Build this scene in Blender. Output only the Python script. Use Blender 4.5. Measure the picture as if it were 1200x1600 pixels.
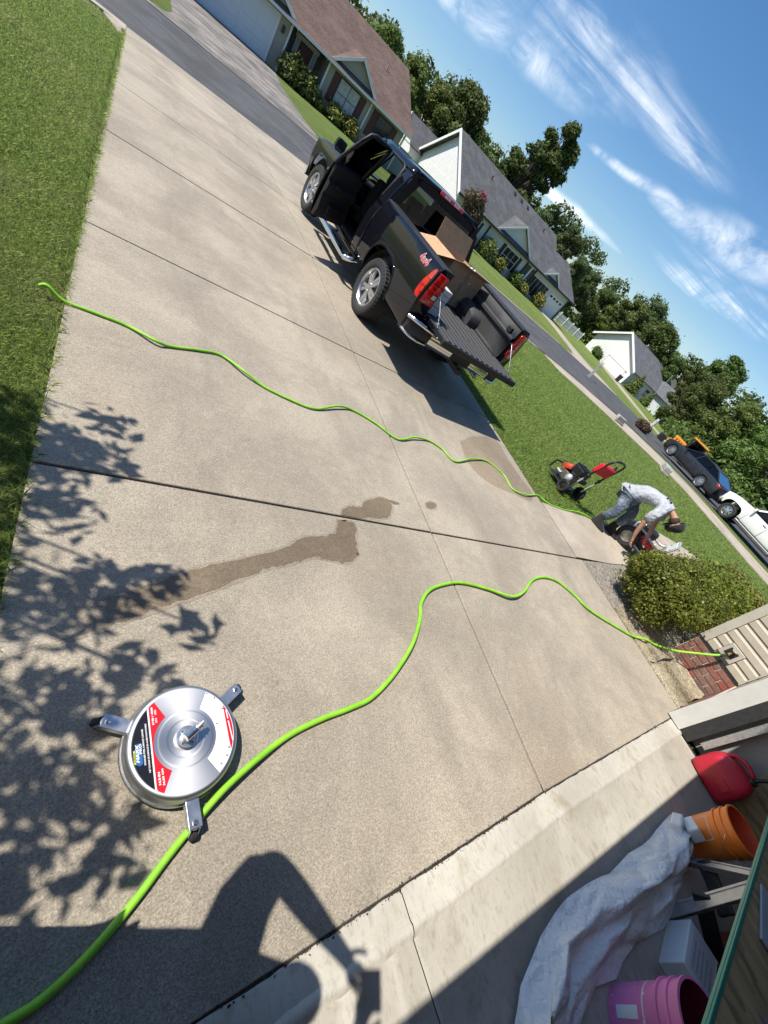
import bpy, bmesh, math, random
import numpy as np
from mathutils import Vector, Matrix, Euler, Quaternion

for o in list(bpy.data.objects):
    bpy.data.objects.remove(o)
scene = bpy.context.scene
COL = scene.collection
rad = math.radians
random.seed(7)

# ------------------------------------------------------------------ camera
CAM_H = 1.88
RX = Vector((0.75737772, 0.15334387, 0.6347162))
RY = Vector((-0.29290619, -0.78897015, 0.54012227))
RZ = Vector((0.58359657, -0.59498888, -0.55263304))
# world <- camera(x right, y down, z forward); Blender camera: x right, y up, -z forward
cm = Matrix(((RX[0], -RX[1], -RX[2], 0.0),
             (RY[0], -RY[1], -RY[2], 0.0),
             (RZ[0], -RZ[1], -RZ[2], CAM_H),
             (0, 0, 0, 1)))
cd = bpy.data.cameras.new('camera')
cd.sensor_fit = 'HORIZONTAL'
cd.sensor_width = 36.0
cd.lens = 662.0 / 1200.0 * 36.0
cd.clip_start = 0.02
cd.clip_end = 3000
cam = bpy.data.objects.new('camera', cd)
COL.objects.link(cam)
cam.matrix_world = cm
scene.camera = cam
scene.render.resolution_x = 768
scene.render.resolution_y = 1024

# ------------------------------------------------------------------ light
SUN = Vector((-0.63, 0.245, 1.0)).normalized()      # direction towards the sun
SUN_EL = math.asin(SUN.z)
SUN_AZ = math.atan2(SUN.x, SUN.y)                   # clockwise from +Y
w = bpy.data.worlds.new('World')
scene.world = w
w.use_nodes = True
nt = w.node_tree
for n in list(nt.nodes):
    nt.nodes.remove(n)
def WN(t, **k):
    n = nt.nodes.new(t)
    for a, b in k.items():
        setattr(n, a, b)
    return n
wout = WN('ShaderNodeOutputWorld')
bg = WN('ShaderNodeBackground')
bg.inputs['Strength'].default_value = 0.108
sky = WN('ShaderNodeTexSky', sky_type='NISHITA')
sky.sun_disc = False
sky.sun_elevation = SUN_EL
sky.sun_rotation = SUN_AZ % (2 * math.pi)
sky.altitude = 100
sky.air_density = 1.0
sky.dust_density = 0.8
sky.ozone_density = 2.6
# thin wind-drawn cirrus, laid out on a flat cloud deck far above (direction / height)
tc = WN('ShaderNodeTexCoord')
sep = WN('ShaderNodeSeparateXYZ')
nt.links.new(tc.outputs['Generated'], sep.inputs[0])
def wm(op, a, b=None, c=None, clamp=False):
    n = WN('ShaderNodeMath', operation=op)
    n.use_clamp = clamp
    for i, v in enumerate((a, b, c)):
        if v is None:
            continue
        if isinstance(v, (int, float)):
            n.inputs[i].default_value = v
        else:
            nt.links.new(v, n.inputs[i])
    return n.outputs[0]
dz = wm('MAXIMUM', sep.outputs['Z'], 0.02)
u = wm('DIVIDE', sep.outputs['X'], dz)
v = wm('DIVIDE', sep.outputs['Y'], dz)
cu = WN('ShaderNodeCombineXYZ')
nt.links.new(u, cu.inputs[0]); nt.links.new(v, cu.inputs[1])
def wnoise(vec, scale, detail, rough, dist=0.0, sx=1.0, sy=1.0, rot=0.0, loc=(0, 0, 0)):
    m1_ = WN('ShaderNodeMapping')
    m1_.inputs['Rotation'].default_value = (0, 0, -rot)
    nt.links.new(vec, m1_.inputs['Vector'])
    m2_ = WN('ShaderNodeMapping')
    m2_.inputs['Location'].default_value = loc
    m2_.inputs['Scale'].default_value = (sx, sy, 1)
    nt.links.new(m1_.outputs[0], m2_.inputs['Vector'])
    n = WN('ShaderNodeTexNoise')
    n.inputs['Scale'].default_value = scale
    n.inputs['Detail'].default_value = detail
    n.inputs['Roughness'].default_value = rough
    n.inputs['Distortion'].default_value = dist
    nt.links.new(m2_.outputs[0], n.inputs['Vector'])
    return n.outputs[0]
def wramp(val, lo, hi):
    n = WN('ShaderNodeMapRange', interpolation_type='SMOOTHSTEP')
    nt.links.new(val, n.inputs[0])
    n.inputs[1].default_value = lo
    n.inputs[2].default_value = hi
    return n.outputs[0]
# distorted coordinates
dn = wnoise(cu.outputs[0], 0.9, 3, 0.5)
du_ = wm('MULTIPLY_ADD', dn, 0.7, -0.35)
uu = wm('ADD', u, du_)
vv = wm('SUBTRACT', v, du_)
cu2 = WN('ShaderNodeCombineXYZ')
nt.links.new(uu, cu2.inputs[0]); nt.links.new(vv, cu2.inputs[1])
def streak(ax, ay, bx, by, wid, soft):
    """soft bank of cloud along the segment a-b of the deck"""
    L2 = (bx - ax) ** 2 + (by - ay) ** 2
    pu = wm('SUBTRACT', uu, ax); pv = wm('SUBTRACT', vv, ay)
    t = wm('MULTIPLY_ADD', pu, (bx - ax) / L2, 0.0)
    t = wm('ADD', t, wm('MULTIPLY', pv, (by - ay) / L2))
    t = wm('MINIMUM', wm('MAXIMUM', t, 0.0), 1.0)
    ex = wm('SUBTRACT', pu, wm('MULTIPLY', t, bx - ax))
    ey = wm('SUBTRACT', pv, wm('MULTIPLY', t, by - ay))
    d = wm('SQRT', wm('ADD', wm('MULTIPLY', ex, ex), wm('MULTIPLY', ey, ey)))
    n = WN('ShaderNodeMapRange', interpolation_type='SMOOTHSTEP')
    nt.links.new(d, n.inputs[0])
    n.inputs[1].default_value = wid + soft
    n.inputs[2].default_value = 0.0
    return n.outputs[0]
fib = wnoise(cu2.outputs[0], 1.3, 9, 0.60, 0.8, 0.8, 1.9, rad(-38))
puff = wnoise(tc.outputs['Generated'], 9.0, 10, 0.62, 0.5)
fine_ = wnoise(tc.outputs['Generated'], 5.0, 10, 0.66, 1.2, 1.0, 1.0, 0.0, (3.1, 0.4, 0))
fibs = wm('MULTIPLY', wramp(fib, 0.30, 0.74), wramp(fine_, 0.30, 0.66))
pufs = wramp(puff, 0.33, 0.70)
banks = []
for (a, b, wid, soft, k, tex) in (
        ((2.25, 5.5), (2.45, 4.55), .14, .60, .85, pufs), ((2.45, 4.4), (2.15, 3.2), .05, .60, .60, fibs),
        ((2.0, 3.15), (2.75, 2.72), .06, .45, .75, fibs), ((1.85, 2.75), (2.55, 2.7), .02, .25, .22, fibs),
        ((3.65, 4.15), (3.75, 3.55), .03, .26, .95, pufs), ((3.75, 3.5), (3.7, 3.25), .05, .24, .8, pufs), ((4.05, 3.2), (3.75, 2.2), .12, .46, .85, pufs),
        ((5.9, 4.2), (5.5, 2.9), .10, .60, 1.0, fibs), ((4.7, 3.5), (4.7, 2.4), .04, .45, .35, fibs),
        ((6.8, 8.4), (6.5, 6.9), .15, .7, .8, pufs),
        ((-3.5, 1.0), (-1.5, 3.2), .2, .9, .5, fibs), ((1.0, -3.0), (3.5, -1.5), .2, .9, .5, fibs), ((-4.0, -4.0), (-1.5, -2.5), .2, 1.0, .5, fibs)):
    s = streak(a[0], a[1], b[0], b[1], wid, soft)
    banks.append(wm('MULTIPLY', wm('MULTIPLY', s, tex), k))
tot = banks[0]
for b in banks[1:]:
    tot = wm('MAXIMUM', tot, b)
veil = wm('MULTIPLY', wramp(wnoise(cu2.outputs[0], 0.33, 6, 0.55, 0.3, 1, 1.6, rad(-40), (2.2, 1.1, 0)), 0.50, 0.85), 0.07)
tot = wm('MAXIMUM', tot, veil)
hz = WN('ShaderNodeMapRange', interpolation_type='SMOOTHSTEP')
nt.links.new(sep.outputs['Z'], hz.inputs[0])
hz.inputs[1].default_value = 0.0; hz.inputs[2].default_value = 0.06
tot = wm('MULTIPLY', tot, hz.outputs[0], clamp=True)
hsv = WN('ShaderNodeHueSaturation')
hsv.inputs['Saturation'].default_value = 1.26
hsv.inputs['Value'].default_value = 1.0
nt.links.new(sky.outputs[0], hsv.inputs['Color'])
mixc = WN('ShaderNodeMix', data_type='RGBA')
nt.links.new(tot, mixc.inputs[0])
nt.links.new(hsv.outputs[0], mixc.inputs[6])
mixc.inputs[7].default_value = (9.3, 9.6, 9.9, 1)
nt.links.new(mixc.outputs[2], bg.inputs['Color'])
nt.links.new(bg.outputs[0], wout.inputs[0])

sd = bpy.data.lights.new('sun', 'SUN')
sd.energy = 5.0
sd.angle = rad(0.53)
sd.color = (1.0, 0.945, 0.85)
so = bpy.data.objects.new('sun', sd)
COL.objects.link(so)
so.rotation_euler = SUN.to_track_quat('Z', 'Y').to_euler()
so.location = (-20, 10, 30)

vs = scene.view_settings
vs.view_transform = 'Standard'
vs.look = 'None'
vs.exposure = 0.44
vs.gamma = 1.0
vs.use_curve_mapping = False
scene.render.engine = 'CYCLES'
scene.cycles.max_bounces = 4
scene.cycles.diffuse_bounces = 2
scene.cycles.glossy_bounces = 3
scene.cycles.transmission_bounces = 3
scene.cycles.transparent_max_bounces = 8

# ------------------------------------------------------------------ terrain height
def zt(x, y):
    s = -0.018 * max(0.0, x - 18.0)
    if y < 7:
        return s
    if y > 16:
        return -0.36 + s
    return -0.36 * ((y - 7) / 9.0) ** 1.35 + s

# ------------------------------------------------------------------ materials
MATS = {}
class NB:
    """tiny node-graph helper"""
    def __init__(s, mat):
        s.t = mat.node_tree
    def n(s, typ, ins=None, **k):
        n = s.t.nodes.new(typ)
        for a, b in k.items():
            setattr(n, a, b)
        for a, b in (ins or {}).items():
            s.set(n.inputs[a], b)
        return n
    def set(s, sock, b):
        if isinstance(b, bpy.types.NodeSocket):
            s.t.links.new(b, sock)
        else:
            if isinstance(b, tuple) and len(b) == 3 and sock.type == 'RGBA':
                b = b + (1,)
            sock.default_value = b
    def noise(s, vec, scale, detail=4, rough=0.55, dist=0.0, out=0):
        n = s.n('ShaderNodeTexNoise', {'Scale': scale, 'Detail': detail, 'Roughness': rough, 'Distortion': dist})
        if vec is not None:
            s.t.links.new(vec, n.inputs['Vector'])
        return n.outputs[out]
    def ramp(s, val, lo, hi, a=0.0, b=1.0, smooth=True):
        n = s.n('ShaderNodeMapRange', {0: val, 1: lo, 2: hi, 3: a, 4: b}, interpolation_type='SMOOTHSTEP' if smooth else 'LINEAR')
        return n.outputs[0]
    def mix(s, f, a, b, blend='MIX'):
        n = s.n('ShaderNodeMix', data_type='RGBA', blend_type=blend)
        s.set(n.inputs[0], f); s.set(n.inputs[6], a); s.set(n.inputs[7], b)
        return n.outputs[2]
    def math(s, op, a, b=0.0, clamp=False):
        n = s.n('ShaderNodeMath', {0: a, 1: b}, operation=op)
        n.use_clamp = clamp
        return n.outputs[0]
    def mapping(s, vec, scale=(1, 1, 1), rot=(0, 0, 0), loc=(0, 0, 0)):
        return s.n('ShaderNodeMapping', {'Vector': vec, 'Scale': scale, 'Rotation': rot, 'Location': loc}).outputs[0]
    def bump(s, hgt, strength=0.3, dist=0.01, normal=None):
        n = s.n('ShaderNodeBump', {'Height': hgt, 'Strength': strength, 'Distance': dist})
        if normal is not None:
            s.t.links.new(normal, n.inputs['Normal'])
        return n.outputs[0]

def new_mat(name):
    m = bpy.data.materials.new(name)
    m.use_nodes = True
    b = NB(m)
    p = m.node_tree.nodes['Principled BSDF']
    tcn = b.n('ShaderNodeTexCoord')
    geo = b.n('ShaderNodeNewGeometry')
    MATS[name] = m
    return m, b, p, tcn.outputs['Object'], geo.outputs['Position']

def simple(name, col, rough=0.5, metal=0.0, var=0.12, scale=20.0, bump=0.0, bscale=None, coat=0.0, spec=0.5, world=False):
    """a principled material with some noise in colour, roughness and relief"""
    m, b, p, oc, wc = new_mat(name)
    vec = wc if world else oc
    n1 = b.noise(vec, scale, 5, 0.6)
    lo = tuple(c * (1 - var) for c in col); hi = tuple(min(1, c * (1 + var)) for c in col)
    b.set(p.inputs['Base Color'], b.mix(b.ramp(n1, .3, .7), lo, hi))
    b.set(p.inputs['Roughness'], b.ramp(n1, .2, .8, max(0.02, rough - .06), min(1, rough + .06)))
    p.inputs['Metallic'].default_value = metal
    p.inputs['Specular IOR Level'].default_value = spec
    if coat:
        p.inputs['Coat Weight'].default_value = coat
        p.inputs['Coat Roughness'].default_value = 0.06
    if bump:
        n2 = b.noise(vec, bscale or scale * 4, 4, 0.6)
        b.set(p.inputs['Normal'], b.bump(n2, bump, 0.005))
    return m

def M(name):
    return MATS[name]

# ------------------------------------------------------------------ mesh helpers
class MB:
    def __init__(s):
        s.v = []; s.f = []; s.mi = []; s.cur = 0
    def mat(s, i):
        s.cur = i; return s
    def add(s, vs_, fs):
        o = len(s.v)
        s.v.extend([tuple(q) for q in vs_])
        for f in fs:
            s.f.append(tuple(i + o for i in f)); s.mi.append(s.cur)
        return s
    def box(s, c, d, rot=None):
        hx, hy, hz_ = d[0] / 2, d[1] / 2, d[2] / 2
        pts = [Vector((sx * hx, sy * hy, sz * hz_)) for sz in (-1, 1) for sy in (-1, 1) for sx in (-1, 1)]
        if rot is not None:
            R_ = rot.to_matrix() if isinstance(rot, (Euler, Quaternion)) else (rot.to_3x3() if isinstance(rot, Matrix) else Euler(rot).to_matrix())
            pts = [R_ @ q for q in pts]
        c = Vector(c)
        return s.add([q + c for q in pts], [(0, 2, 3, 1), (4, 5, 7, 6), (0, 1, 5, 4), (2, 6, 7, 3), (0, 4, 6, 2), (1, 3, 7, 5)])
    def bb(s, x0, x1, y0, y1, z0, z1):
        return s.box(((x0 + x1) / 2, (y0 + y1) / 2, (z0 + z1) / 2), (x1 - x0, y1 - y0, z1 - z0))
    def loft(s, rings, cap0=True, cap1=True, closed=True):
        o = len(s.v); n = len(rings[0])
        for r in rings:
            s.v.extend([tuple(q) for q in r])
        for i in range(len(rings) - 1):
            for j in range(n if closed else n - 1):
                k = (j + 1) % n
                s.f.append((o + i * n + j, o + i * n + k, o + (i + 1) * n + k, o + (i + 1) * n + j)); s.mi.append(s.cur)
        if cap0:
            s.f.append(tuple(o + j for j in reversed(range(n)))); s.mi.append(s.cur)
        if cap1:
            b_ = o + (len(rings) - 1) * n
            s.f.append(tuple(b_ + j for j in range(n))); s.mi.append(s.cur)
        return s
    def cyl(s, p0, p1, r0, r1=None, n=12, caps=True):
        return s.tube([p0, p1], [r0, r0 if r1 is None else r1], n, caps)
    def tube(s, path, r, n=8, caps=True, flat=1.0):
        path = [Vector(q) for q in path]
        rs = r if isinstance(r, (list, tuple)) else [r] * len(path)
        rings = []; up = None
        for i, q in enumerate(path):
            a = path[max(i - 1, 0)]; b_ = path[min(i + 1, len(path) - 1)]
            t = (b_ - a)
            t = t.normalized() if t.length > 1e-9 else Vector((0, 0, 1))
            if up is None:
                ref = Vector((0, 0, 1)) if abs(t.z) < .9 else Vector((1, 0, 0))
                up = (ref - t * ref.dot(t)).normalized()
            else:
                up = (up - t * up.dot(t))
                up = up.normalized() if up.length > 1e-6 else t.orthogonal().normalized()
            sd_ = t.cross(up)
            rings.append([q + (sd_ * math.cos(2 * math.pi * k / n) + up * math.sin(2 * math.pi * k / n) * flat) * rs[i] for k in range(n)])
        return s.loft(rings, caps, caps)
    def lathe(s, prof, n=24, mtx=None, cap0=False, cap1=False):
        rings = []
        for (r, z) in prof:
            ring = [Vector((r * math.cos(2 * math.pi * k / n), r * math.sin(2 * math.pi * k / n), z)) for k in range(n)]
            if mtx is not None:
                ring = [mtx @ q for q in ring]
            rings.append(ring)
        return s.loft(rings, cap0, cap1)
    def prism(s, poly, z0, z1, mtx=None):
        r0 = [Vector((a, b_, z0)) for a, b_ in poly]; r1 = [Vector((a, b_, z1)) for a, b_ in poly]
        if mtx is not None:
            r0 = [mtx @ q for q in r0]; r1 = [mtx @ q for q in r1]
        return s.loft([r0, r1], True, True)
    def quad(s, *pts):
        return s.add(pts, [tuple(range(len(pts)))])
    def grid(s, nu, nv, fn):
        o = len(s.v)
        for i in range(nu + 1):
            for j in range(nv + 1):
                s.v.append(tuple(fn(i / nu, j / nv)))
        for i in range(nu):
            for j in range(nv):
                a = o + i * (nv + 1) + j
                s.f.append((a, a + nv + 1, a + nv + 2, a + 1)); s.mi.append(s.cur)
        return s
    def ell(s, c, r, nu=12, nv=8, rot=None):
        c = Vector(c); rings = []
        R_ = Euler(rot).to_matrix() if rot is not None else None
        o = len(s.v)
        for i in range(1, nv):
            ph = math.pi * i / nv
            ring = [Vector((r[0] * math.sin(ph) * math.cos(2 * math.pi * k / nu), r[1] * math.sin(ph) * math.sin(2 * math.pi * k / nu), -r[2] * math.cos(ph))) for k in range(nu)]
            if R_: ring = [R_ @ q for q in ring]
            rings.append([q + c for q in ring])
        s.loft(rings, True, True)
        return s
    def mesh(s, name, mats, smooth=None):
        me = bpy.data.meshes.new(name)
        me.from_pydata(s.v, [], s.f)
        mats = mats if isinstance(mats, (list, tuple)) else [mats]
        for m in mats:
            me.materials.append(MATS[m] if isinstance(m, str) else m)
        if len(mats) > 1:
            me.polygons.foreach_set('material_index', s.mi)
        if smooth is not None:
            me.polygons.foreach_set('use_smooth', [True] * len(me.polygons))
            if smooth < 180:
                me.set_sharp_from_angle(angle=rad(smooth))
        me.update()
        return me
    def build(s, name, mats, parent=None, smooth=None, bevel=0.0, seg=2, fix=True, solid=0.0, sub=0):
        me = s.mesh(name, mats, smooth)
        if fix and len(me.polygons) < 60000:
            bm = bmesh.new(); bm.from_mesh(me)
            bmesh.ops.recalc_face_normals(bm, faces=bm.faces)
            bm.to_mesh(me); bm.free()
        o = bpy.data.objects.new(name, me)
        COL.objects.link(o)
        if parent is not None:
            o.parent = parent
        if solid:
            md = o.modifiers.new('thickness', 'SOLIDIFY'); md.thickness = solid; md.offset = -1
        if sub:
            md = o.modifiers.new('round', 'SUBSURF'); md.levels = sub; md.render_levels = sub
        if bevel:
            md = o.modifiers.new('bevel', 'BEVEL'); md.width = bevel; md.segments = seg; md.limit_method = 'ANGLE'; md.angle_limit = rad(40)
        return o

def thing(name, label, cat, loc=(0, 0, 0), rotz=0.0, group=None, scale=1.0):
    o = bpy.data.objects.new(name, None)
    o.empty_display_size = 0.2
    COL.objects.link(o)
    o.location = loc; o.rotation_euler = (0, 0, rotz); o.scale = (scale,) * 3
    o['label'] = label; o['category'] = cat
    if group: o['group'] = group
    return o
def tag(o, label, cat, group=None):
    o['label'] = label; o['category'] = cat
    if group: o['group'] = group
    return o
def struct(o, label=None):
    o['kind'] = 'structure'
    if label: o['label'] = label
    return o
def sempty(name, loc=(0, 0, 0)):
    o = bpy.data.objects.new(name, None); COL.objects.link(o); o.location = loc
    o['kind'] = 'structure'
    return o
def copy_tree(o, parent=None):
    c = o.copy(); COL.objects.link(c); c.parent = parent
    for ch in [q for q in o.children]:
        copy_tree(ch, c)
    return c
def ref(name, me, parent, mtx):
    o = bpy.data.objects.new(name, me); COL.objects.link(o); o.parent = parent
    o.matrix_local = mtx
    return o
def text_mesh(body, size, mat, align='CENTER', shear=0.0, bold=0.0, xs=1.0):
    c = bpy.data.curves.new('lettering', 'FONT')
    c.body = body; c.size = size; c.align_x = align; c.align_y = 'CENTER'; c.shear = shear; c.offset = bold
    c.resolution_u = 3
    o = bpy.data.objects.new('lettering', c); COL.objects.link(o)
    dg = bpy.context.evaluated_depsgraph_get()
    me = bpy.data.meshes.new_from_object(o.evaluated_get(dg))
    bpy.data.objects.remove(o)
    if xs != 1.0:
        for vt in me.vertices: vt.co.x *= xs
    me.materials.clear(); me.materials.append(MATS[mat])
    return me
def catmull(pts, n=8):
    P = [Vector(q) for q in pts]
    P = [P[0] * 2 - P[1]] + P + [P[-1] * 2 - P[-2]]
    out = []
    for i in range(1, len(P) - 2):
        for k in range(n):
            t = k / n
            out.append(0.5 * ((2 * P[i]) + (P[i + 1] - P[i - 1]) * t + (2 * P[i - 1] - 5 * P[i] + 4 * P[i + 1] - P[i + 2]) * t * t + (3 * P[i] - P[i - 1] - 3 * P[i + 1] + P[i + 2]) * t ** 3))
    out.append(P[-2])
    return out
WET_B = [(1.663, 1.666), (1.583, 1.533), (1.348, 1.474), (1.172, 1.366), (0.926, 1.274), (0.685, 1.194), (0.456, 1.085), (0.203, 0.985), (-0.026, 0.94), (-0.026, 0.80), (0.274, 0.874), (0.508, 0.974), (0.771, 1.082), (1.028, 1.213), (1.195, 1.261), (1.385, 1.333), (1.477, 1.324), (1.622, 1.308), (1.735, 1.379), (1.77, 1.505), (1.809, 1.663)]
WET_A = [(1.704, 1.714), (1.735, 1.779), (1.825, 1.827), (1.912, 1.833), (2.003, 1.916), (2.148, 1.988), (2.259, 1.986), (2.277, 1.908), (2.202, 1.806), (2.059, 1.749), (1.967, 1.757), (1.858, 1.707)]
WET_C = [(2.749, 2.056), (2.835, 2.09), (2.896, 2.072), (2.859, 2.019), (2.777, 1.995), (2.733, 2.008)]
WET_E = [(2.259, 1.986), (2.332, 1.988), (2.384, 1.971), (2.308, 1.948)]
WET_D = [(4.033, 3.339), (4.561, 3.637), (5.109, 3.765), (5.112, 3.408), (5.138, 3.042), (5.213, 2.79), (4.996, 2.582), (4.61, 2.623), (4.23, 2.665), (4.005, 2.801), (3.939, 3.025)]
HOSE1 = [(-0.165, 3.114, 0.013), (-0.127, 3.111, 0.013), (-0.035, 3.094, 0.013), (0.136, 3.093, 0.013), (0.321, 3.084, 0.013), (0.48, 3.005, 0.013), (0.585, 3.031, 0.013), (0.79, 3.122, 0.013), (0.964, 3.17, 0.013), (1.132, 3.036, 0.013), (1.284, 2.956, 0.013), (1.506, 2.904, 0.013), (1.754, 2.897, 0.013), (2.032, 3.045, 0.013), (2.236, 3.103, 0.013), (2.492, 3.026, 0.013), (2.739, 2.888, 0.013), (3.022, 3.005, 0.013), (3.305, 3.07, 0.013), (3.482, 2.999, 0.013), (3.62, 2.85, 0.013), (4.014, 3.006, 0.013), (4.403, 3.096, 0.013), (4.641, 2.939, 0.013), (4.663, 2.689, 0.013), (4.924, 2.642, 0.013), (5.332, 2.736, 0.013), (5.491, 2.633, 0.013), (5.92, 2.604, 0.013), (6.46, 2.636, 0.013), (6.939, 2.57, 0.013), (7.296, 2.566, 0.013)]
HOSE2 = [(0.074, -0.168, 0.0135), (0.152, -0.156, 0.0135), (0.213, -0.145, 0.0135), (0.291, -0.109, 0.0135), (0.364, -0.062, 0.0135), (0.438, -0.006, 0.0135), (0.521, 0.066, 0.0135), (0.605, 0.133, 0.0135), (0.714, 0.214, 0.0135), (0.865, 0.292, 0.0135), (1.024, 0.356, 0.0135), (1.2, 0.397, 0.0135), (1.377, 0.423, 0.0135), (1.536, 0.46, 0.0135), (1.743, 0.572, 0.0135), (1.945, 0.733, 0.0135), (2.091, 0.896, 0.0135), (2.173, 1.016, 0.0135), (2.304, 1.122, 0.0135), (2.492, 1.184, 0.0135), (2.74, 1.214, 0.0135), (3.051, 1.168, 0.0135), (3.329, 1.097, 0.0135), (3.585, 1.157, 0.0135), (3.882, 1.302, 0.0135), (4.153, 1.356, 0.0135), (4.406, 1.317, 0.0135), (4.615, 1.154, 0.0135), (4.756, 0.981, 0.0135), (4.939, 0.755, 0.0135), (5.247, 0.671, 0.0135)]
SHADOWTREE = [(0.346, 2.241), (0.723, 0.847), (0.296, 1.907), (0.494, 0.688), (0.464, 0.033), (0.652, 1.148), (0.237, 1.464), (0.014, 1.566), (0.149, 1.114), (0.207, 0.495), (0.153, 0.237), (0.059, 0.726)]
# where the shade tree's leafy boughs drop their shadow: (ground x, ground y, bough height, bough radius)
SHADE_TARGETS = [(0.3, 2.1, 2.11, 0.136), (0.22, 1.85, 2.23, 0.16), (0.05, 1.7, 2.29, 0.208), (0.12, 1.45, 2.17, 0.16), (-0.15, 1.95, 2.36, 0.24), (0.52, 1.08, 2.05, 0.136), (0.3, 1.02, 2.11, 0.176), (0.08, 0.98, 2.17, 0.208), (0.68, 0.88, 1.98, 0.112), (-0.2, 1.2, 2.36, 0.28), (0.42, 0.7, 1.92, 0.136), (0.2, 0.6, 1.98, 0.176), (0.05, 0.4, 2.05, 0.192), (0.25, 0.28, 1.92, 0.144), (0.4, 0.12, 1.86, 0.12), (0.12, 0.12, 1.98, 0.176), (-0.15, 0.7, 2.23, 0.28), (-0.45, 1.6, 2.6, 0.36), (-0.5, 0.9, 2.6, 0.4), (-0.4, 0.2, 2.48, 0.36), (-0.8, 1.3, 2.98, 0.48), (-0.9, 2.2, 2.98, 0.44), (-1.1, 0.4, 2.98, 0.48), (-0.6, 2.6, 2.6, 0.28), (-1.5, 1.4, 3.47, 0.56), (0.33, 0.48, 1.92, 0.104), (0.58, 0.62, 1.86, 0.08), (0.36, 1.75, 2.11, 0.096)]
# ================================================================== MATERIALS
def mat_concrete(name, a, b2, speck=0.5, big=0.35, wet=0, tracks=False, gs=1.0):
    m, b, p, oc, wc = new_mat(name)
    agg = b.n('ShaderNodeTexVoronoi', {'Vector': wc, 'Scale': 210.0 * gs, 'Randomness': 1.0})
    sp = b.noise(wc, 130 * gs, 3, 0.7)
    mid = b.noise(wc, 11, 8, 0.72)
    lg = b.noise(wc, 0.8, 6, 0.62, 0.5)
    stk = b.noise(b.mapping(wc, (1.0, 1.9, 1), (0, 0, .5)), 1.3, 7, 0.68, 0.9)
    col = b.mix(b.ramp(lg, .36, .66), tuple(c * (1 - .20 * big / .35) for c in a), tuple(min(1, c * (1 + .06 * big / .35)) for c in b2))
    col = b.mix(b.math('MULTIPLY', b.ramp(stk, .47, .70), min(1, big * 1.5)), col, tuple(c * .62 for c in a))
    col = b.mix(b.math('MULTIPLY', b.ramp(mid, .48, .80), .40), col, tuple(min(1, c * 1.25) for c in b2))
    col = b.mix(b.math('MULTIPLY', b.ramp(mid, .50, .25), .30), col, tuple(c * .70 for c in a))
    # tannin blush in big soft patches
    br = b.noise(wc, .55, 4, .6, .3)
    col = b.mix(b.math('MULTIPLY', b.ramp(br, .50, .75), .35), col, (a[0] * .98, a[1] * .84, a[2] * .72))
    spx = b.n('ShaderNodeSeparateXYZ', {0: wc})
    if tracks:
        # wheel tracks worn darker, each slab poured a little different, stray spots
        tr = None
        for c_ in (.75, 2.05, 3.45, 4.75):
            d = b.math('ABSOLUTE', b.math('SUBTRACT', spx.outputs[0], c_))
            t_ = b.ramp(d, .42, .0)
            tr = t_ if tr is None else b.math('MAXIMUM', tr, t_)
        tr = b.math('MULTIPLY', tr, b.ramp(b.noise(b.mapping(wc, (2.5, .7, 1)), 1.7, 6, .65, .5), .40, .68))
        col = b.mix(b.math('MULTIPLY', tr, .42), col, tuple(c * .60 for c in a))
        oi = b.n('ShaderNodeObjectInfo')
        col = b.mix(b.ramp(oi.outputs['Random'], 0, 1, .0, .22, False), col, tuple(c * .72 for c in a))
        sv_ = b.n('ShaderNodeTexVoronoi', {'Vector': wc, 'Scale': 1.9, 'Randomness': 1.0})
        rd_ = b.n('ShaderNodeSeparateColor', {0: sv_.outputs['Color']})
        dot = b.math('MULTIPLY', b.ramp(sv_.outputs['Distance'], .030, .012), b.ramp(rd_.outputs[0], .55, .6))
        col = b.mix(b.math('MULTIPLY', dot, .7), col, tuple(c * .30 for c in a))
        sw_ = b.n('ShaderNodeTexVoronoi', {'Vector': b.mapping(wc, (1, 1, 1), (0, 0, .3), (5.3, 2.1, 0)), 'Scale': 1.1, 'Randomness': 1.0})
        wd_ = b.math('MULTIPLY', b.ramp(sw_.outputs['Distance'], .09, .0), b.ramp(b.noise(wc, 60, 4, .7), .50, .62))
        col = b.mix(b.math('MULTIPLY', wd_, .6), col, (.62, .59, .54))
    # aggregate grains
    gv = b.n('ShaderNodeSeparateColor', {0: agg.outputs['Color']})
    gr = b.ramp(gv.outputs[0], 0, 1, 1 - .50 * speck, 1 + .50 * speck, False)
    n2 = b.ramp(sp, .25, .75, 1 - .6 * speck, 1 + .6 * speck, False)
    g2 = b.math('MULTIPLY', gr, n2)
    gc = b.n('ShaderNodeCombineColor', {0: g2, 1: g2, 2: g2})
    col = b.mix(1.0, col, gc.outputs[0], 'MULTIPLY')
    wh = b.noise(wc, 230 * gs, 2, .6)
    col = b.mix(b.math('MULTIPLY', b.ramp(wh, .67, .75), speck), col, tuple(min(1, c * 2.1) for c in b2))
    p.inputs['Roughness'].default_value = 0.88
    if wet:
        wcol = (.50, .435, .36) if wet == 2 else ((.74, .69, .62) if wet == 3 else (.86, .83, .79))
        f = b.ramp(b.math('ADD', spx.outputs[0], b.math('MULTIPLY', b.math('SUBTRACT', mid, .5), .5)), .02, .45)
        col = b.mix(f, col, b.mix(1.0, col, wcol, 'MULTIPLY'))
        if wet == 2: p.inputs['Roughness'].default_value = 0.6
    b.set(p.inputs['Base Color'], col)
    hgt = b.math('ADD', b.math('MULTIPLY', agg.outputs['Distance'], .8), b.math('MULTIPLY', sp, .9))
    b.set(p.inputs['Normal'], b.bump(hgt, 0.40, 0.004))
    return m
CA, CB = (.318, .277, .219), (.384, .334, .262)
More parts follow.
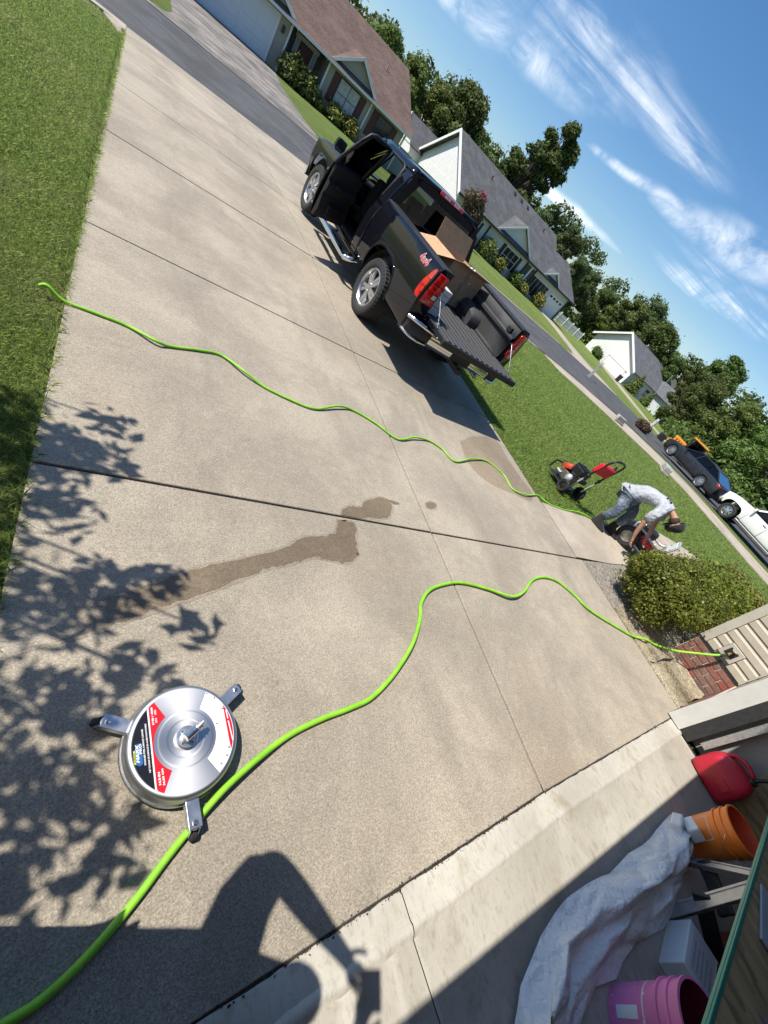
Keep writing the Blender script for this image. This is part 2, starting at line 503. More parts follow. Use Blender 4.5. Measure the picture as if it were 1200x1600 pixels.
mat_concrete('concrete', CA, CB, big=.23, tracks=True)
mat_concrete('concrete_wet', CA, CB, big=.23, wet=2, tracks=True)
mat_concrete('concrete_damp', CA, CB, big=.23, wet=1, tracks=True)
mat_concrete('concrete_drying', CA, CB, big=.23, wet=3, tracks=True)
mat_concrete('sidewalk_concrete', (.36, .31, .25), (.42, .36, .29), .3, .2)
mat_concrete('far_concrete', (.17, .155, .14), (.25, .225, .20), .1, .8)
mat_concrete('pad_concrete', (.30, .245, .16), (.38, .33, .235), .95, .8, gs=.45)
mat_concrete('asphalt', (.062, .062, .066), (.085, .084, .088), .7, .3)

def mat_slab():
    """trowelled garage apron: pale, mottled, with brush-like vertical smears"""
    m, b, p, oc, wc = new_mat('garage_concrete')
    st = b.noise(b.mapping(wc, (34, 15, 1), (0, 0, rad(-24))), 1.0, 7, 0.75, 0.3)
    lg = b.noise(wc, 1.6, 6, 0.62, 0.3)
    fine = b.noise(wc, 60, 4, .7)
    col = b.mix(b.ramp(lg, .3, .7), (.37, .345, .29), (.50, .47, .405))
    col = b.mix(b.math('MULTIPLY', b.ramp(st, .49, .68), .65), col, (.29, .265, .21))
    col = b.mix(b.math('MULTIPLY', b.ramp(st, .42, .25), .35), col, (.66, .645, .59))
    blot = b.noise(wc, 3.2, 5, .6, .8)
    col = b.mix(b.math('MULTIPLY', b.ramp(blot, .54, .72), .65), col, (.26, .22, .145))
    col = b.mix(b.math('MULTIPLY', b.ramp(fine, .58, .72), .4), col, (.25, .22, .17))
    b.set(p.inputs['Base Color'], col)
    p.inputs['Roughness'].default_value = .8
    b.set(p.inputs['Normal'], b.bump(b.math('ADD', st, fine), .25, .004))
mat_slab()

def mat_grass_ground(name, a, b2, c):
    m, b, p, oc, wc = new_mat(name)
    l1 = b.noise(wc, .35, 5, .6, .4)
    l2 = b.noise(wc, 3.5, 6, .7)
    l3 = b.noise(wc, 40, 4, .8)
    col = b.mix(b.ramp(l1, .35, .68), a, b2)
    col = b.mix(b.math('MULTIPLY', b.ramp(l2, .45, .75), .6), col, c)
    col = b.mix(b.math('MULTIPLY', b.ramp(l3, .5, .8), .7), col, tuple(q * .45 for q in a))
    b.set(p.inputs['Base Color'], col)
    p.inputs['Roughness'].default_value = .95
    p.inputs['Specular IOR Level'].default_value = .1
    b.set(p.inputs['Normal'], b.bump(b.math('ADD', l3, b.noise(wc, 160, 3, .7)), .9, .05))
mat_grass_ground('lawn', (.140, .195, .052), (.190, .245, .068), (.25, .285, .095))
mat_grass_ground('far_lawn', (.085, .140, .028), (.115, .175, .035), (.16, .20, .055))

def mat_blade(name, cols, dry):
    m, b, p, oc, wc = new_mat(name)
    geo = b.n('ShaderNodeNewGeometry')
    rnd = geo.outputs['Random Per Island']
    cr = b.n('ShaderNodeValToRGB', {'Fac': rnd})
    e = cr.color_ramp.elements
    e[0].color = cols[0] + (1,); e[1].color = cols[-1] + (1,)
    for i, c in enumerate(cols[1:-1]):
        q = e.new((i + 1) / (len(cols) - 1)); q.color = c + (1,)
    l1 = b.noise(wc, .45, 5, .6, .4)
    l2 = b.noise(wc, 2.2, 4, .6)
    col = b.mix(b.math('MULTIPLY', b.ramp(l1, .46, .70), .65), cr.outputs[0], dry)
    col = b.mix(b.math('MULTIPLY', b.ramp(l2, .55, .8), .15), col, tuple(c * .55 for c in cols[0]))
    b.set(p.inputs['Base Color'], col)
    p.inputs['Roughness'].default_value = .55
    p.inputs['Specular IOR Level'].default_value = .25
    # light passing through the thin blade
    tr = b.n('ShaderNodeBsdfTranslucent', {'Color': col})
    mx = b.n('ShaderNodeMixShader', {0: .5, 1: p.outputs[0], 2: tr.outputs[0]})
    out = m.node_tree.nodes['Material Output']
    m.node_tree.links.new(mx.outputs[0], out.inputs[0])
mat_blade('grass_blade', [(.17, .26, .055), (.245, .345, .080), (.31, .40, .11), (.42, .46, .19)], (.40, .40, .18))
mat_blade('grass_blade_sun', [(.17, .275, .055), (.24, .355, .078), (.30, .41, .10), (.39, .46, .17)], (.35, .42, .13))

simple('soil', (.045, .036, .026), .95, 0, .4, 30, .6)
simple('joint', (.030, .027, .023), .95, 0, .4, 30)
def mat_mulch():
    m, b, p, oc, wc = new_mat('mulch')
    vo = b.n('ShaderNodeTexVoronoi', {'Vector': b.mapping(wc, (1, .45, 1), (0, 0, .6)), 'Scale': 60.0})
    n = b.noise(wc, 12, 5, .7)
    hs = b.n('ShaderNodeHueSaturation', {'Color': vo.outputs['Color'], 'Saturation': .15, 'Value': .5})
    col = b.mix(.5, b.mix(b.ramp(n, .35, .65), (.27, .24, .20), (.40, .36, .30)), hs.outputs[0], 'OVERLAY')
    b.set(p.inputs['Base Color'], col); p.inputs['Roughness'].default_value = .95
    b.set(p.inputs['Normal'], b.bump(vo.outputs['Distance'], .9, .03))
mat_mulch()

# ================================================================== GROUND
def lines(pts):
    out = []
    for a, b_, st in pts:
        k = max(1, int(round((b_ - a) / st)))
        out += [a + (b_ - a) * i / k for i in range(k)]
    out.append(pts[-1][1])
    return out
xs = lines([(-400, -40, 60), (-40, 18, 4), (18, 90, 8), (90, 500, 40)])
ys = lines([(-300, -20, 40), (-20, 7, 3), (7, 16, .5), (16, 100, 6), (100, 500, 40)])
g = MB()
g.v = [(x, y, zt(x, y) - .030) for x in xs for y in ys]
ny = len(ys)
g.f = [(i * ny + j, (i + 1) * ny + j, (i + 1) * ny + j + 1, i * ny + j + 1) for i in range(len(xs) - 1) for j in range(ny - 1)]
g.mi = [0] * len(g.f)
struct(g.build('ground', 'lawn', smooth=180, fix=False))

def sheet(name, left, right, mat, off, thick=0.0, nv=8, step=1.0, parent=None, flat=False):
    """strip between two polylines of equal length, draped on the terrain"""
    def dens(L):
        return L
    n = 0; seg = []
    for i in range(len(left) - 1):
        d = max((Vector(left[i + 1]) - Vector(left[i])).length, (Vector(right[i + 1]) - Vector(right[i])).length)
        k = max(1, int(d / step)); seg.append(k)
    A = []; B = []
    for i, k in enumerate(seg):
        for q in range(k):
            A.append(Vector(left[i]).lerp(Vector(left[i + 1]), q / k)); B.append(Vector(right[i]).lerp(Vector(right[i + 1]), q / k))
    A.append(Vector(left[-1])); B.append(Vector(right[-1]))
    rows = []
    for a, b_ in zip(A, B):
        rows.append([a.lerp(b_, j / nv) for j in range(nv + 1)])
    mb = MB()
    for r in rows:
        for q in r:
            mb.v.append((q.x, q.y, (0 if flat else zt(q.x, q.y)) + off))
    m_ = nv + 1
    for i in range(len(rows) - 1):
        for j in range(nv):
            mb.f.append((i * m_ + j, (i + 1) * m_ + j, (i + 1) * m_ + j + 1, i * m_ + j + 1)); mb.mi.append(0)
    if thick:
        # skirt
        o = len(mb.v)
        per = [j for j in range(m_)] + [i * m_ + nv for i in range(1, len(rows))] + [(len(rows) - 1) * m_ + j for j in reversed(range(nv))] + [i * m_ for i in reversed(range(1, len(rows) - 1))]
        for k in per:
            x, y, z = mb.v[k]; mb.v.append((x, y, z - thick))
        for a in range(len(per)):
            b_ = (a + 1) % len(per)
            mb.f.append((per[a], per[b_], o + b_, o + a)); mb.mi.append(0)
    return mb.build(name, mat, parent, smooth=30)

# street: straight past the drive, then bending right
near = [(-60, 16.25), (-20, 16.25), (0, 16.2), (8, 16.2), (13, 15.5), (16.5, 14.6), (20, 13.9), (24, 12.7), (26.2, 10.6), (26.7, 8), (26.6, 4), (26.5, -4), (27, -40)]
far = [(-60, 22.9), (-20, 22.9), (0, 22.9), (8, 23.0), (16, 23.3), (24, 23.6), (31.6, 23.7), (36.5, 23.3), (39.5, 21.0), (41.5, 17.5), (43, 12), (44, 2), (45, -40)]
struct(sheet('street', near, far, 'asphalt', -.012, step=1.2, nv=10))
kb = sheet('kerb', [(x, y) for x, y in [(-60, 15.85), (-20, 15.85), (-.35, 15.85), (-.02, 15.3)]], [(-60, 16.24), (-20, 16.24), (-.3, 16.24), (-.02, 16.2)], 'sidewalk_concrete', .012, .06, nv=1)
struct(kb)
kb2 = sheet('kerb', [(5.35, 15.2), (6.2, 15.95), (8, 15.95), (13, 15.2), (16.5, 14.25)], [(5.35, 16.19), (6.2, 16.19), (8, 16.19), (13, 15.48), (16.5, 14.55)], 'sidewalk_concrete', .012, .06, nv=1)
struct(kb2)
kb3 = sheet('kerb', [(7.4, 23.0), (16, 23.3), (24, 23.6), (29, 23.7)], [(7.4, 23.3), (16, 23.6), (24, 23.95), (29, 24.0)], 'sidewalk_concrete', .02, .08, nv=1)
struct(kb3)
# pavement along the bend
struct(sheet('pavement', [(16.5, 12.3), (17.9, 10.7), (19.0, 9.2), (20.3, 7.9), (20.9, 6.6), (20.8, 5), (20.7, 3.4), (20.6, 0), (20.6, -20)],
             [(17.0, 14.2), (20, 13.5), (22.4, 12.4), (24.0, 10.6), (24.4, 8.4), (24.3, 6.4), (24.2, 4.2), (24.2, 0), (24.2, -20)], 'sidewalk_concrete', .004, .05, nv=4))
# drives and walks across the street
struct(sheet('neighbour_driveway', [(-.2, 23.0), (.9, 24.0), (1.2, 25.5), (1.2, 31), (.8, 38.9)], [(8.2, 23.0), (7.3, 24.2), (7.0, 27), (6.9, 32), (7.5, 38.9)], 'far_concrete', .0, .03, nv=6))
struct(sheet('neighbour_driveway', [(29.6, 23.8), (31.8, 24.4), (34.6, 27), (38.0, 33), (41.6, 40.6)], [(38.6, 22.6), (38.6, 24.6), (38.9, 28.4), (40.8, 33), (45.2, 40.6)], 'sidewalk_concrete', .0, .03, nv=6))
struct(sheet('path', [(44.0, 17.4), (50, 27), (57, 36), (64, 44), (69.6, 48.5)], [(45.4, 16.8), (52, 26), (59.5, 34.2), (66, 41), (69.6, 43.2)], 'sidewalk_concrete', .0, .03, nv=4))

# own driveway: poured panels with sawn joints
drive = sempty('driveway')
jf = MB()
YJ = [-.23, 1.71, 4.37, 6.83, 9.37, 11.98, 13.95, 16.18]
for i in range(len(YJ) - 1):
    y0, y1 = YJ[i] + (.009 if i < 3 else .014), YJ[i + 1] - (.009 if i < 2 else .014)
    for c in (0, 1):
        xa = -.03 if c == 0 else 2.660
        xb = 2.643 if c == 0 else 5.31
        if c == 1 and i == 0: xb = 5.46
        n = 8
        ya0, ya1 = y0, y1
        # garage edge of the first row runs slightly askew
        if i == 0:
            L = [(xa, -.375 if c == 0 else -.235), (xa, y1)]
            Rr = [(xb, -.235 if c == 0 else -.165), (xb, y1)]
        elif i == 6:
            L = [(xa - (.0), y0), (xa - (.5 if c == 0 else 0), y1)]
            Rr = [(xb, y0), (xb + (.6 if c == 1 else 0), y1)]
        else:
            L = [(xa, y0), (xa, y1)]; Rr = [(xb, y0), (xb, y1)]
        sl = sheet('slab', L, Rr, 'concrete', 0, .10, nv=5, step=.5, parent=drive)
        md = sl.modifiers.new('edge', 'BEVEL'); md.width = .005; md.segments = 2; md.limit_method = 'ANGLE'; md.angle_limit = rad(50)
sheet('joint_filler', [(-.01, -.5), (-.01, 16.15)], [(5.29, -.4), (5.29, 16.15)], 'joint', -.016, 0, nv=4, step=.5, parent=drive)

def ragged(pts, amp, k, seed):
    rnd = random.Random(seed); out = []
    C = catmull([(a, b_, 0) for a, b_ in pts + [pts[0]]], k)[:-1]
    for q in C:
        out.append((q.x + rnd.uniform(-amp, amp), q.y + rnd.uniform(-amp, amp)))
    return out
def stain(pts, amp, k, seed, zoff=.0025, ymin=None, ymax=None, mat='concrete_wet', grow=0.0):
    if grow:
        cx_ = sum(q_[0] for q_ in pts) / len(pts); N_ = len(pts); out_ = []
        sgn = 1 if sum(pts[i_][0] * pts[(i_ + 1) % N_][1] - pts[(i_ + 1) % N_][0] * pts[i_][1] for i_ in range(N_)) > 0 else -1
        for i_ in range(N_):
            t_ = Vector(pts[(i_ + 1) % N_]) - Vector(pts[i_ - 1]); nn_ = Vector((t_.y, -t_.x)).normalized() * sgn
            out_.append((pts[i_][0] + nn_.x * grow, pts[i_][1] + nn_.y * grow))
        pts = out_
    P_ = ragged(pts, amp, k, seed)
    if ymin is not None: P_ = [(x, max(y, ymin)) for x, y in P_]
    if ymax is not None: P_ = [(x, min(y, ymax)) for x, y in P_]
    bm = bmesh.new()
    vs_ = [bm.verts.new((x, y, zt(x, y) + zoff)) for x, y in P_]
    try:
        bm.faces.new(vs_)
    except ValueError:
        return
    bmesh.ops.triangulate(bm, faces=bm.faces)
    bmesh.ops.recalc_face_normals(bm, faces=bm.faces)
    me = bpy.data.meshes.new('wet_patch'); bm.to_mesh(me); bm.free()
    me.materials.append(M(mat))
    o = bpy.data.objects.new('wet_patch', me); COL.objects.link(o); o.parent = drive
for (w_, sd_, y0_, y1_) in ((WET_B, 21, None, 1.697), (WET_A, 22, 1.722, None), (WET_C, 23, None, None), (WET_D, 25, None, None)):
    stain(w_, .004, 7, sd_, .0012, y0_, y1_, 'concrete_damp', .016)
stain(WET_B, .009, 7, 1, ymax=1.697)
stain(WET_A, .007, 7, 2, ymin=1.722)
stain(WET_C, .003, 5, 3)
stain(WET_E, .002, 4, 4)
stain(WET_D, .008, 5, 5, mat='concrete_drying')

# garage apron: pale slab with the door groove, cracked
apron = sempty('garage_floor')
ap = MB()
def apz(y): # gentle fall towards the drive
    return .004 + (-y - .2) * .02
def apron_piece(x0a, x1a, ya_l, ya_r, yb_l, yb_r, z):
    q = MB()
    def fn(a, b_):
        x = x0a + (x1a - x0a) * a
        yl = ya_l + (ya_r - ya_l) * a; yr = yb_l + (yb_r - yb_l) * a
        return (x, yl + (yr - yl) * b_, z)
    q.grid(20, 6, fn)
    o = len(q.v)
    return q
def edge_y(x):  # the joint between drive and apron
    if x < 2.655: return -.375 + (x + .03) / 2.68 * .14
    return -.235 + (x - 2.655) / 2.8 * .07
rng = random.Random(11)
for (xa, xb, nm) in ((-.6, 1.395, 'slab'), (1.400, 5.12, 'slab')):
    q = MB()
    ridge = []
    nx = 60
    prof = [(0.0, -.05), (0.0, .0), (.012, .006), (.10, .008), (.112, .020), (.125, .022), (.138, .020), (.155, .006), (.9, .012), (3.2, .02)]
    rings = []
    for i in range(nx + 1):
        x = xa + (xb - xa) * i / nx
        e = edge_y(max(x, -.03)) - .009 + rng.uniform(-.003, .003)
        xx = x
        ring = []
        for (d, z) in prof:
            cr = 0
            if nm == 'slab' and abs(x - 1.4) < .4:
                pass
            wob = .018 * math.sin(d * 9 + 1) + .008 * math.sin(d * 31) if (i == nx and xb < 2) or (i == 0 and xa > 1) else 0
            ring.append((x + wob + (.10 * min(d, 1.2) if ((i == nx and xb < 2) or (i == 0 and xa > 1)) else 0), e - d, z))
        rings.append(ring)
    q.loft(rings, False, False, closed=False)
    q.build('slab', 'garage_concrete', apron, smooth=40)
q = MB(); q.bb(-.7, 5.2, -3.3, -.2, -.04, -.006)
q.build('joint_filler', 'joint', apron)

# walk from the drive round the hedge
struct(sheet('path', [(5.335, 2.62), (6.3, 2.60), (7.6, 2.62), (9.0, 2.78), (10.5, 2.86), (11.4, 2.70), (12.6, 2.3), (15, 1.9)], [(5.335, 1.73), (6.3, 1.72), (7.6, 1.78), (9.0, 1.95), (10.3, 2.02), (11.0, 1.9), (12.2, 1.6), (15, 1.1)], 'sidewalk_concrete', .006, .06, nv=3, step=.6))
struct(sheet('planting_bed', [(5.48, 1.70), (8, 1.78), (10.5, 2.0), (12, 1.6), (16, 1.0)], [(5.48, -.12), (8, -.1), (10.5, -.1), (12, -.1), (16, -.1)], 'mulch', -.006, nv=4, step=.6))

# grit and leaf crumbs gathered in the joint in front of the garage
jd = MB(); rj = random.Random(8)
for i in range(420):
    x = rj.choice((rj.uniform(.3, 5.1), rj.gauss(2.1, .35), rj.gauss(1.2, .3)))
    if not .2 < x < 5.1: continue
    y = edge_y(x) - .004 + rj.gauss(0, .007); s_ = rj.uniform(.0015, .0045)
    jd.box((x, y, .004 + s_ * .3), (s_ * rj.uniform(.8, 2.4), s_ * rj.uniform(.6, 1.4), s_ * .7), (rj.uniform(-.4, .4), rj.uniform(-.4, .4), rj.uniform(0, 3)))
o = jd.build('joint_grit', 'soil', apron, fix=False); o['kind'] = 'stuff'
# ================================================================== OWN HOUSE AND GARAGE
simple('trim_tan', (.40, .37, .31), .55, 0, .06, 8, .08, 60)
simple('siding_tan', (.40, .355, .285), .55, 0, .06, 8, .12, 90)
simple('trim_white', (.52, .515, .485), .5, 0, .05, 8, .08, 60)
simple('drywall', (.33, .325, .31), .9, 0, .08, 5, .1, 60)
simple('black_plastic', (.018, .018, .019), .45, 0, .3, 30)
simple('black_rubber', (.020, .020, .021), .75, 0, .3, 30, .2)
simple('galvanised', (.56, .57, .58), .38, .85, .15, 40)
simple('roof_shingle_own', (.10, .095, .09), .9, 0, .3, 30, .4)
simple('mortar', (.52, .46, .40), .9, 0, .12, 60, .5)
simple('brass', (.62, .42, .16), .3, 1.0, .1, 60)
def mat_osb():
    m, b, p, oc, wc = new_mat('osb')
    vo = b.n('ShaderNodeTexVoronoi', {'Vector': b.mapping(wc, (1, .32, 1), (0, .3, .5)), 'Scale': 28.0, 'Randomness': 1.0})
    hs = b.n('ShaderNodeHueSaturation', {'Color': vo.outputs['Color'], 'Saturation': .05, 'Value': 1.0})
    col = b.mix(.55, (.30, .19, .085), b.mix(1.0, hs.outputs[0], (.62, .43, .22), 'MULTIPLY'))
    b.set(p.inputs['Base Color'], col); p.inputs['Roughness'].default_value = .8
mat_osb()
def mat_brick(nm, c):
    m, b, p, oc, wc = new_mat(nm)
    n = b.noise(wc, 35, 5, .7); n2 = b.noise(wc, 4, 3, .6)
    col = b.mix(b.ramp(n, .3, .7), tuple(q * .6 for q in c), tuple(q * 1.25 for q in c))
    col = b.mix(b.math('MULTIPLY', b.ramp(n2, .4, .7), .4), col, (.20, .15, .13))
    b.set(p.inputs['Base Color'], col); p.inputs['Roughness'].default_value = .9
    b.set(p.inputs['Normal'], b.bump(n, .6, .004))
mat_brick('brick_a', (.235, .085, .060)); mat_brick('brick_b', (.205, .105, .080)); mat_brick('brick_c', (.26, .070, .050)); mat_brick('brick_d', (.15, .095, .082))

house = thing('house', 'tan sided house with brick base and open garage at lower right', 'house', (0, 0, 0))
WX = 6.40
# side wall of the wing (faces the drive) and the wing front
q = MB(); q.bb(WX + .012, 16, -.10, .470, 0.0, 2.55); q.bb(WX + .012, 16, -3.0, -.10, 0, 2.55)
q.build('wall', 'siding_tan', house)
# bricks of the base, on the side wall and on the return beside the garage door
bm_ = MB(); bm_.bb(WX - .004, WX + .011, -.128, .462, -.05, .375); bm_.bb(5.24, WX - .004, -.143, -.131, -.05, .375)
bm_.build('mortar_bed', 'mortar', house)
def brick_mesh(mat, l):
    b_ = MB(); b_.box((0, 0, 0), (.030, l, .062))
    me = b_.mesh('brick', mat); return me
BR = {}
rb = random.Random(5)
for c in range(5):
    z = .036 + c * .0745
    off = -.105 if c % 2 else 0
    y = -.128 + off
    while y < .455:
        a = max(y, -.128); e = min(y + .200, .462)
        if e - a > .03:
            mt = rb.choice(['brick_a', 'brick_b', 'brick_c', 'brick_a', 'brick_d'])
            key = (mt, round(e - a, 3))
            if key not in BR: BR[key] = brick_mesh(mt, e - a)
            o = ref('brick', BR[key], house, Matrix.Translation((WX - .004 + rb.uniform(-.002, .002), (a + e) / 2, z)))
            md = o.modifiers.new('edge', 'BEVEL'); md.width = .003; md.segments = 1
        y += .210
    x = 5.245 + off
    while x < WX - .03:
        a = max(x, 5.245); e = min(x + .200, WX - .022)
        if e - a > .03:
            mt = rb.choice(['brick_a', 'brick_b', 'brick_c', 'brick_a', 'brick_d'])
            key = (mt, round(e - a, 3))
            if key not in BR: BR[key] = brick_mesh(mt, e - a)
            ref('brick', BR[key], house, Matrix.Translation(((a + e) / 2, -.143 + rb.uniform(-.002, .002), z)) @ Matrix.Rotation(rad(90), 4, 'Z'))
        x += .210
# steel angle / starter strip over the bricks
q = MB(); q.bb(WX - .020, WX + .011, -.128, .462, .378, .408); q.build('starter_strip', 'black_plastic', house)
# dutch-lap siding boards, one by one
def board(y0, y1, z0, hgt):
    b_ = MB()
    prof = [(0, 0), (-.019, .002), (-.019, hgt * .62), (-.013, hgt * .70), (-.006, hgt * .82), (-.004, hgt), (0, hgt)]
    b_.loft([[(WX + .011 + a, y0, z0 + c) for a, c in prof], [(WX + .011 + a, y1, z0 + c) for a, c in prof]])
    return b_
EX = .118
for k in range(18):
    z0 = .412 + k * EX
    if k == 1:      # cut round the tap block
        board(-.118, .082, z0, EX).build('siding_board', 'siding_tan', house, smooth=30)
        board(.272, .392, z0, EX).build('siding_board', 'siding_tan', house, smooth=30)
    elif k == 0:
        board(-.118, .082, z0, EX).build('siding_board', 'siding_tan', house, smooth=30)
        board(.272, .392, z0, EX).build('siding_board', 'siding_tan', house, smooth=30)
    else:
        board(-.118, .392, z0, EX).build('siding_board', 'siding_tan', house, smooth=30)
q = MB(); q.bb(WX - .022, WX + .03, .393, .483, .405, 2.55); q.bb(WX - .0215, WX + .60, .471, .489, .405, 2.55)
q.build('corner_trim', 'trim_tan', house, bevel=.003)
q = MB(); q.bb(WX - .020, WX + .01, -.135, -.119, .405, 2.55); q.build('inner_corner_trim', 'trim_tan', house, bevel=.002)
# siding above the brick return
for k in range(18):
    z0 = .40 + k * EX
    b_ = MB(); prof = [(0, 0), (.019, .002), (.019, EX * .62), (.006, EX * .82), (.004, EX), (0, EX)]
    b_.loft([[(5.26, -.160 + a, z0 + c) for a, c in prof], [(WX - .023, -.160 + a, z0 + c) for a, c in prof]])
    b_.build('siding_board', 'siding_tan', house, smooth=30)
# garage surround
q = MB(); q.bb(5.30, 16, -.30, -.162, 0, 2.55); q.bb(-6, -.42, -.30, -.14, 0, 2.62); q.bb(-.42, 5.30, -.30, -.14, 2.24, 2.62)
q.build('garage_front_wall', 'siding_tan', house)
q = MB(); q.bb(5.12, 5.24, -.285, -.128, .012, 2.22); q.build('door_casing', 'trim_white', house, bevel=.004)
q = MB(); q.bb(-.40, -.30, -.285, -.128, .012, 2.22); q.build('door_casing', 'trim_white', house, bevel=.004)
q = MB(); q.bb(-.30, 5.12, -.285, -.128, 2.22, 2.30); q.build('door_casing', 'trim_white', house, bevel=.004)
q = MB(); q.bb(5.128, 5.30, -.40, -.286, .012, 2.24); q.build('door_jamb', 'black_rubber', house, bevel=.004)
# vertical door track with its brackets
q = MB()
q.bb(5.17, 5.175, -.500, -.440, .10, 2.2); q.bb(5.175, 5.215, -.445, -.440, .10, 2.2); q.bb(5.175, 5.20, -.500, -.496, .10, 2.2)
tr = q.build('door_track', 'galvanised', house)
for z in (.16, .62, 1.2):
    q = MB(); q.bb(5.18, 5.32, -.478, -.472, z, z + .07); q.bb(5.316, 5.322, -.51, -.42, z, z + .07)
    q.build('track_bracket', 'galvanised', house)
q = MB(); q.bb(5.30, 5.42, -3.6, -.402, 0.0, 2.5); q.build('garage_side_wall', 'drywall', house)
q = MB(); q.bb(-.52, -.40, -7, -.31, 0.0, 2.5); q.build('garage_side_wall', 'drywall', house)
q = MB(); q.bb(-.5, 5.4, -7.1, -6.95, -.02, 2.5); q.build('garage_back_wall', 'drywall', house)
q = MB(); q.bb(5.42, 5.54, -7, -3.6, 0, 2.5); q.build('garage_side_wall', 'drywall', house)
q = MB(); q.bb(-.5, 5.5, -7, -.31, 2.5, 2.56); q.build('garage_ceiling', 'drywall', house)
q = MB(); q.bb(-.52, 5.5, -7, -3.35, -.05, .004); q.build('garage_slab', 'garage_concrete', house)
q = MB()
q.quad((-6.3, -.02, 2.58), (16.3, -.02, 2.58), (16.3, -4.5, 4.9), (-6.3, -4.5, 4.9)); q.quad((-6.3, -4.5, 4.9), (16.3, -4.5, 4.9), (16.3, -9.2, 2.5), (-6.3, -9.2, 2.5))
q.build('roof', 'roof_shingle_own', house, solid=.06)
q = MB(); q.bb(-6.3, 6.3, -.075, -.035, 2.44, 2.60); q.build('fascia', 'trim_tan', house)
# OSB sheet leaning inside on the side wall
tag_osb = MB(); tag_osb.box((5.255, -1.75, .60), (.012, 1.9, 1.20), (0, rad(3), 0))
tag(tag_osb.build('osb_sheet', 'osb', bevel=.001), 'brown OSB sheet leaning on the garage wall behind the red can', 'board')

# tap block and tap
q = MB(); q.bb(WX - .030, WX + .02, .086, .268, .455, .640)
pl = q.build('tap_block', 'trim_tan', house, bevel=.006)
q = MB(); q.bb(WX - .0325, WX - .0305, .125, .232, .50, .60); q.build('recess', 'black_plastic', pl)
q = MB()
q.cyl((WX - .01, .18, .56), (WX - .085, .18, .555), .013, n=12); q.cyl((WX - .075, .18, .556), (WX - .11, .18, .525), .014, .015, 12)
q.cyl((WX - .055, .18, .555), (WX - .075, .18, .60), .007, n=8)
tp = q.build('tap', 'brass', house, smooth=40)
q = MB(); q.lathe([(.006, 0), (.030, .001), (.032, .006), (.030, .011), (.006, .012)], 10, Matrix.Translation((WX - .078, .18, .602)) @ Matrix.Rotation(rad(-24), 4, 'Y'), True, True)
q.build('tap_handle', 'galvanised', tp, smooth=40)

# exposed-aggregate splash pads between drive and brick
def pad(x0, x1, y0, y1, h_, lab, seed):
    r_ = random.Random(seed); b_ = MB()
    b_.grid(14, 18, lambda a, c: (x0 + (x1 - x0) * a + (.012 * math.sin(c * 9 + seed)), y0 + (y1 - y0) * c + .01 * math.sin(a * 7), h_ + r_.uniform(-.003, .003)))
    n_ = 19
    per = [i * n_ for i in range(15)] + [14 * n_ + j for j in range(1, n_)] + [i * n_ + 18 for i in reversed(range(14))] + [j for j in reversed(range(1, 18))]
    o_ = len(b_.v)
    for k in per:
        x, y, z = b_.v[k]; b_.v.append((x, y, -.03))
    for a in range(len(per)):
        c = (a + 1) % len(per); b_.f.append((per[a], per[c], o_ + c, o_ + a)); b_.mi.append(0)
    o = b_.build('splash_pad', 'pad_concrete', None, smooth=40)
    tag(o, lab, 'paving slab')
pad(5.70, 6.27, .355, .95, .050, 'pebbly concrete pad beside the hedge, under the green hose', 1)
pad(5.83, 6.33, -.115, .310, .045, 'pebbly concrete pad against the brick base, nearest the garage', 2)
pad(5.475, 5.80, -.13, .33, .012, 'narrow stained pebbly strip between drive edge and brick pad', 3)
pad(5.475, 5.68, .36, 1.02, .016, 'narrow pebbly strip between drive edge and hedge pad', 4)
# ================================================================== THINGS IN THE GARAGE MOUTH
simple('red_plastic', (.42, .012, .030), .38, 0, .08, 8, .08, 120)
simple('orange_plastic', (.95, .25, .035), .40, 0, .06, 8, .05)
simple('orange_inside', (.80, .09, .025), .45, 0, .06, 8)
simple('pink_plastic', (.72, .20, .42), .42, 0, .10, 7, .05)
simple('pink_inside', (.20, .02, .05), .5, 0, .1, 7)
simple('paint_white', (.74, .74, .72), .45, 0, .05, 9)
simple('alu', (.50, .51, .53), .36, .8, .1, 30)
simple('green_edge', (.012, .22, .15), .35, 0, .15, 20)
simple('blue_plastic', (.02, .10, .45), .4, 0, .1, 10)
simple('grey_panel', (.38, .39, .41), .5, 0, .06, 6)
simple('carton_print', (.56, .58, .62), .5, 0, .06, 10)
simple('tool_red', (.33, .055, .035), .45, 0, .12, 10)
simple('steel', (.62, .63, .64), .25, 1.0, .08, 40)
def mat_tarp():
    m, b, p, oc, wc = new_mat('tarp_white')
    n = b.noise(wc, 6, 5, .6)
    col = b.mix(b.ramp(n, .35, .7), (.88, .88, .875), (.93, .93, .925))
    b.set(p.inputs['Base Color'], col); p.inputs['Roughness'].default_value = .30
    tr = b.n('ShaderNodeBsdfTranslucent', {'Color': (.7, .7, .7, 1)})
    mx = b.n('ShaderNodeMixShader', {0: .15, 1: p.outputs[0], 2: tr.outputs[0]})
    m.node_tree.links.new(mx.outputs[0], m.node_tree.nodes['Material Output'].inputs[0])
    v1 = b.n('ShaderNodeTexVoronoi', {'Vector': b.mapping(wc, (.7, 1.9, 1.2), (.2, .1, .6)), 'Scale': 5.0}, feature='DISTANCE_TO_EDGE')
    v2 = b.n('ShaderNodeTexVoronoi', {'Vector': b.mapping(wc, (1.6, 1.0, 1.2), (.4, .3, -.5)), 'Scale': 19.0}, feature='DISTANCE_TO_EDGE')
    hg = b.math('ADD', b.math('MULTIPLY', b.ramp(v1.outputs[0], 0, .22), 1.0), b.math('MULTIPLY', b.ramp(v2.outputs[0], 0, .2), .35))
    b.set(p.inputs['Normal'], b.bump(hg, .42, .02))
mat_tarp()

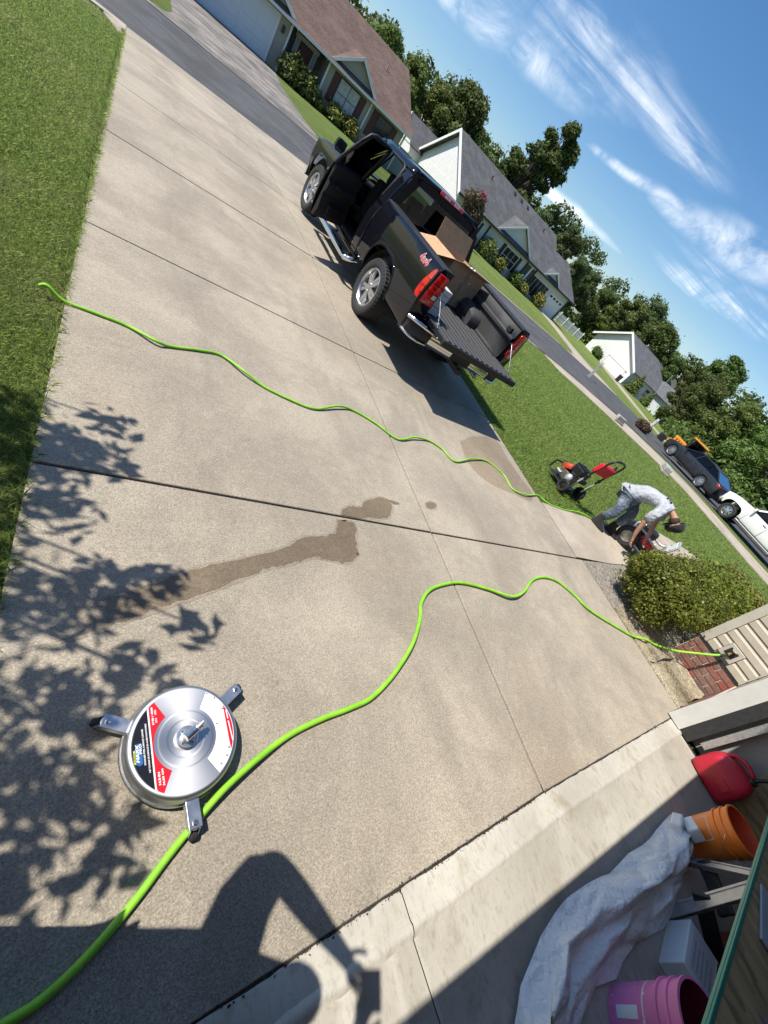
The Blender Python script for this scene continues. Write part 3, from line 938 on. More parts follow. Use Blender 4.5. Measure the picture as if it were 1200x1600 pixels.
# --- red fuel can
can = thing('fuel_can', 'red plastic fuel can with black spout just inside the garage', 'fuel can', (5.03, -.70, .012), rad(-8), scale=1.12)
def sq(w_, d_, z, r_=.3, n=24, cx=0, cy=0):
    out = []
    for k in range(n):
        t = 2 * math.pi * k / n
        c, s_ = math.cos(t), math.sin(t); e = 0.42
        out.append((cx + math.copysign(abs(c) ** e, c) * w_ / 2, cy + math.copysign(abs(s_) ** e, s_) * d_ / 2, z))
    return out
q = MB()
q.loft([sq(.19, .30, 0), sq(.215, .325, .012), sq(.225, .335, .06), sq(.225, .335, .16), sq(.22, .33, .20), sq(.185, .29, .245, cy=-.005), (sq(.12, .20, .285, cy=-.02)), sq(.085, .12, .30, cy=-.03)])
q.build('body', 'red_plastic', can, smooth=50, sub=1)
q = MB(); q.tube(catmull([(0, .115, .225), (0, .10, .30), (0, .03, .335), (0, -.05, .325), (0, -.07, .29)], 5), .017, 8); q.build('handle', 'red_plastic', can, smooth=60)
q = MB(); q.lathe([(.034, .27), (.036, .29), (.036, .315), (.028, .32), (.012, .325)], 16, Matrix.Translation((0, -.075, 0)), False, True); q.build('cap', 'black_plastic', can, smooth=40)
q = MB(); q.tube(catmull([(0, -.075, .32), (.015, -.09, .38), (.04, -.13, .45), (.05, -.15, .50)], 5), [.014] * 6 + [.010] * 10, 10); q.build('spout', 'black_plastic', can, smooth=60)
q = MB(); q.bb(-.118, -.112, -.10, -.02, .10, .16); q.build('label_panel', 'red_plastic', can, bevel=.004)

# --- buckets
def bucket(name, label, loc, mat, inner, rz, art=None):
    t = thing(name, label, 'bucket', loc, rz)
    b_ = MB()
    pr = [(.128, 0), (.132, .004), (.138, .10), (.145, .245), (.145, .250), (.156, .252), (.157, .262), (.148, .264), (.149, .300), (.158, .302), (.158, .312), (.150, .314), (.151, .352), (.160, .356), (.160, .366), (.148, .368)]
    b_.lathe(pr, 40, None, True, False); b_.build('shell', mat, t, smooth=40)
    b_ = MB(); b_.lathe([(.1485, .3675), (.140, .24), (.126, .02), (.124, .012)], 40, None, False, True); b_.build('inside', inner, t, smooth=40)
    b_ = MB()
    b_.tube([(.158 * math.cos(a), .158 * math.sin(a), .305 - .10 * abs(math.sin(a)) ** .6 if False else .305) for a in (0, .01)], .003, 6)
    pts = []
    for i in range(25):
        a = math.pi * i / 24
        pts.append((.163 * math.cos(a), .05 + .150 * math.sin(a) * .9, .306 - .115 * math.sin(a)))
    b_.tube(pts, .0022, 6); b_.build('bail_handle', 'steel', t, smooth=60)
    b_ = MB(); b_.tube(pts[10:15], .008, 8); b_.build('grip', 'paint_white', t, smooth=60)
    return t
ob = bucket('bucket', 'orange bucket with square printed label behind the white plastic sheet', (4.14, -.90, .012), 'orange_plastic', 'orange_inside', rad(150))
# printed square frame and hatch lettering on the orange bucket's flank (curved decal geometry)
def decal(parent, name, mat, a0, a1, z0, z1, r_=.1422):
    b_ = MB()
    b_.grid(10, 2, lambda u_, v_: ((r_ + (z0 + (z1 - z0) * v_ - .17) * .047) * math.cos(a0 + (a1 - a0) * u_), (r_ + (z0 + (z1 - z0) * v_ - .17) * .047) * math.sin(a0 + (a1 - a0) * u_), z0 + (z1 - z0) * v_))
    return b_.build(name, mat, parent, smooth=60)
A0 = rad(180 - 150 - 25)
for (a, b_, z0, z1) in ((-.75, .35, .205, .209), (-.75, .35, .075, .079), (-.75, -.72, .075, .209), (.32, .35, .075, .209)):
    decal(ob, 'label_frame', 'paint_white', A0 + a, A0 + b_, z0, z1)
for k in range(5):
    decal(ob, 'lettering', 'paint_white', A0 - .62 + k * .17, A0 - .52 + k * .17, .085 + k * .004, .125 + k * .004)
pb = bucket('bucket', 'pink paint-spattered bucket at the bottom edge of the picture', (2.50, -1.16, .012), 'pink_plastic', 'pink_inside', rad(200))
decal(pb, 'label_stripe', 'paint_white', rad(-70), rad(-52), .05, .16)
decal(pb, 'label_stripe', 'paint_white', rad(-120), rad(-20), .184, .190)
rr = random.Random(3)
for k in range(26):
    a = rad(rr.uniform(-150, 60)); z = rr.uniform(.02, .24); s_ = rr.uniform(.004, .012)
    decal(pb, 'paint_spatter', 'paint_white', a, a + s_ * 5, z, z + s_ * .7)

# --- white box and black bag behind the pink bucket
bx_ = thing('carton', 'white printed carton lying behind the pink bucket', 'carton', (3.10, -1.20, .012), rad(14))
q = MB(); q.bb(-.10, .20, -.16, .10, 0, .145); q.build('body', 'paint_white', bx_, bevel=.006)
q = MB(); q.bb(-.09, .19, -.150, -.105, .1455, .1462); q.build('label_stripe', 'black_plastic', bx_)
q = MB(); q.bb(-.08, .18, -.085, .07, .1455, .1462); q.build('label_panel', 'carton_print', bx_)
for k in range(7):
    q = MB(); q.bb(-.075 + k * .036, -.052 + k * .036, -.140, -.115, .1464, .1470); q.build('lettering', 'paint_white', bx_)
for k in range(5):
    q = MB(); q.bb(-.06, .10 + .012 * (k % 3), -.072 + k * .028, -.060 + k * .028, .1464, .1470); q.build('fine_print', 'grey_panel', bx_)
bg_ = MB(); r3 = random.Random(9)
def bagr(z, s_):
    return [(s_ * (.12 + .02 * math.sin(5 * t + z * 30)) * math.cos(t), s_ * (.10 + .02 * math.cos(7 * t + z * 22)) * math.sin(t), z) for t in [2 * math.pi * k / 28 for k in range(28)]]
bg_.loft([bagr(0, .9), bagr(.03, 1.05), bagr(.09, 1.1), bagr(.16, .9), bagr(.21, .5), bagr(.24, .2), bagr(.28, .3)])
o = bg_.build('rubbish_bag', 'black_plastic', None, smooth=60); o.location = (3.30, -1.42, .012)
tag(o, 'small black crinkled plastic bag beside the white carton', 'bag')

# --- crumpled white plastic sheet
NA, NC = 17, 6
r5 = random.Random(31)
bm = bmesh.new(); gridv = []
for i in range(NA + 1):
    rowv = []
    for k in range(NC + 1):
        a, c = i / NA, k / NC
        x = 1.30 + 2.72 * a
        y0 = -.695 + .02 * math.sin(a * 6) - .34 * max(0, .34 - a) / .34
        wd = .36 + .05 * math.sin(a * 5.2 + 2) - .16 * max(0, a - .72) / .28 - .10 * max(0, .3 - a) / .3
        e = min(1, c * 4) * min(1, (1 - c) * 3.5)
        h_ = (.045 + .04 * math.sin(a * 9 + 1) + .05 * math.exp(-((c - .3) / .2) ** 2)) * e
        h_ += r5.choice((0, 0, .02, .055, -.025)) * e + r5.uniform(-.01, .01) * e + (.05 if k == 2 else 0) * math.sin(a * 5 + 1) ** 2
        jx = r5.uniform(-.05, .05) if 0 < i < NA else 0; jy = r5.uniform(-.022, .022)
        rowv.append(bm.verts.new((x + jx - .10 * c * (1 - a), y0 - wd * c + jy, .026 + max(0.0, h_))))
    gridv.append(rowv)
for i in range(NA):
    for k in range(NC):
        A_, B_, C2, D2 = gridv[i][k], gridv[i + 1][k], gridv[i + 1][k + 1], gridv[i][k + 1]
        if r5.random() < .5: bm.faces.new((A_, B_, C2)); bm.faces.new((A_, C2, D2))
        else: bm.faces.new((A_, B_, D2)); bm.faces.new((B_, C2, D2))
cl = bm.edges.layers.float.new('crease_edge')
for ed in bm.edges: ed[cl] = r5.choice((.5, .8, .95, 1.0, 1.0))
for f in bm.faces: f.smooth = True
bmesh.ops.recalc_face_normals(bm, faces=bm.faces)
me = bpy.data.meshes.new('plastic_sheet'); bm.to_mesh(me); bm.free(); me.materials.append(M('tarp_white'))
o = bpy.data.objects.new('plastic_sheet', me); COL.objects.link(o)
md = o.modifiers.new('round', 'SUBSURF'); md.levels = 2; md.render_levels = 2
tag(o, 'crumpled white plastic sheet lying in a heap on the garage floor', 'plastic sheet')
q = MB(); q.box((3.93, -.80, .15), (.13, .10, .08), (.2, .35, .5)); q.box((3.86, -.74, .10), (.16, .08, .07), (.5, .1, .2))
o = q.build('paper_bag', 'paint_white', None, bevel=.012)
tag(o, 'small white packet on the far end of the plastic sheet', 'packet')

# --- trestle table: OSB top with a green painted edge on aluminium legs
tb = thing('work_table', 'OSB work table with green edge on grey folding legs', 'table', (2.0, -.97, 0), rad(4.2))
q = MB(); q.bb(-.9, 2.5, -1.25, -.012, .617, .640); q.build('top', 'osb', tb)
q = MB(); q.bb(-.9, 2.5, -.011, .004, .612, .630); q.build('edge_band', 'green_edge', tb, bevel=.003)
q = MB(); q.bb(-.9, 2.5, -.011, .006, .632, .644); q.build('edge_band', 'green_edge', tb, bevel=.003)
def leg(p0, p1, nm='leg'):
    b_ = MB(); p0 = Vector(p0); p1 = Vector(p1); d = p1 - p0; L = d.length
    rot = d.to_track_quat('Z', 'Y').to_matrix().to_4x4()
    mt = Matrix.Translation((p0 + p1) / 2) @ rot
    for (cx, cy, sx, sy) in ((0, 0, .022, .070), (0, .028, .034, .014), (0, -.028, .034, .014)):
        for (v0) in (0,):
            b2 = MB(); b2.box((cx, cy, 0), (sx, sy, L)); b_.add([mt @ Vector(vv_) for vv_ in b2.v], b2.f)
    return b_.build(nm, 'alu', tb, bevel=.003)
def brk(p0, p1):
    b_ = MB(); p0 = Vector(p0); p1 = Vector(p1); d = p1 - p0
    mt = Matrix.Translation((p0 + p1) / 2) @ d.to_track_quat('Z', 'Y').to_matrix().to_4x4()
    b2 = MB(); b2.box((0, 0, 0), (.028, .09, d.length)); b_.add([mt @ Vector(vv_) for vv_ in b2.v], b2.f)
    return b_.build('bracket', 'black_plastic', tb, bevel=.006)
leg((1.83, -.10, .03), (1.42, -.09, .60)); leg((1.30, -.16, .03), (1.36, -.10, .60))
leg((1.83, -1.0, .03), (1.42, -1.0, .60)); leg((1.30, -1.0, .03), (1.36, -1.0, .60))
leg((-.4, -.10, .03), (-.2, -.09, .60)); leg((.1, -.16, .03), (-.1, -.10, .60))
brk((1.72, -.075, .20), (1.56, -.30, .22)); brk((1.325, -.095, .26), (1.45, -.50, .06))
# things on the table
q = MB(); q.box((0, 0, 0), (.36, .30, .012)); o = q.build('grey_panel', 'grey_panel', None, bevel=.003)
o.matrix_world = Matrix.Translation((3.05, -1.10, .652)) @ Matrix.Rotation(rad(14), 4, 'Z')
tag(o, 'pale grey flat panel lying on the OSB table', 'panel')
dr = thing('spray_bottle', 'blue bottle with dark trigger head standing on the OSB table', 'bottle', (2.48, -1.16, .642), rad(40))
q = MB(); q.lathe([(.040, 0), (.044, .006), (.044, .13), (.030, .17), (.016, .19), (.016, .205)], 20, None, True, True); q.build('bottle_body', 'blue_plastic', dr, smooth=45)
q = MB(); q.bb(-.055, .03, -.014, .014, .205, .24); q.box((-.045, 0, .18), (.012, .02, .06), (0, rad(25), 0)); q.build('trigger_head', 'black_plastic', dr, bevel=.005)
q = MB(); q.lathe([(.0445, .03), (.0445, .11)], 20); q.build('label_panel', 'black_plastic', dr, smooth=60)
# red tool case under the table
tc_ = thing('tool_case', 'dark red tool case under the OSB table', 'tool case', (3.58, -1.46, .012), rad(10))
q = MB(); q.bb(-.20, .22, -.14, .14, 0, .15); q.build('case', 'tool_red', tc_, bevel=.012)
q = MB(); q.bb(-.21, .23, -.145, .145, .155, .22); q.build('lid', 'tool_red', tc_, bevel=.014)
for y in (-.08, .08):
    q = MB(); q.bb(-.218, -.205, y - .02, y + .02, .12, .19); q.build('latch', 'steel', tc_, bevel=.003)
# ================================================================== HOSES AND SURFACE CLEANER
def mat_hose():
    m, b, p, oc, wc = new_mat('hose_green')
    n = b.noise(wc, 9, 4, .6); n2 = b.noise(wc, 160, 3, .7)
    col = b.mix(b.ramp(n, .3, .7), (.175, .46, .020), (.28, .60, .035))
    col = b.mix(b.math('MULTIPLY', b.ramp(n2, .58, .75), .55), col, (.09, .19, .03))
    b.set(p.inputs['Base Color'], col); p.inputs['Roughness'].default_value = .48
    b.set(p.inputs['Normal'], b.bump(b.noise(b.mapping(wc, (1, 1, 1)), 220, 2, .5), .12, .002))
mat_hose()
rz_ = random.Random(2)
def hose(name, pts, r_, label, lead=None):
    path = catmull(pts, 10)
    path = [Vector((q.x, q.y, q.z)) for q in path]
    if lead: path += catmull([path[-1]] + lead, 10)[1:]
    # never below the ground
    b_ = MB(); b_.tube(path, r_, 12)
    o = b_.build(name, 'hose_green', None, smooth=180)
    return o, path
H1 = []
for i, (x, y, z) in enumerate(HOSE1):
    H1.append((x, y, .0115 + (.03 if x < -.05 else 0) + (.018 if i % 4 == 1 else 0)))
h1, p1_ = hose('garden_hose', H1, .0105, '', [(7.25, 2.40, .02), (7.45, 2.38, .10), (7.62, 2.36, .20)])
tag(h1, 'lime green hose crossing the drive behind the truck from grass to washer', 'hose')
H2 = [(x, y, .0135 + .022 * max(0, math.sin(i * .9 + .4)) ** 2 * (1 if i > 6 else 0)) for i, (x, y, z) in enumerate(HOSE2)]
lead2 = [(5.45, .66, .022), (5.62, .60, .062), (5.80, .52, .070), (6.00, .40, .16), (6.14, .30, .30), (6.22, .235, .40), (6.272, .195, .478), (6.285, .182, .512)]
h2, p2_ = hose('garden_hose', H2[:-2] + [(5.22, .76, .0135)] + lead2, .0128, '')
tag(h2, 'lime green hose curving through the foreground up to the wall tap', 'hose')
q = MB(); q.cyl((6.272, .193, .48), (6.287, .181, .515), .0165, n=14); q.cyl((6.262, .20, .455), (6.274, .192, .483), .015, .0165, 14)
q.build('coupling', 'black_plastic', h2, smooth=40)

def mat_disc():
    m, b, p, oc, wc = new_mat('spun_steel')
    sp_ = b.n('ShaderNodeSeparateXYZ', {0: oc})
    x, y = sp_.outputs[0], sp_.outputs[1]
    r_ = b.math('SQRT', b.math('ADD', b.math('MULTIPLY', x, x), b.math('MULTIPLY', y, y)))
    cv = b.n('ShaderNodeCombineXYZ', {0: b.math('MULTIPLY', r_, 900.0), 1: 0.0, 2: 0.0})
    ring = b.noise(cv.outputs[0], 1.0, 3, .7)
    p.inputs['Metallic'].default_value = 1.0
    b.set(p.inputs['Base Color'], b.mix(ring, (.56, .56, .57), (.68, .68, .69)))
    b.set(p.inputs['Roughness'], b.ramp(ring, .2, .8, .42, .56))
    p.inputs['Anisotropic'].default_value = .5
    tg = b.n('ShaderNodeTangent', direction_type='RADIAL', axis='Z')
    m.node_tree.links.new(tg.outputs[0], p.inputs['Tangent'])
    b.set(p.inputs['Normal'], b.bump(ring, .05, .001))
mat_disc()
simple('label_black', (.012, .012, .016), .3, 0, .1, 20)
simple('label_red', (.55, .012, .022), .32, 0, .06, 20)
simple('label_white', (.78, .78, .78), .32, 0, .03, 20)
simple('label_yellow', (.55, .60, .05), .35, 0, .05, 20)
simple('label_blue', (.03, .13, .38), .35, 0, .05, 20)
simple('label_grey', (.32, .33, .36), .4, 0, .05, 20)
simple('zinc', (.60, .61, .62), .32, .9, .1, 30)

sc = thing('surface_cleaner', 'round stainless steel pressure washer surface cleaner on three casters', 'surface cleaner', (.567, .400, 0.0))
RT = .183
sc.scale = (1.0, 1.0, .86)
q = MB()
q.lathe([(.196, .022), (.199, .020), (.202, .026), (.202, .040), (.198, .046), (.1965, .085), (.1955, .094), (.193, .101), (.189, .1070), (.1845, .1103), (.181, .1113), (.1795, .11149), (.178, .1115), (.140, .1115), (.100, .1115), (.0985, .1115), (.097, .1116), (.094, .1120), (.092, .1121), (.090, .1121), (.068, .1121), (.066, .1120), (.063, .1114), (.061, .1113), (.052, .1113), (.0, .1113)], 96, None)
q.lathe([(.196, .022), (.190, .030), (.186, .09), (.17, .104), (.05, .105), (0, .105)], 64, None)
q.build('housing', 'spun_steel', sc, smooth=35)
q = MB(); q.lathe([(.2035, .030), (.2055, .033), (.2055, .041), (.2035, .044), (.2015, .040), (.2015, .033), (.2035, .030)], 96); q.build('rim_bead', 'steel', sc, smooth=60)
q = MB(); q.lathe([(.1925, .004), (.195, .004), (.195, .03), (.1925, .03), (.1925, .004)], 72); q.build('skirt_brush', 'black_rubber', sc, smooth=40)
q = MB(); q.lathe([(.040, .1120), (.040, .124), (.036, .128), (.024, .129), (.023, .150), (.020, .153)], 28, None, False, True); q.build('hub', 'zinc', sc, smooth=35)
for k in range(4):
    a = rad(45 + 90 * k); q = MB(); q.lathe([(.0045, .1305), (.0045, .1345), (.003, .136)], 6, Matrix.Translation((.0265 * math.cos(a), .0265 * math.sin(a), 0)), False, True); q.build('bolt', 'steel', sc, smooth=30)
# swivel elbow + quick connect plug
e = MB()
e.tube([(0, 0, .150), (0, 0, .166)], .013, 6)
e.build('swivel_nut', 'zinc', sc, smooth=30)
e = MB(); e.tube([(-.018, -.012, .170), (.0, 0, .170), (.020, .014, .172)], .0145, 14); e.build('swivel_body', 'steel', sc, smooth=40)
e = MB()
path = []; rr_ = []
for t, r_ in ((.020, .012), (.026, .012), (.0265, .0155), (.032, .0155), (.0325, .0105), (.040, .0105), (.0405, .0135), (.045, .0135), (.0455, .0085), (.056, .0085), (.058, .005)):
    path.append((t * .80, t * .58, .172 + (t - .02) * .25)); rr_.append(r_)
e.tube(path, rr_, 12); e.build('plug', 'zinc', sc, smooth=30)
# caster arms
for ang in (157, 37, 276):
    A = Matrix.Rotation(rad(ang), 4, 'Z')
    a = MB()
    # folded bracket: plate with turned-down cheeks
    for (x0, x1, y0, y1, z0, z1) in ((.186, .285, -.0225, .0225, .076, .0795), (.186, .278, -.0225, -.0190, .045, .076), (.186, .278, .0190, .0225, .045, .076)):
        bb_ = MB(); bb_.bb(x0, x1, y0, y1, z0, z1); a.add([A @ Vector(v_) for v_ in bb_.v], bb_.f)
    arm = a.build('caster_arm', 'zinc', sc, bevel=.002)
    a = MB(); a.lathe([(.010, .0797), (.010, .0835), (.0065, .0875), (.0, .088)], 6, A @ Matrix.Translation((.268, 0, 0)), False, True); a.build('nut', 'steel', arm, smooth=30)
    a = MB(); a.lathe([(.020, .062), (.022, .068), (.022, .073), (.012, .076)], 18, A @ Matrix.Translation((.268, 0, 0)), True, True); a.build('swivel_plate', 'zinc', arm, smooth=40)
    fork = MB()
    for s_ in (-1, 1):
        bb_ = MB(); bb_.box((.282, s_ * .0155, .046), (.030, .003, .044), (0, rad(-20), 0)); fork.add([A @ Vector(v_) for v_ in bb_.v], bb_.f)
    fk = fork.build('fork', 'zinc', arm, bevel=.001)
    wh = MB(); mt = A @ Matrix.Translation((.290, 0, .0265)) @ Matrix.Rotation(rad(90), 4, 'X')
    wh.lathe([(.006, -.0125), (.022, -.0120), (.0262, -.009), (.0262, .009), (.022, .0120), (.006, .0125)], 28, mt, True, True)
    wh.build('caster_wheel', 'black_rubber', arm, smooth=35)
# printed labels, laid as thin films on the plate
LD = Matrix.Rotation(rad(96), 4, 'Z')     # label axes: x along the chord, y outwards
def film(poly, name, mat, z):
    bm = bmesh.new()
    vs_ = [bm.verts.new(LD @ Vector((a, b_, z))) for a, b_ in poly]
    bm.faces.new(vs_); bm.normal_update(); bmesh.ops.triangulate(bm, faces=bm.faces); bm.normal_update()
    for f in bm.faces:
        if f.normal.z < 0: f.normal_flip()
    me = bpy.data.meshes.new(name); bm.to_mesh(me); bm.free(); me.materials.append(M(mat))
    o = bpy.data.objects.new(name, me); COL.objects.link(o); o.parent = sc
    return o
def arc(r_, a0, a1, n=24):
    return [(r_ * math.cos(a0 + (a1 - a0) * i / n), r_ * math.sin(a0 + (a1 - a0) * i / n)) for i in range(n + 1)]
ZL = .1122
RL = .1775
hc = math.acos(.119 / RL)
film(arc(RL, math.pi / 2 - hc, math.pi / 2 + hc, 40), 'label_film', 'label_black', ZL)
hw = math.acos(.1135 / RL)
film([(-math.sin(hc) * RL, .1188), (math.sin(hc) * RL, .1188), (math.sin(hw) * RL, .1137), (-math.sin(hw) * RL, .1137)], 'label_stripe', 'label_white', ZL)
hi = math.asin(.0905 / .109)
for s_ in (1, -1):
    inner = [(s_ * a, b_) for a, b_ in arc(.109, math.pi / 2, math.pi / 2 - hi, 16)]
    outer = [(s_ * math.sin(hw) * RL, .1134)] + [(s_ * math.sin(t_) * RL, math.cos(t_) * RL) for t_ in [hw + (1.02 - hw) * i / 6 for i in range(1, 7)]]
    op = [Vector((0, .1134, 0))] + [Vector((p_[0], p_[1], 0)) for p_ in outer]
    cum = [0]
    for i_ in range(len(op) - 1): cum.append(cum[-1] + (op[i_ + 1] - op[i_]).length)
    def at_len(L_):
        for i_ in range(len(op) - 1):
            if L_ <= cum[i_ + 1] + 1e-9: return op[i_].lerp(op[i_ + 1], (L_ - cum[i_]) / (cum[i_ + 1] - cum[i_]))
        return op[-1]
    fm = MB(); n_ = len(inner)
    for k in range(n_):
        o_ = at_len(cum[-1] * k / (n_ - 1)); fm.v.append(tuple(LD @ Vector((o_.x, o_.y, ZL)))); fm.v.append(tuple(LD @ Vector((inner[k][0], inner[k][1], ZL))))
    for k in range(n_ - 1):
        fm.f.append((2 * k, 2 * k + 1, 2 * k + 3, 2 * k + 2)); fm.mi.append(0)
    fm.build('label_film', 'label_red', sc)
# white instruction panel
aw0, aw1 = rad(-33), rad(-147)
film(arc(.1085, aw0 - rad(2), aw1 + rad(2), 30) + list(reversed(arc(RL - .001, aw0, aw1, 40))), 'label_film', 'label_white', ZL)
hr = math.acos(.152 / (RL - .003))
film([(math.sin(t_) * (RL - .003), -math.cos(t_) * (RL - .003)) for t_ in [-hr + 2 * hr * i / 20 for i in range(21)]], 'label_stripe', 'label_red', ZL + .0004)
def letter(body, s_, t_, length, mat, z=ZL + .0006, bold=0.0, shear=0.0, hgt=None, rot=0):
    me = text_mesh(body, .02, mat, 'CENTER', shear, bold)
    xs_ = [v_.co.x for v_ in me.vertices]; ys_ = [v_.co.y for v_ in me.vertices]
    k = length / (max(xs_) - min(xs_)); ky = (hgt / (max(ys_) - min(ys_))) if hgt else k
    cx = (max(xs_) + min(xs_)) / 2; cy = (max(ys_) + min(ys_)) / 2
    for v_ in me.vertices: v_.co.x = (v_.co.x - cx) * k; v_.co.y = (v_.co.y - cy) * ky
    return ref('lettering', me, sc, LD @ Matrix.Translation((s_, t_, z)) @ Matrix.Rotation(rot, 4, 'Z'))
letter('STAINLESS STEEL SURFACE CLEANER', .010, .1405, .118, 'label_white', bold=.0006, hgt=.0052)
letter('NETTOYEUR DE SURFACE EN ACIER INOXYDABLE', .004, .1285, .160, 'label_white', bold=.0006, hgt=.0052)
film([(-.042, .1465), (-.047, .156), (-.040, .1675), (.008, .1675), (.024, .162), (.024, .1465)], 'logo_shield', 'label_blue', ZL + .0003)
film([(-.040, .1680), (-.036, .1735), (.004, .1735), (.006, .1680)], 'logo_band', 'label_yellow', ZL + .0005)
letter('SURFACE', -.017, .1708, .032, 'label_black', ZL + .0008, hgt=.0036, bold=.0005)
letter('MAXX', -.006, .1612, .060, 'label_white', ZL + .0008, bold=.0012, shear=.25, hgt=.0098)
letter('PRO', .006, .1510, .032, 'label_white', ZL + .0008, bold=.0006, hgt=.0078)
letter('14.5-IN', -.103, .1025, .040, 'label_white', bold=.0009, hgt=.0075)
letter('36,83 CM', -.102, .0900, .052, 'label_white', bold=.0009, hgt=.0075)
letter('3100 / 4500', .104, .1035, .062, 'label_white', bold=.0008, hgt=.0068)
# fine print blocks and pictograms of the instruction panel: hairlines of print, as lines of tiny bars
rp = random.Random(4)
pr_ = MB()
def bar(s0, s1, t_, h_):
    c = [LD @ Vector((a, b_, ZL + .0006)) for a, b_ in ((s0, t_ - h_ / 2), (s1, t_ - h_ / 2), (s1, t_ + h_ / 2), (s0, t_ + h_ / 2))]
    pr_.quad(*c)
for k in range(14):
    t_ = -.090 - k * .0045
    half = math.sqrt(max(0, (RL - .01) ** 2 - t_ * t_)) - .006
    lim = abs(t_) * 1.28
    half = min(half, lim)
    inn = math.sqrt(max(0, .114 ** 2 - t_ * t_)) + .003 if abs(t_) < .114 else 0
    s_ = -half
    while s_ < half - .004:
        w_ = rp.uniform(.004, .011)
        if abs(s_) > inn and abs(s_ + w_) > inn and (s_ > 0) == (s_ + w_ > 0) and rp.random() < .86 and abs(((s_ + .2) % .043) - .02) > .004:
            bar(s_, min(s_ + w_, half), t_, .0016)
        s_ += w_ + .0018
pr_.build('fine_print', 'label_grey', sc, fix=False)
for (s_, t_) in ((.140, -.098), (-.122, -.108), (.118, -.124), (-.100, -.133), (0.02, -.117), (.07, -.148), (-.075, -.146)):
    film([(s_ - .004, t_ - .003), (s_ + .004, t_ - .003), (s_, t_ + .004)], 'pictogram', 'label_black', ZL + .0007)
film([(-.055, -.1635), (.020, -.1600), (.020, -.1640), (-.055, -.1675)], 'label_stripe', 'label_white', ZL + .0009)
film([(.028, -.1600), (.062, -.1585), (.062, -.1625), (.028, -.1640)], 'label_stripe', 'label_white', ZL + .0009)
for k in range(3):
    for (s0, s1) in ((.078, .095), (.106, .124)):
        film([(s0, .0955 - k * .0022), (s1, .0955 - k * .0022), (s1, .0945 - k * .0022), (s0, .0945 - k * .0022)], 'fine_print', 'label_white', ZL + .0006)
# ================================================================== PICKUP TRUCKS
def mat_paint(name, col, rough=.22, flake=0.0, dirt=0.25, dcol=(.16, .14, .11)):
    m, b, p, oc, wc = new_mat(name)
    n = b.noise(oc, 3.0, 6, .65); n2 = b.noise(oc, 45, 4, .7)
    sp_ = b.n('ShaderNodeSeparateXYZ', {0: oc})
    low = b.ramp(sp_.outputs[2], .95, .35)
    d = b.math('MULTIPLY', b.math('MULTIPLY', b.ramp(n, .40, .72), b.math('ADD', b.math('MULTIPLY', low, .8), .12)), dirt, True)
    b.set(p.inputs['Base Color'], b.mix(d, col, dcol))
    b.set(p.inputs['Roughness'], b.math('ADD', b.ramp(n2, .3, .8, rough, rough + .04), b.math('MULTIPLY', d, .5)))
    p.inputs['Coat Weight'].default_value = .12; p.inputs['Specular IOR Level'].default_value = .26
    p.inputs['Coat Roughness'].default_value = .05
    p.inputs['Metallic'].default_value = flake
mat_paint('paint_black', (.0050, .0056, .0090), .035, 0.0, .16, (.060, .054, .044))
mat_paint('paint_white_car', (.74, .74, .72), .3, 0, .30, (.50, .45, .33))
mat_paint('paint_graphite', (.030, .034, .042), .22, .3, .2)
simple('trim_black', (.014, .014, .015), .55, 0, .3, 20, .1)
simple('interior_black', (.016, .016, .018), .85, 0, .3, 15, .2)
simple('bedliner', (.040, .040, .042), .62, 0, .25, 60, .6, 260)
simple('chrome', (.72, .72, .73), .09, 1.0, .04, 20)
simple('alloy', (.52, .53, .55), .30, .9, .08, 20)
simple('tyre', (.026, .026, .027), .85, 0, .25, 30, .3)
simple('brake_dark', (.03, .03, .03), .6, .4, .3, 30)
def mat_glass(name, tint, refl=.9):
    m, b, p, oc, wc = new_mat(name)
    tr = b.n('ShaderNodeBsdfTransparent', {'Color': tint + (1,)})
    gl = b.n('ShaderNodeBsdfGlossy', {'Color': (refl, refl, refl, 1), 'Roughness': .02})
    fr = b.n('ShaderNodeFresnel', {'IOR': 1.5})
    mx = b.n('ShaderNodeMixShader', {0: fr.outputs[0], 1: tr.outputs[0], 2: gl.outputs[0]})
    m.node_tree.links.new(mx.outputs[0], m.node_tree.nodes['Material Output'].inputs[0])
mat_glass('glass_tint', (.09, .12, .115)); mat_glass('glass_clear', (.70, .76, .74)); mat_glass('glass_dark', (.05, .055, .055))
def mat_lens(name, col):
    m, b, p, oc, wc = new_mat(name)
    n = b.noise(b.mapping(oc, (1, 1, 3)), 9, 2, .4)
    b.set(p.inputs['Base Color'], b.mix(b.ramp(n, .4, .6), tuple(c * .55 for c in col), col))
    p.inputs['Roughness'].default_value = .12
    p.inputs['Coat Weight'].default_value = 1.0; p.inputs['Coat Roughness'].default_value = .03
mat_lens('lens_red', (.62, .010, .012)); mat_lens('lens_dark_red', (.28, .004, .006))
simple('lens_clear', (.62, .63, .64), .12, .2, .1, 30)

def interp(tab, x):
    if x <= tab[0][0]: return tab[0][1]
    for (a, fa), (b_, fb) in zip(tab, tab[1:]):
        if x <= b_: return fa + (fb - fa) * (x - a) / (b_ - a)
    return tab[-1][1]
def Wbody(z):
    return interp([(.36, .88), (.46, .945), (.56, .975), (.70, .995), (.86, 1.005), (1.0, 1.0), (1.10, .985), (1.18, .962), (1.24, .945), (1.34, .93)], z)
def Wbed(z):
    return interp([(.36, .90), (.46, .955), (.56, .985), (.70, 1.0), (.86, 1.01), (1.0, 1.008), (1.12, .998), (1.22, .985), (1.30, .975), (1.335, .955), (1.345, .93)], z)
def Wcab(z):
    return interp([(1.16, .962), (1.22, .945), (1.50, .84), (1.74, .735), (1.82, .68), (1.85, .62)], z)

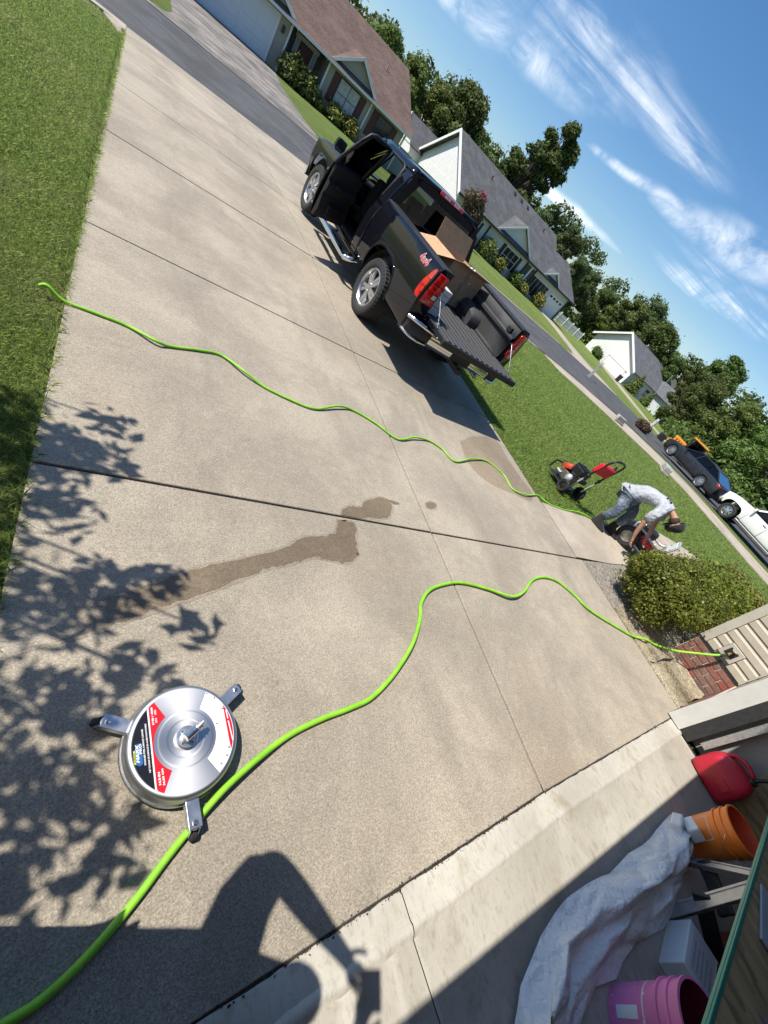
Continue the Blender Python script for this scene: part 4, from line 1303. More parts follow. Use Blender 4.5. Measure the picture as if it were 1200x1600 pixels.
def wheel_meshes(R_, wdt, rim, key, lugs=44, spokes=5, rimmat='alloy'):
    """tyre and rim with the axle along +y (outer face at +y)"""
    t = MB(); h_ = wdt / 2
    RXm = Matrix.Rotation(rad(-90), 4, 'X')
    t.lathe([(rim, -h_ * .80), (rim + .02, -h_ * .95), (R_ - .07, -h_ * 1.05), (R_ - .025, -h_ * .98), (R_ - .008, -h_ * .86), (R_ - .006, -h_ * .3), (R_ - .014, -h_ * .27), (R_ - .014, -h_ * .2), (R_ - .006, -h_ * .17), (R_ - .006, h_ * .17), (R_ - .014, h_ * .2), (R_ - .014, h_ * .27), (R_ - .006, h_ * .3), (R_ - .008, h_ * .86), (R_ - .025, h_ * .98), (R_ - .07, h_ * 1.05), (rim + .02, h_ * .95), (rim, h_ * .80)], 56, RXm)
    for k in range(lugs):
        for (y, hw_, ph) in ((-h_ * .68, h_ * .34, 0), (h_ * .68, h_ * .34, .5), (0, h_ * .15, .25)):
            a = 2 * math.pi * (k + ph) / lugs
            b2 = MB(); b2.box((0, 0, 0), (.012, hw_, R_ * 2 * math.pi / lugs * .62))
            mt = Matrix.Rotation(a, 4, 'Y') @ Matrix.Translation((R_ - .004, y, 0))
            t.add([mt @ Vector(v_) for v_ in b2.v], b2.f)
        # shoulder blocks
        for s_ in (-1, 1):
            a = 2 * math.pi * (k + .25) / lugs
            b2 = MB(); b2.box((0, 0, 0), (.035, .010, R_ * 2 * math.pi / lugs * .5))
            mt = Matrix.Rotation(a, 4, 'Y') @ Matrix.Translation((R_ - .035, s_ * h_ * .99, 0)) @ Matrix.Rotation(rad(-s_ * 12), 4, 'Z')
            t.add([mt @ Vector(v_) for v_ in b2.v], b2.f)
    tm = t.mesh('tyre', 'tyre', 35)
    r_ = MB()
    r_.lathe([(rim + .002, -h_ * .8), (rim - .02, -h_ * .7), (rim - .03, h_ * .4), (rim - .018, h_ * .72), (rim + .004, h_ * .80), (rim + .012, h_ * .86), (rim - .006, h_ * .90), (rim - .022, h_ * .74)], 56, RXm)
    r_.mat(1)
    r_.lathe([(rim - .03, h_ * .05), (.0, h_ * .05)], 40, RXm)
    r_.mat(0)
    for k in range(spokes):
        a0 = 2 * math.pi * k / spokes
        for sgn in (-1, 1):
            pts = []
            for (rr1, off, wd) in ((.045, .012, .022), (.13, .026, .027), (rim - .018, .040, .034)):
                pts.append((rr1, off * sgn, wd))
            rings = []
            for (rr1, off, wd) in pts:
                yf = h_ * .66 + (.02 if rr1 < .06 else (.012 if rr1 < .2 else 0))
                ring = []
                for (da, dy) in ((-wd, -.022), (wd, -.022), (wd * .8, 0), (-wd * .8, 0)):
                    p_ = Vector((rr1, yf + dy, off + da)); ring.append(Matrix.Rotation(a0, 4, 'Y') @ p_)
                rings.append(ring)
            r_.loft(rings)
    r_.lathe([(.075, h_ * .55), (.075, h_ * .74), (.060, h_ * .80), (.036, h_ * .80), (.034, h_ * .86), (.0, h_ * .88)], 24, RXm)
    for k in range(6):
        a = 2 * math.pi * k / 6
        r_.lathe([(.010, h_ * .72), (.010, h_ * .88), (.004, h_ * .9)], 8, Matrix.Rotation(a, 4, 'Y') @ Matrix.Translation((.055, 0, 0)) @ RXm, False, True)
    rm = r_.mesh('rim', [rimmat, 'brake_dark'], 35)
    for me in (tm, rm):
        bm = bmesh.new(); bm.from_mesh(me); bmesh.ops.recalc_face_normals(bm, faces=bm.faces); bm.to_mesh(me); bm.free()
    return tm, rm
TRUCK_WHEEL = wheel_meshes(.40, .27, .262, 'truck')
CAR_WHEEL = wheel_meshes(.335, .22, .235, 'car', 30, 7)
OLD_WHEEL = wheel_meshes(.385, .27, .225, 'old', 40, 6)

def add_wheel(parent, x, y, z, meshes, left, turn=0):
    o = bpy.data.objects.new('wheel', meshes[0]); COL.objects.link(o); o.parent = parent
    o.location = (x, y, z); o.rotation_euler = (0, rad(random.uniform(0, 70)), (0 if left else math.pi) + turn)
    o.name = 'wheel'
    r_ = bpy.data.objects.new('rim', meshes[1]); COL.objects.link(r_); r_.parent = o
    return o

def pickup(t, paint, wheels, door_open=True, gate_open=True, chrome='chrome', full_rear=True):
    FA, AR = 3.645, .505
    ZW = .40
    def arch(x, base):
        for xc in (0.0, FA):
            d = abs(x - xc)
            if d < AR:
                # squared-off arch opening
                return max(base, ZW + (AR ** 3.0 - d ** 3.0) ** (1 / 3.0) * 1.06)
        return base
    def panel(nm, x0, x1, zlo, zhi, nx, nz, Wf, sides=(1, -1), mat=paint, solid=.018, par=t, shift=0.0):
        for s_ in sides:
            b_ = MB()
            xsamp = [x0 + (x1 - x0) * i / nx for i in range(nx + 1)]
            def fn(a, c):
                x = x0 + (x1 - x0) * a
                lo = zlo(x) if callable(zlo) else zlo
                hi_ = zhi(x) if callable(zhi) else zhi
                z = lo + (hi_ - lo) * c
                return (x, s_ * (Wf(z) + shift), z)
            b_.grid(nx, nz, fn)
            yield_o = b_.build(nm, mat, par, smooth=40)
            md = yield_o.modifiers.new('thickness', 'SOLIDIFY'); md.thickness = solid; md.offset = 0
            last = yield_o
        return last
    def slant(nm, pts_lo, pts_hi, nz, Wf, sides=(1, -1), mat=paint, shift=0.0, solid=.03, par=t):
        """panel between z-levels with slanted ends: pts = (x0,x1,z)"""
        (a0, a1, za), (b0, b1, zb) = pts_lo, pts_hi
        for s_ in sides:
            b_ = MB()
            b_.grid(6, nz, lambda u_, v_: ((a0 + (b0 - a0) * v_) * (1 - u_) + (a1 + (b1 - a1) * v_) * u_, s_ * (Wf(za + (zb - za) * v_) + shift), za + (zb - za) * v_))
            o = b_.build(nm, mat, par, smooth=40)
            md = o.modifiers.new('thickness', 'SOLIDIFY'); md.thickness = solid; md.offset = 0
        return o
    # ---------------- bed
    xs_b = 44
    panel('bed_side', -1.20, .845, lambda x: arch(x, .50), 1.342, 60, 14, Wbed)
    # wheel-arch lips
    for s_ in (1, -1):
        for xc in (0.0, FA):
            pts = []
            for i in range(33):
                a = math.pi * i / 32
                d = -AR * math.cos(a); z = ZW + (AR ** 3 - min(AR, abs(d)) ** 3) ** (1 / 3.0) * 1.06
                pts.append((xc + d, s_ * (Wbed(max(.5, z)) + .006), max(.5, z)))
            b_ = MB(); b_.tube(pts, .014, 6); b_.build('arch_lip', paint, t, smooth=60)
            b_ = MB(); b_.lathe([(AR + .06, .55), (AR + .06, .93)], 24, Matrix.Translation((xc, 0, ZW)) @ Matrix.Rotation(rad(90) * (-s_), 4, 'X'))
            # keep the upper half only
            b2 = MB(); n_ = 24
            b2.grid(24, 1, lambda u_, v_: (xc - (AR + .05) * math.cos(math.pi * u_), s_ * (.50 + .44 * v_), ZW - .05 + (AR + .08) * math.sin(math.pi * u_)))
            b2.build('arch_liner', 'trim_black', t, smooth=60)
    b_ = MB()
    for s_ in (1, -1):
        b_ = MB(); b_.loft([[(x, s_ * y, z) for (y, z) in ((.78, 1.318), (.955, 1.318), (.960, 1.338), (.93, 1.352), (.80, 1.352), (.78, 1.345))] for x in (-1.20, .845)])
        b_.build('bed_rail', 'trim_black', t, bevel=.006)
        # inner wall with stake ledge
        b_ = MB()
        b_.loft([[(x, s_ * y, z) for (y, z) in ((.76, .80), (.79, .84), (.80, 1.10), (.76, 1.12), (.76, 1.15), (.80, 1.17), (.80, 1.32))] for x in (-1.17, -.6, 0, .6, .82)], False, False, closed=False)
        b_.build('bed_inner_wall', 'bedliner', t, smooth=30, solid=.01)
        b_ = MB()
        rings = []
        for i in range(13):
            a = math.pi * i / 12
            x = -.42 * math.cos(a); hgt = .26 * math.sin(a) ** .45 if 0 < i < 12 else 0
            rings.append([(x, s_ * .79, .80), (x, s_ * .79, .80 + hgt), (x, s_ * .62, .80 + hgt * .98), (x, s_ * .565, .80 + hgt * .8), (x, s_ * .555, .80)])
        b_.loft(rings, True, True); b_.build('wheel_well', 'bedliner', t, smooth=50)
        for x in (-1.0, .45):
            b_ = MB(); b_.bb(x - .05, x + .05, s_ * .745 if s_ > 0 else -.80, .80 if s_ > 0 else -.745, 1.17, 1.25); b_.build('tie_down', 'trim_black', t, bevel=.01)
    b_ = MB(); b_.bb(-1.20, .84, -.80, .80, .74, .795); fl = b_.build('bed_floor', 'bedliner', t)
    for k in range(11):
        y = -.70 + k * .14
        if abs(y) > .52: x0, x1 = -1.19, -.46
        else: x0, x1 = -1.19, .78
        b_ = MB(); b_.loft([[(x, y + dy, .795 + dz) for dy, dz in ((-.042, 0), (-.030, .012), (.030, .012), (.042, 0))] for x in (x0, x1)]); b_.build('rib', 'bedliner', fl, smooth=30)
    b_ = MB(); b_.bb(.80, .845, -.93, .93, .5, 1.34); b_.build('bed_front_wall', paint, t, bevel=.01)
    # ---------------- rear corner, lamps
    for s_ in (1, -1):
        b_ = MB()
        b_.loft([[(-1.20, s_ * .79, z), (-1.212, s_ * .80, z), (-1.212, s_ * (Wbed(z) - .03), z), (-1.20, s_ * (Wbed(z) - .004), z), (-1.17, s_ * (Wbed(z) - .012), z)] for z in (.60, .8, .93, 1.1, 1.27, 1.33)], True, True)
        b_.build('corner_post', paint, t, smooth=40)
        b_ = MB()
        ring = []
        zz = [.905, .93, 1.0, 1.10, 1.20, 1.262, 1.285]
        for i, z in enumerate(zz):
            e = .02 if i in (0, len(zz) - 1) else 0
            xf = interp([(.905, -1.055), (.95, -1.02), (1.1, -1.03), (1.285, -1.09)], z) - e
            wz = Wbed(z)
            ring.append([(xf, s_ * (wz - .004), z), (xf - .01, s_ * (wz + .014), z), (-1.15, s_ * (wz + .012), z), (-1.205, s_ * (wz - .012), z), (-1.232, s_ * (wz - .06), z), (-1.232, s_ * (.815 + e), z), (-1.20, s_ * (.81 + e), z)])
        b_.loft(ring); tl = b_.build('tail_light', 'lens_red', t, smooth=45, bevel=.006)
        for (z0, z1, mt_) in ((.995, 1.045, 'lens_clear'),):
            b_ = MB(); b_.bb(-1.238, -1.231, min(s_ * .83, s_ * .89), max(s_ * .83, s_ * .89), z0, z1); b_.build('reverse_lamp', mt_, tl, bevel=.003)
        for z in (.985, 1.06, 1.155):
            b_ = MB(); b_.loft([[(xx, s_ * yy, z + dz) for dz in (-.004, .004)] + [(xx + .002, s_ * (yy - .012), z + dz) for dz in (.004, -.004)] for xx, yy in ((-1.06, Wbed(z) + .013), (-1.15, Wbed(z) + .015), (-1.206, Wbed(z) - .010), (-1.235, Wbed(z) - .06), (-1.235, .83))]); b_.build('lens_divider', 'lens_dark_red', tl)
    # ---------------- tailgate
    if gate_open:
        gt = MB(); gt.bb(-1.775, -1.215, -.775, .775, .755, .812); tg = gt.build('tailgate', paint, t, bevel=.012)
        b_ = MB(); b_.bb(-1.762, -1.225, -.76, .76, .8125, .818); b_.build('gate_liner', 'bedliner', tg)
        for k in range(13):
            y = -.66 + k * .11
            b_ = MB(); b_.loft([[(x, y + dy, .818 + dz) for dy, dz in ((-.034, 0), (-.026, .011), (.026, .011), (.034, 0))] for x in (-1.75, -1.24)]); b_.build('rib', 'bedliner', tg, smooth=30)
        b_ = MB(); b_.bb(-1.80, -1.755, -.785, .785, .745, .822); b_.build('gate_cap', 'trim_black', tg, bevel=.012)
        for s_ in (1, -1):
            b_ = MB(); b_.tube([(-1.21, s_ * .79, 1.10), (-1.40, s_ * .78, .96), (-1.54, s_ * .775, .83)], .005, 6); b_.cyl((-1.205, s_ * .80, 1.10), (-1.205, s_ * .77, 1.10), .014); b_.build('gate_strap', 'steel', t, smooth=60)
            b_ = MB(); b_.box((-1.50, s_ * .778, .865), (.05, .012, .022), (0, rad(40), 0)); b_.build('strap_end', 'chrome', t, bevel=.003)
    else:
        gt = MB(); gt.bb(-1.23, -1.18, -.80, .80, .78, 1.33); gt.build('tailgate', paint, t, bevel=.012)
    # ---------------- rear bumper with corner steps
    b_ = MB()
    prof = [(-1.235, .50), (-1.375, .52), (-1.395, .56), (-1.395, .655), (-1.375, .70), (-1.235, .72)]
    def bump_ring(y, dx, dz=0.0, k=1.0):
        return [(x + dx, y, .61 + (z - .61) * k + dz) for x, z in prof]
    b_.loft([bump_ring(.64, .0), bump_ring(.3, -.02), bump_ring(0, -.025), bump_ring(-.3, -.02), bump_ring(-.64, .0)])
    rbp = b_.build('rear_bumper', chrome, t, smooth=40)
    for s_ in (1, -1):
        b_ = MB(); b_.loft([bump_ring(s_ * .645, .0), bump_ring(s_ * .76, .01), bump_ring(s_ * .90, .05), bump_ring(s_ * .985, .13, 0, .97)])
        b_.build('bumper_end', 'trim_black', rbp, smooth=40)
        b_ = MB(); b_.tube(catmull([(-1.398, s_ * .66, .70), (-1.385, s_ * .80, .715), (-1.33, s_ * .93, .715), (-1.22, s_ * 1.005, .70)], 5), .026, 8); b_.build('bumper_trim', chrome, rbp, smooth=60)
        b_ = MB(); b_.tube(catmull([(-1.398, s_ * .66, .53), (-1.385, s_ * .80, .52), (-1.33, s_ * .93, .52), (-1.22, s_ * 1.0, .53)], 5), .018, 8); b_.build('bumper_trim', chrome, rbp, smooth=60)
    b_ = MB(); b_.bb(-1.428, -1.415, -.19, .19, .535, .69); b_.build('plate_recess', 'trim_black', rbp, bevel=.01)
    b_ = MB(); b_.bb(-1.40, -1.25, -.62, .62, .718, .735); b_.build('step_pad', 'trim_black', rbp, bevel=.004)
    # ---------------- underbody
    b_ = MB(); b_.bb(-1.1, 4.2, -.48, -.36, .42, .60); b_.bb(-1.1, 4.2, .36, .48, .42, .60); b_.bb(.9, 4.0, -.36, .36, .40, .52); b_.bb(-1.05, -.8, -.4, .4, .40, .50)
    b_.build('chassis_frame', 'trim_black', t)
    b_ = MB(); b_.cyl((0, -.80, ZW), (0, .80, ZW), .045); b_.ell((0, .0, ZW), (.17, .15, .16)); b_.build('rear_axle', 'trim_black', t, smooth=60)
    b_ = MB(); b_.tube(catmull([(.8, -.55, .45), (-.6, -.55, .47), (-1.0, -.6, .46), (-1.22, -.66, .42)], 6), .032, 10); b_.build('exhaust_pipe', 'steel', t, smooth=60)
    b_ = MB(); b_.bb(-1.55, -1.2, -.05, .05, .44, .51); b_.build('tow_hitch', 'trim_black', t, bevel=.006)
    # ---------------- cab lower
    open_sides = (-1,) if door_open else (1, -1)
    panel('cab_corner', .885, 1.145, .47, 1.20, 6, 14, Wbody)
    panel('rear_door', 1.155, 1.925, .47, 1.20, 14, 14, Wbody, open_sides)
    panel('front_door', 1.935, 2.965, .47, 1.20, 14, 14, Wbody)
    panel('fender', 2.975, 4.36, lambda x: arch(x, .50), lambda x: interp([(2.97, 1.20), (3.3, 1.195), (4.0, 1.13), (4.36, 1.06)], x), 44, 12, Wbody)
    panel('rocker', .885, 3.14, .40, .46, 10, 3, lambda z: .93, mat=paint)
    for s_ in (1, -1):
        for x in (2.02, 1.24):
            if s_ == 1 and door_open and x < 1.5: continue
            b_ = MB(); b_.tube([(x, s_ * 1.0, 1.075), (x + .04, s_ * 1.03, 1.085), (x + .16, s_ * 1.03, 1.085), (x + .20, s_ * 1.0, 1.075)], .014, 8); b_.build('door_handle', chrome if chrome == 'chrome' else 'trim_black', t, smooth=60)
    # ---------------- greenhouse
    slant('rear_pillar', (.90, 1.15, 1.19), (1.00, 1.26, 1.78), 8, Wcab)
    slant('centre_pillar', (1.88, 1.99, 1.19), (1.87, 1.96, 1.76), 8, Wcab)
    slant('front_pillar', (3.02, 3.14, 1.17), (2.36, 2.47, 1.79), 10, Wcab, solid=.05)
    slant('roof_rail', (1.0, 2.44, 1.745), (1.02, 2.36, 1.83), 3, Wcab, solid=.04)
    slant('side_glass', (2.00, 2.98, 1.19), (1.97, 2.40, 1.75), 6, Wcab, mat='glass_tint', shift=-.01, solid=.004)
    slant('side_glass', (1.15, 1.88, 1.19), (1.26, 1.87, 1.75), 6, Wcab, open_sides, mat='glass_dark', shift=-.01, solid=.004)
    b_ = MB()
    b_.grid(16, 12, lambda u_, v_: (.97 + 1.43 * u_, -.66 + 1.32 * v_, 1.875 - .055 * abs(2 * v_ - 1) ** 2.4 - .045 * abs(2 * u_ - .9) ** 3))
    b_.build('roof', paint, t, smooth=60, solid=.03)
    # rear wall with its window
    b_ = MB()
    def rw(y, z):   # rear wall plane, leaning forward towards the roof
        return (.905 + (z - 1.2) * .13 if z > 1.2 else .905, y, z)
    for (y0, y1, z0, z1) in ((-.94, .94, .50, 1.215), (-.66, .66, 1.70, 1.84)):
        b_.quad(rw(y0, z0), rw(y1, z0), rw(y1, z1), rw(y0, z1))
    for s_ in (1, -1):
        b_.quad(rw(s_ * .945, 1.215), rw(s_ * .80, 1.215), rw(s_ * .60, 1.70), rw(s_ * .76, 1.70)); b_.quad(rw(s_ * .76, 1.70), rw(s_ * .60, 1.70), rw(s_ * .60, 1.84), rw(s_ * .66, 1.84))
    b_.build('cab_back', paint, t, solid=.03)
    b_ = MB(); b_.quad(rw(-.80, 1.215), rw(.80, 1.215), rw(.60, 1.70), rw(-.60, 1.70)); rg = b_.build('rear_glass', 'glass_tint', t)
    b_ = MB()
    for s_ in (1, -1):
        b_.tube([rw(s_ * .80, 1.215), rw(s_ * .60, 1.70)], .012, 6); b_.tube([rw(s_ * .26, 1.22), rw(s_ * .26, 1.70)], .009, 6)
    b_.tube([rw(-.80, 1.215), rw(.80, 1.215)], .014, 6); b_.tube([rw(-.60, 1.70), rw(.60, 1.70)], .014, 6)
    b_.build('window_seal', 'trim_black', rg, smooth=60)
    b_ = MB(); b_.loft([[(.945, y, 1.795), (.930, y, 1.80), (.938, y, 1.845), (.965, y, 1.85)] for y in (-.26, .26)]); br_ = b_.build('brake_light', 'lens_red', t, bevel=.006)
    b_ = MB(); b_.bb(.926, .934, -.16, -.05, 1.808, 1.838); b_.bb(.926, .934, .05, .16, 1.808, 1.838); b_.build('cargo_lamp', 'lens_clear', br_)
    b_ = MB(); b_.quad((3.10, -.88, 1.19), (3.10, .88, 1.19), (2.42, .66, 1.81), (2.42, -.66, 1.81)); b_.build('windshield', 'glass_clear', t)
    # hood, nose
    b_ = MB(); b_.grid(12, 10, lambda u_, v_: (3.06 + 1.32 * u_, (-.93 + 1.86 * v_) * (1 - .05 * u_), interp([(0, 1.225), (.25, 1.235), (.7, 1.19), (1, 1.10)], u_) - .05 * abs(2 * v_ - 1) ** 4 + .022 * (1 if .25 < v_ < .75 else 0)))
    b_.build('hood', paint, t, smooth=50, solid=.02)
    b_ = MB(); b_.bb(4.30, 4.40, -.60, .60, .66, 1.07); b_.build('grille', chrome, t, bevel=.02)
    for s_ in (1, -1):
        b_ = MB(); b_.loft([[(4.36, s_ * .62, z), (4.405, s_ * .62, z), (4.36, s_ * .90, z), (4.22, s_ * .975, z), (4.20, s_ * .90, z)] for z in (.84, 1.05)]); b_.build('headlight', 'lens_clear', t, bevel=.01)
    b_ = MB(); b_.loft([[(4.30, y, .42), (4.46 + dx, y, .45), (4.48 + dx, y, .62), (4.30, y, .66)] for y, dx in ((-1.0, -.22), (-.8, -.05), (0, .04), (.8, -.05), (1.0, -.22))]); b_.build('front_bumper', chrome, t, smooth=40)
    # ---------------- interior
    b_ = MB(); b_.bb(.92, 3.1, -.90, .90, .44, .52); b_.bb(2.95, 3.05, -.9, .9, .5, 1.15); b_.build('cabin_floor', 'interior_black', t)
    b_ = MB(); b_.bb(2.70, 3.05, -.86, .86, .92, 1.16); b_.build('dashboard', 'interior_black', t, bevel=.05)
    for (x, ys_) in ((2.05, (.42, -.42)), (1.16, (.42, -.42))):
        for y in ys_:
            b_ = MB(); b_.bb(x, x + .52, y - .27, y + .27, .62, .80); st = b_.build('seat', 'interior_black', t, bevel=.05)
            b_ = MB(); b_.box((x + .02, y, 1.06), (.16, .50, .62), (0, rad(-10), 0)); b_.build('seat_back', 'interior_black', st, bevel=.05)
            b_ = MB(); b_.box((x - .06, y, 1.45), (.10, .28, .18), (0, rad(-8), 0)); b_.build('headrest', 'interior_black', st, bevel=.04)
    b_ = MB(); pts = [(2.62 + .06 * math.sin(a), .42 + .185 * math.cos(a), 1.06 + .17 * math.sin(a)) for a in [2 * math.pi * i / 24 for i in range(25)]]; b_.tube(pts, .016, 8); b_.build('steering_wheel', 'interior_black', t, smooth=60)
    # ---------------- mirrors, step bars
    for s_ in (1, -1):
        b_ = MB(); b_.loft([[(x, s_ * (1.0 + a), z) for a, z in ((.02, 1.20), (.20, 1.20), (.22, 1.24), (.21, 1.35), (.18, 1.38), (.04, 1.37))] for x in (2.86, 2.89, 2.95)]); b_.bb(2.86, 2.94, min(s_ * .95, s_ * 1.04), max(s_ * .95, s_ * 1.04), 1.20, 1.26)
        mr = b_.build('mirror', paint, t, bevel=.015)
        b_ = MB(); b_.bb(2.852, 2.859, min(s_ * 1.04, s_ * 1.20), max(s_ * 1.04, s_ * 1.20), 1.22, 1.36); b_.build('mirror_glass', 'chrome', mr)
        b_ = MB(); b_.tube(catmull([(.92, s_ * .86, .40), (.97, s_ * 1.01, .335), (1.2, s_ * 1.05, .325), (2.9, s_ * 1.05, .325), (3.08, s_ * 1.0, .335), (3.12, s_ * .86, .40)], 6), .045, 10); sb = b_.build('step_bar', chrome, t, smooth=60)
        b_ = MB(); b_.bb(1.25, 1.75, min(s_ * 1.02, s_ * 1.085), max(s_ * 1.02, s_ * 1.085), .366, .378); b_.bb(2.2, 2.75, min(s_ * 1.02, s_ * 1.085), max(s_ * 1.02, s_ * 1.085), .366, .378); b_.build('step_pad', 'trim_black', sb)
        for x in (1.15, 2.0, 2.85):
            b_ = MB(); b_.tube([(x, s_ * .60, .45), (x, s_ * 1.02, .33)], .02, 6); b_.build('step_bracket', 'trim_black', sb)
    # ---------------- open rear door
    if door_open:
        hinge = Vector((1.93, .985, 0)); phi = -rad(58)
        piv = bpy.data.objects.new('rear_door', None)
        def D(p_):
            p_ = Vector(p_)
            return hinge + Matrix.Rotation(phi, 3, 'Z') @ (p_ - hinge)
        b_ = MB(); b_.grid(14, 14, lambda a, c: D((1.155 + .77 * a, Wbody(.47 + .73 * c), .47 + .73 * c)))
        dr_ = b_.build('rear_door', paint, t, smooth=40, solid=.01)
        b_ = MB(); b_.loft([[D((x, Wbody(z) - k, z)) for z, k in ((.48, .02), (.48, .06), (.60, .115), (.82, .10), (.86, .13), (.95, .13), (1.0, .085), (1.19, .075), (1.20, .02))] for x in (1.165, 1.24, 1.85, 1.92)]); b_.build('door_trim', 'interior_black', dr_, smooth=35)
        b_ = MB(); b_.loft([[D((x, Wbody(.75) - k, z)) for z, k in ((.54, .12), (.54, .17), (.70, .175), (.72, .12))] for x in (1.35, 1.80)]); b_.build('door_pocket', 'trim_black', dr_, bevel=.01)
        b_ = MB(); b_.tube([D((1.55, .84, .93)), D((1.50, .815, .94)), D((1.34, .815, .96)), D((1.29, .84, .98))], .014, 6); b_.build('pull_handle', 'trim_black', dr_, smooth=60)
        b_ = MB(); b_.bb(0, .01, 0, .01, 0, .01)
        fr_ = MB(); fpts = [D((x, Wcab(z) - .012, z)) for x, z in ((1.90, 1.20), (1.885, 1.45), (1.87, 1.70), (1.84, 1.755), (1.75, 1.765), (1.38, 1.765), (1.31, 1.74), (1.26, 1.62), (1.18, 1.30), (1.17, 1.20))]
        fr_.tube(fpts, .036, 8, flat=.7); fr_.build('window_frame', 'trim_black', dr_, smooth=60)
        b_ = MB(); b_.add([D((x, Wcab(z) - .012, z)) for x, z in ((1.90, 1.20), (1.87, 1.74), (1.36, 1.75), (1.27, 1.62), (1.18, 1.20))], [(0, 1, 2, 3, 4)]); b_.build('door_glass', 'glass_dark', dr_)
        b_ = MB(); b_.tube([D((1.18, 1.0, 1.075)), D((1.22, 1.03, 1.085)), D((1.34, 1.03, 1.085)), D((1.38, 1.0, 1.075))], .014, 8); b_.build('door_handle', chrome, dr_, smooth=60)
        bpy.data.objects.remove(piv)
        # door-opening seal on the body
        b_ = MB(); b_.tube([(1.16, .955, .50), (1.15, .97, .9), (1.16, .945, 1.20), (1.25, .80, 1.60), (1.29, .76, 1.73), (1.40, .745, 1.76), (1.86, .745, 1.76)], .016, 6); b_.build('door_seal', 'trim_black', t, smooth=60)
    for (x, s_) in ((0, 1), (0, -1), (FA, 1), (FA, -1)):
        add_wheel(t, x, s_ * .865, wheels_r, wheels, s_ > 0)

wheels_r = .40
truck = thing('pickup_truck', 'black pickup truck with rear door open and tailgate down on the drive', 'pickup truck', (3.98, 5.66, 0.0), rad(90) + .026, scale=.95)
pickup(truck, 'paint_black', TRUCK_WHEEL)
# decal on the rear flank, both sides
simple('decal_red', (.60, .02, .07), .3, 0, .05, 20)
for s_ in (1, -1):
    for (mat_, bold, sh) in (('label_white', .006, .0045), ('decal_red', .0, .0065)):
        me = text_mesh('4x4', .155, mat_, 'CENTER', .18, bold)
        # text plane: x to the rear on the left flank is mirrored, so face outwards
        X_ = Vector((s_ * -1, 0, 0)); Z_ = Vector((0, s_, 0)); Y_ = Vector((0, 0, 1))
        mt = Matrix(((X_.x, Y_.x, Z_.x, -.80), (X_.y, Y_.y, Z_.y, s_ * (Wbed(1.235) + .009 + sh)), (X_.z, Y_.z, Z_.z, 1.235), (0, 0, 0, 1)))
        ref('decal', me, truck, mt)
# ================================================================== CARGO IN THE BED
simple('cardboard', (.46, .29, .165), .85, 0, .10, 12, .15, 60)
simple('cardboard_in', (.36, .235, .14), .9, 0, .10, 12)
simple('paper_white', (.74, .74, .74), .7, 0, .06, 20, .2)
simple('carton_grey', (.55, .55, .54), .6, 0, .06, 20)
TM = Matrix.Translation((3.98, 5.66, 0)) @ Matrix.Rotation(rad(90) + .026, 4, 'Z') @ Matrix.Scale(.95, 4)
def in_truck(name, label, cat, p_, rz=0.0):
    o = thing(name, label, cat)
    o.matrix_world = TM @ Matrix.Translation(p_) @ Matrix.Rotation(rz, 4, 'Z')
    return o
cb = in_truck('cardboard_box', 'open cardboard box with raised flaps in the truck bed', 'box', (.36, -.33, .812), rad(4))
bx0, bx1, by0, by1, bh = -.34, .36, -.38, .38, .55
q = MB()
for (a, b_, c, d) in ((bx0, bx0 + .005, by0, by1), (bx1 - .005, bx1, by0, by1), (bx0 + .0055, bx1 - .0055, by0, by0 + .005), (bx0 + .0055, bx1 - .0055, by1 - .005, by1)):
    q.bb(a, b_, c, d, 0, bh)
q.bb(bx0 + .006, bx1 - .006, by0 + .006, by1 - .006, .001, .006)
q.build('carton', 'cardboard', cb)
def flap(p0, p1, dirv, L, mat='cardboard'):
    b_ = MB(); p0 = Vector(p0); p1 = Vector(p1); d = Vector(dirv).normalized() * L; n = (p1 - p0).cross(d).normalized() * .004
    e = (p1 - p0) * .03
    b_.loft([[p0, p1, p1 + d - e, p0 + d + e], [p0 + n, p1 + n, p1 + d - e + n, p0 + d + e + n]])
    b_.build('flap', mat, cb)
flap((bx0, by1, bh), (bx1, by1, bh), (0, 1, -.30), .36)
flap((bx0, by0, bh), (bx0, by1, bh), (-.8, 0, .25), .16)
flap((bx1, by0, bh), (bx1, by1, bh), (.35, 0, 1), .30, 'cardboard_in')
flap((bx0 + .01, by0 + .008, bh - .01), (bx1 - .01, by0 + .008, bh - .01), (0, .25, -1), .25, 'cardboard_in')
q = MB(); q.bb(bx0 - .0015, bx0 - .0002, -.05, .02, .02, bh - .01); q.build('tape_strip', 'cardboard_in', cb)
jug = in_truck('bottle', 'white and dark bottles standing inside the open cardboard box', 'bottle', (.40, -.30, .822))
q = MB(); q.lathe([(.07, 0), (.075, .02), (.075, .30), (.05, .40), (.025, .43), (.025, .47)], 18, None, True, True); q.build('jug', 'paper_white', jug, smooth=45)
q = MB(); q.lathe([(.028, .471), (.028, .505)], 14, None, True, True); q.build('cap', 'label_blue', jug, smooth=40)
q = MB(); q.lathe([(.06, 0), (.06, .38), (.02, .46), (.02, .50)], 18, Matrix.Translation((.02, .17, 0)), True, True); q.build('dark_bottle', 'black_plastic', jug, smooth=45)
sb_ = in_truck('carton', 'small pale grey carton standing just inside the left tail light', 'carton', (-.98, .62, .812), rad(6))
q = MB(); q.bb(-.10, .10, -.085, .085, 0, .34); q.build('body', 'carton_grey', sb_, bevel=.004)
for z in (.10, .20, .27):
    q = MB(); q.bb(-.1012, -.1003, -.084, .084, z, z + .006); q.build('seam', 'black_plastic', sb_)
q = MB(); rg = random.Random(12)
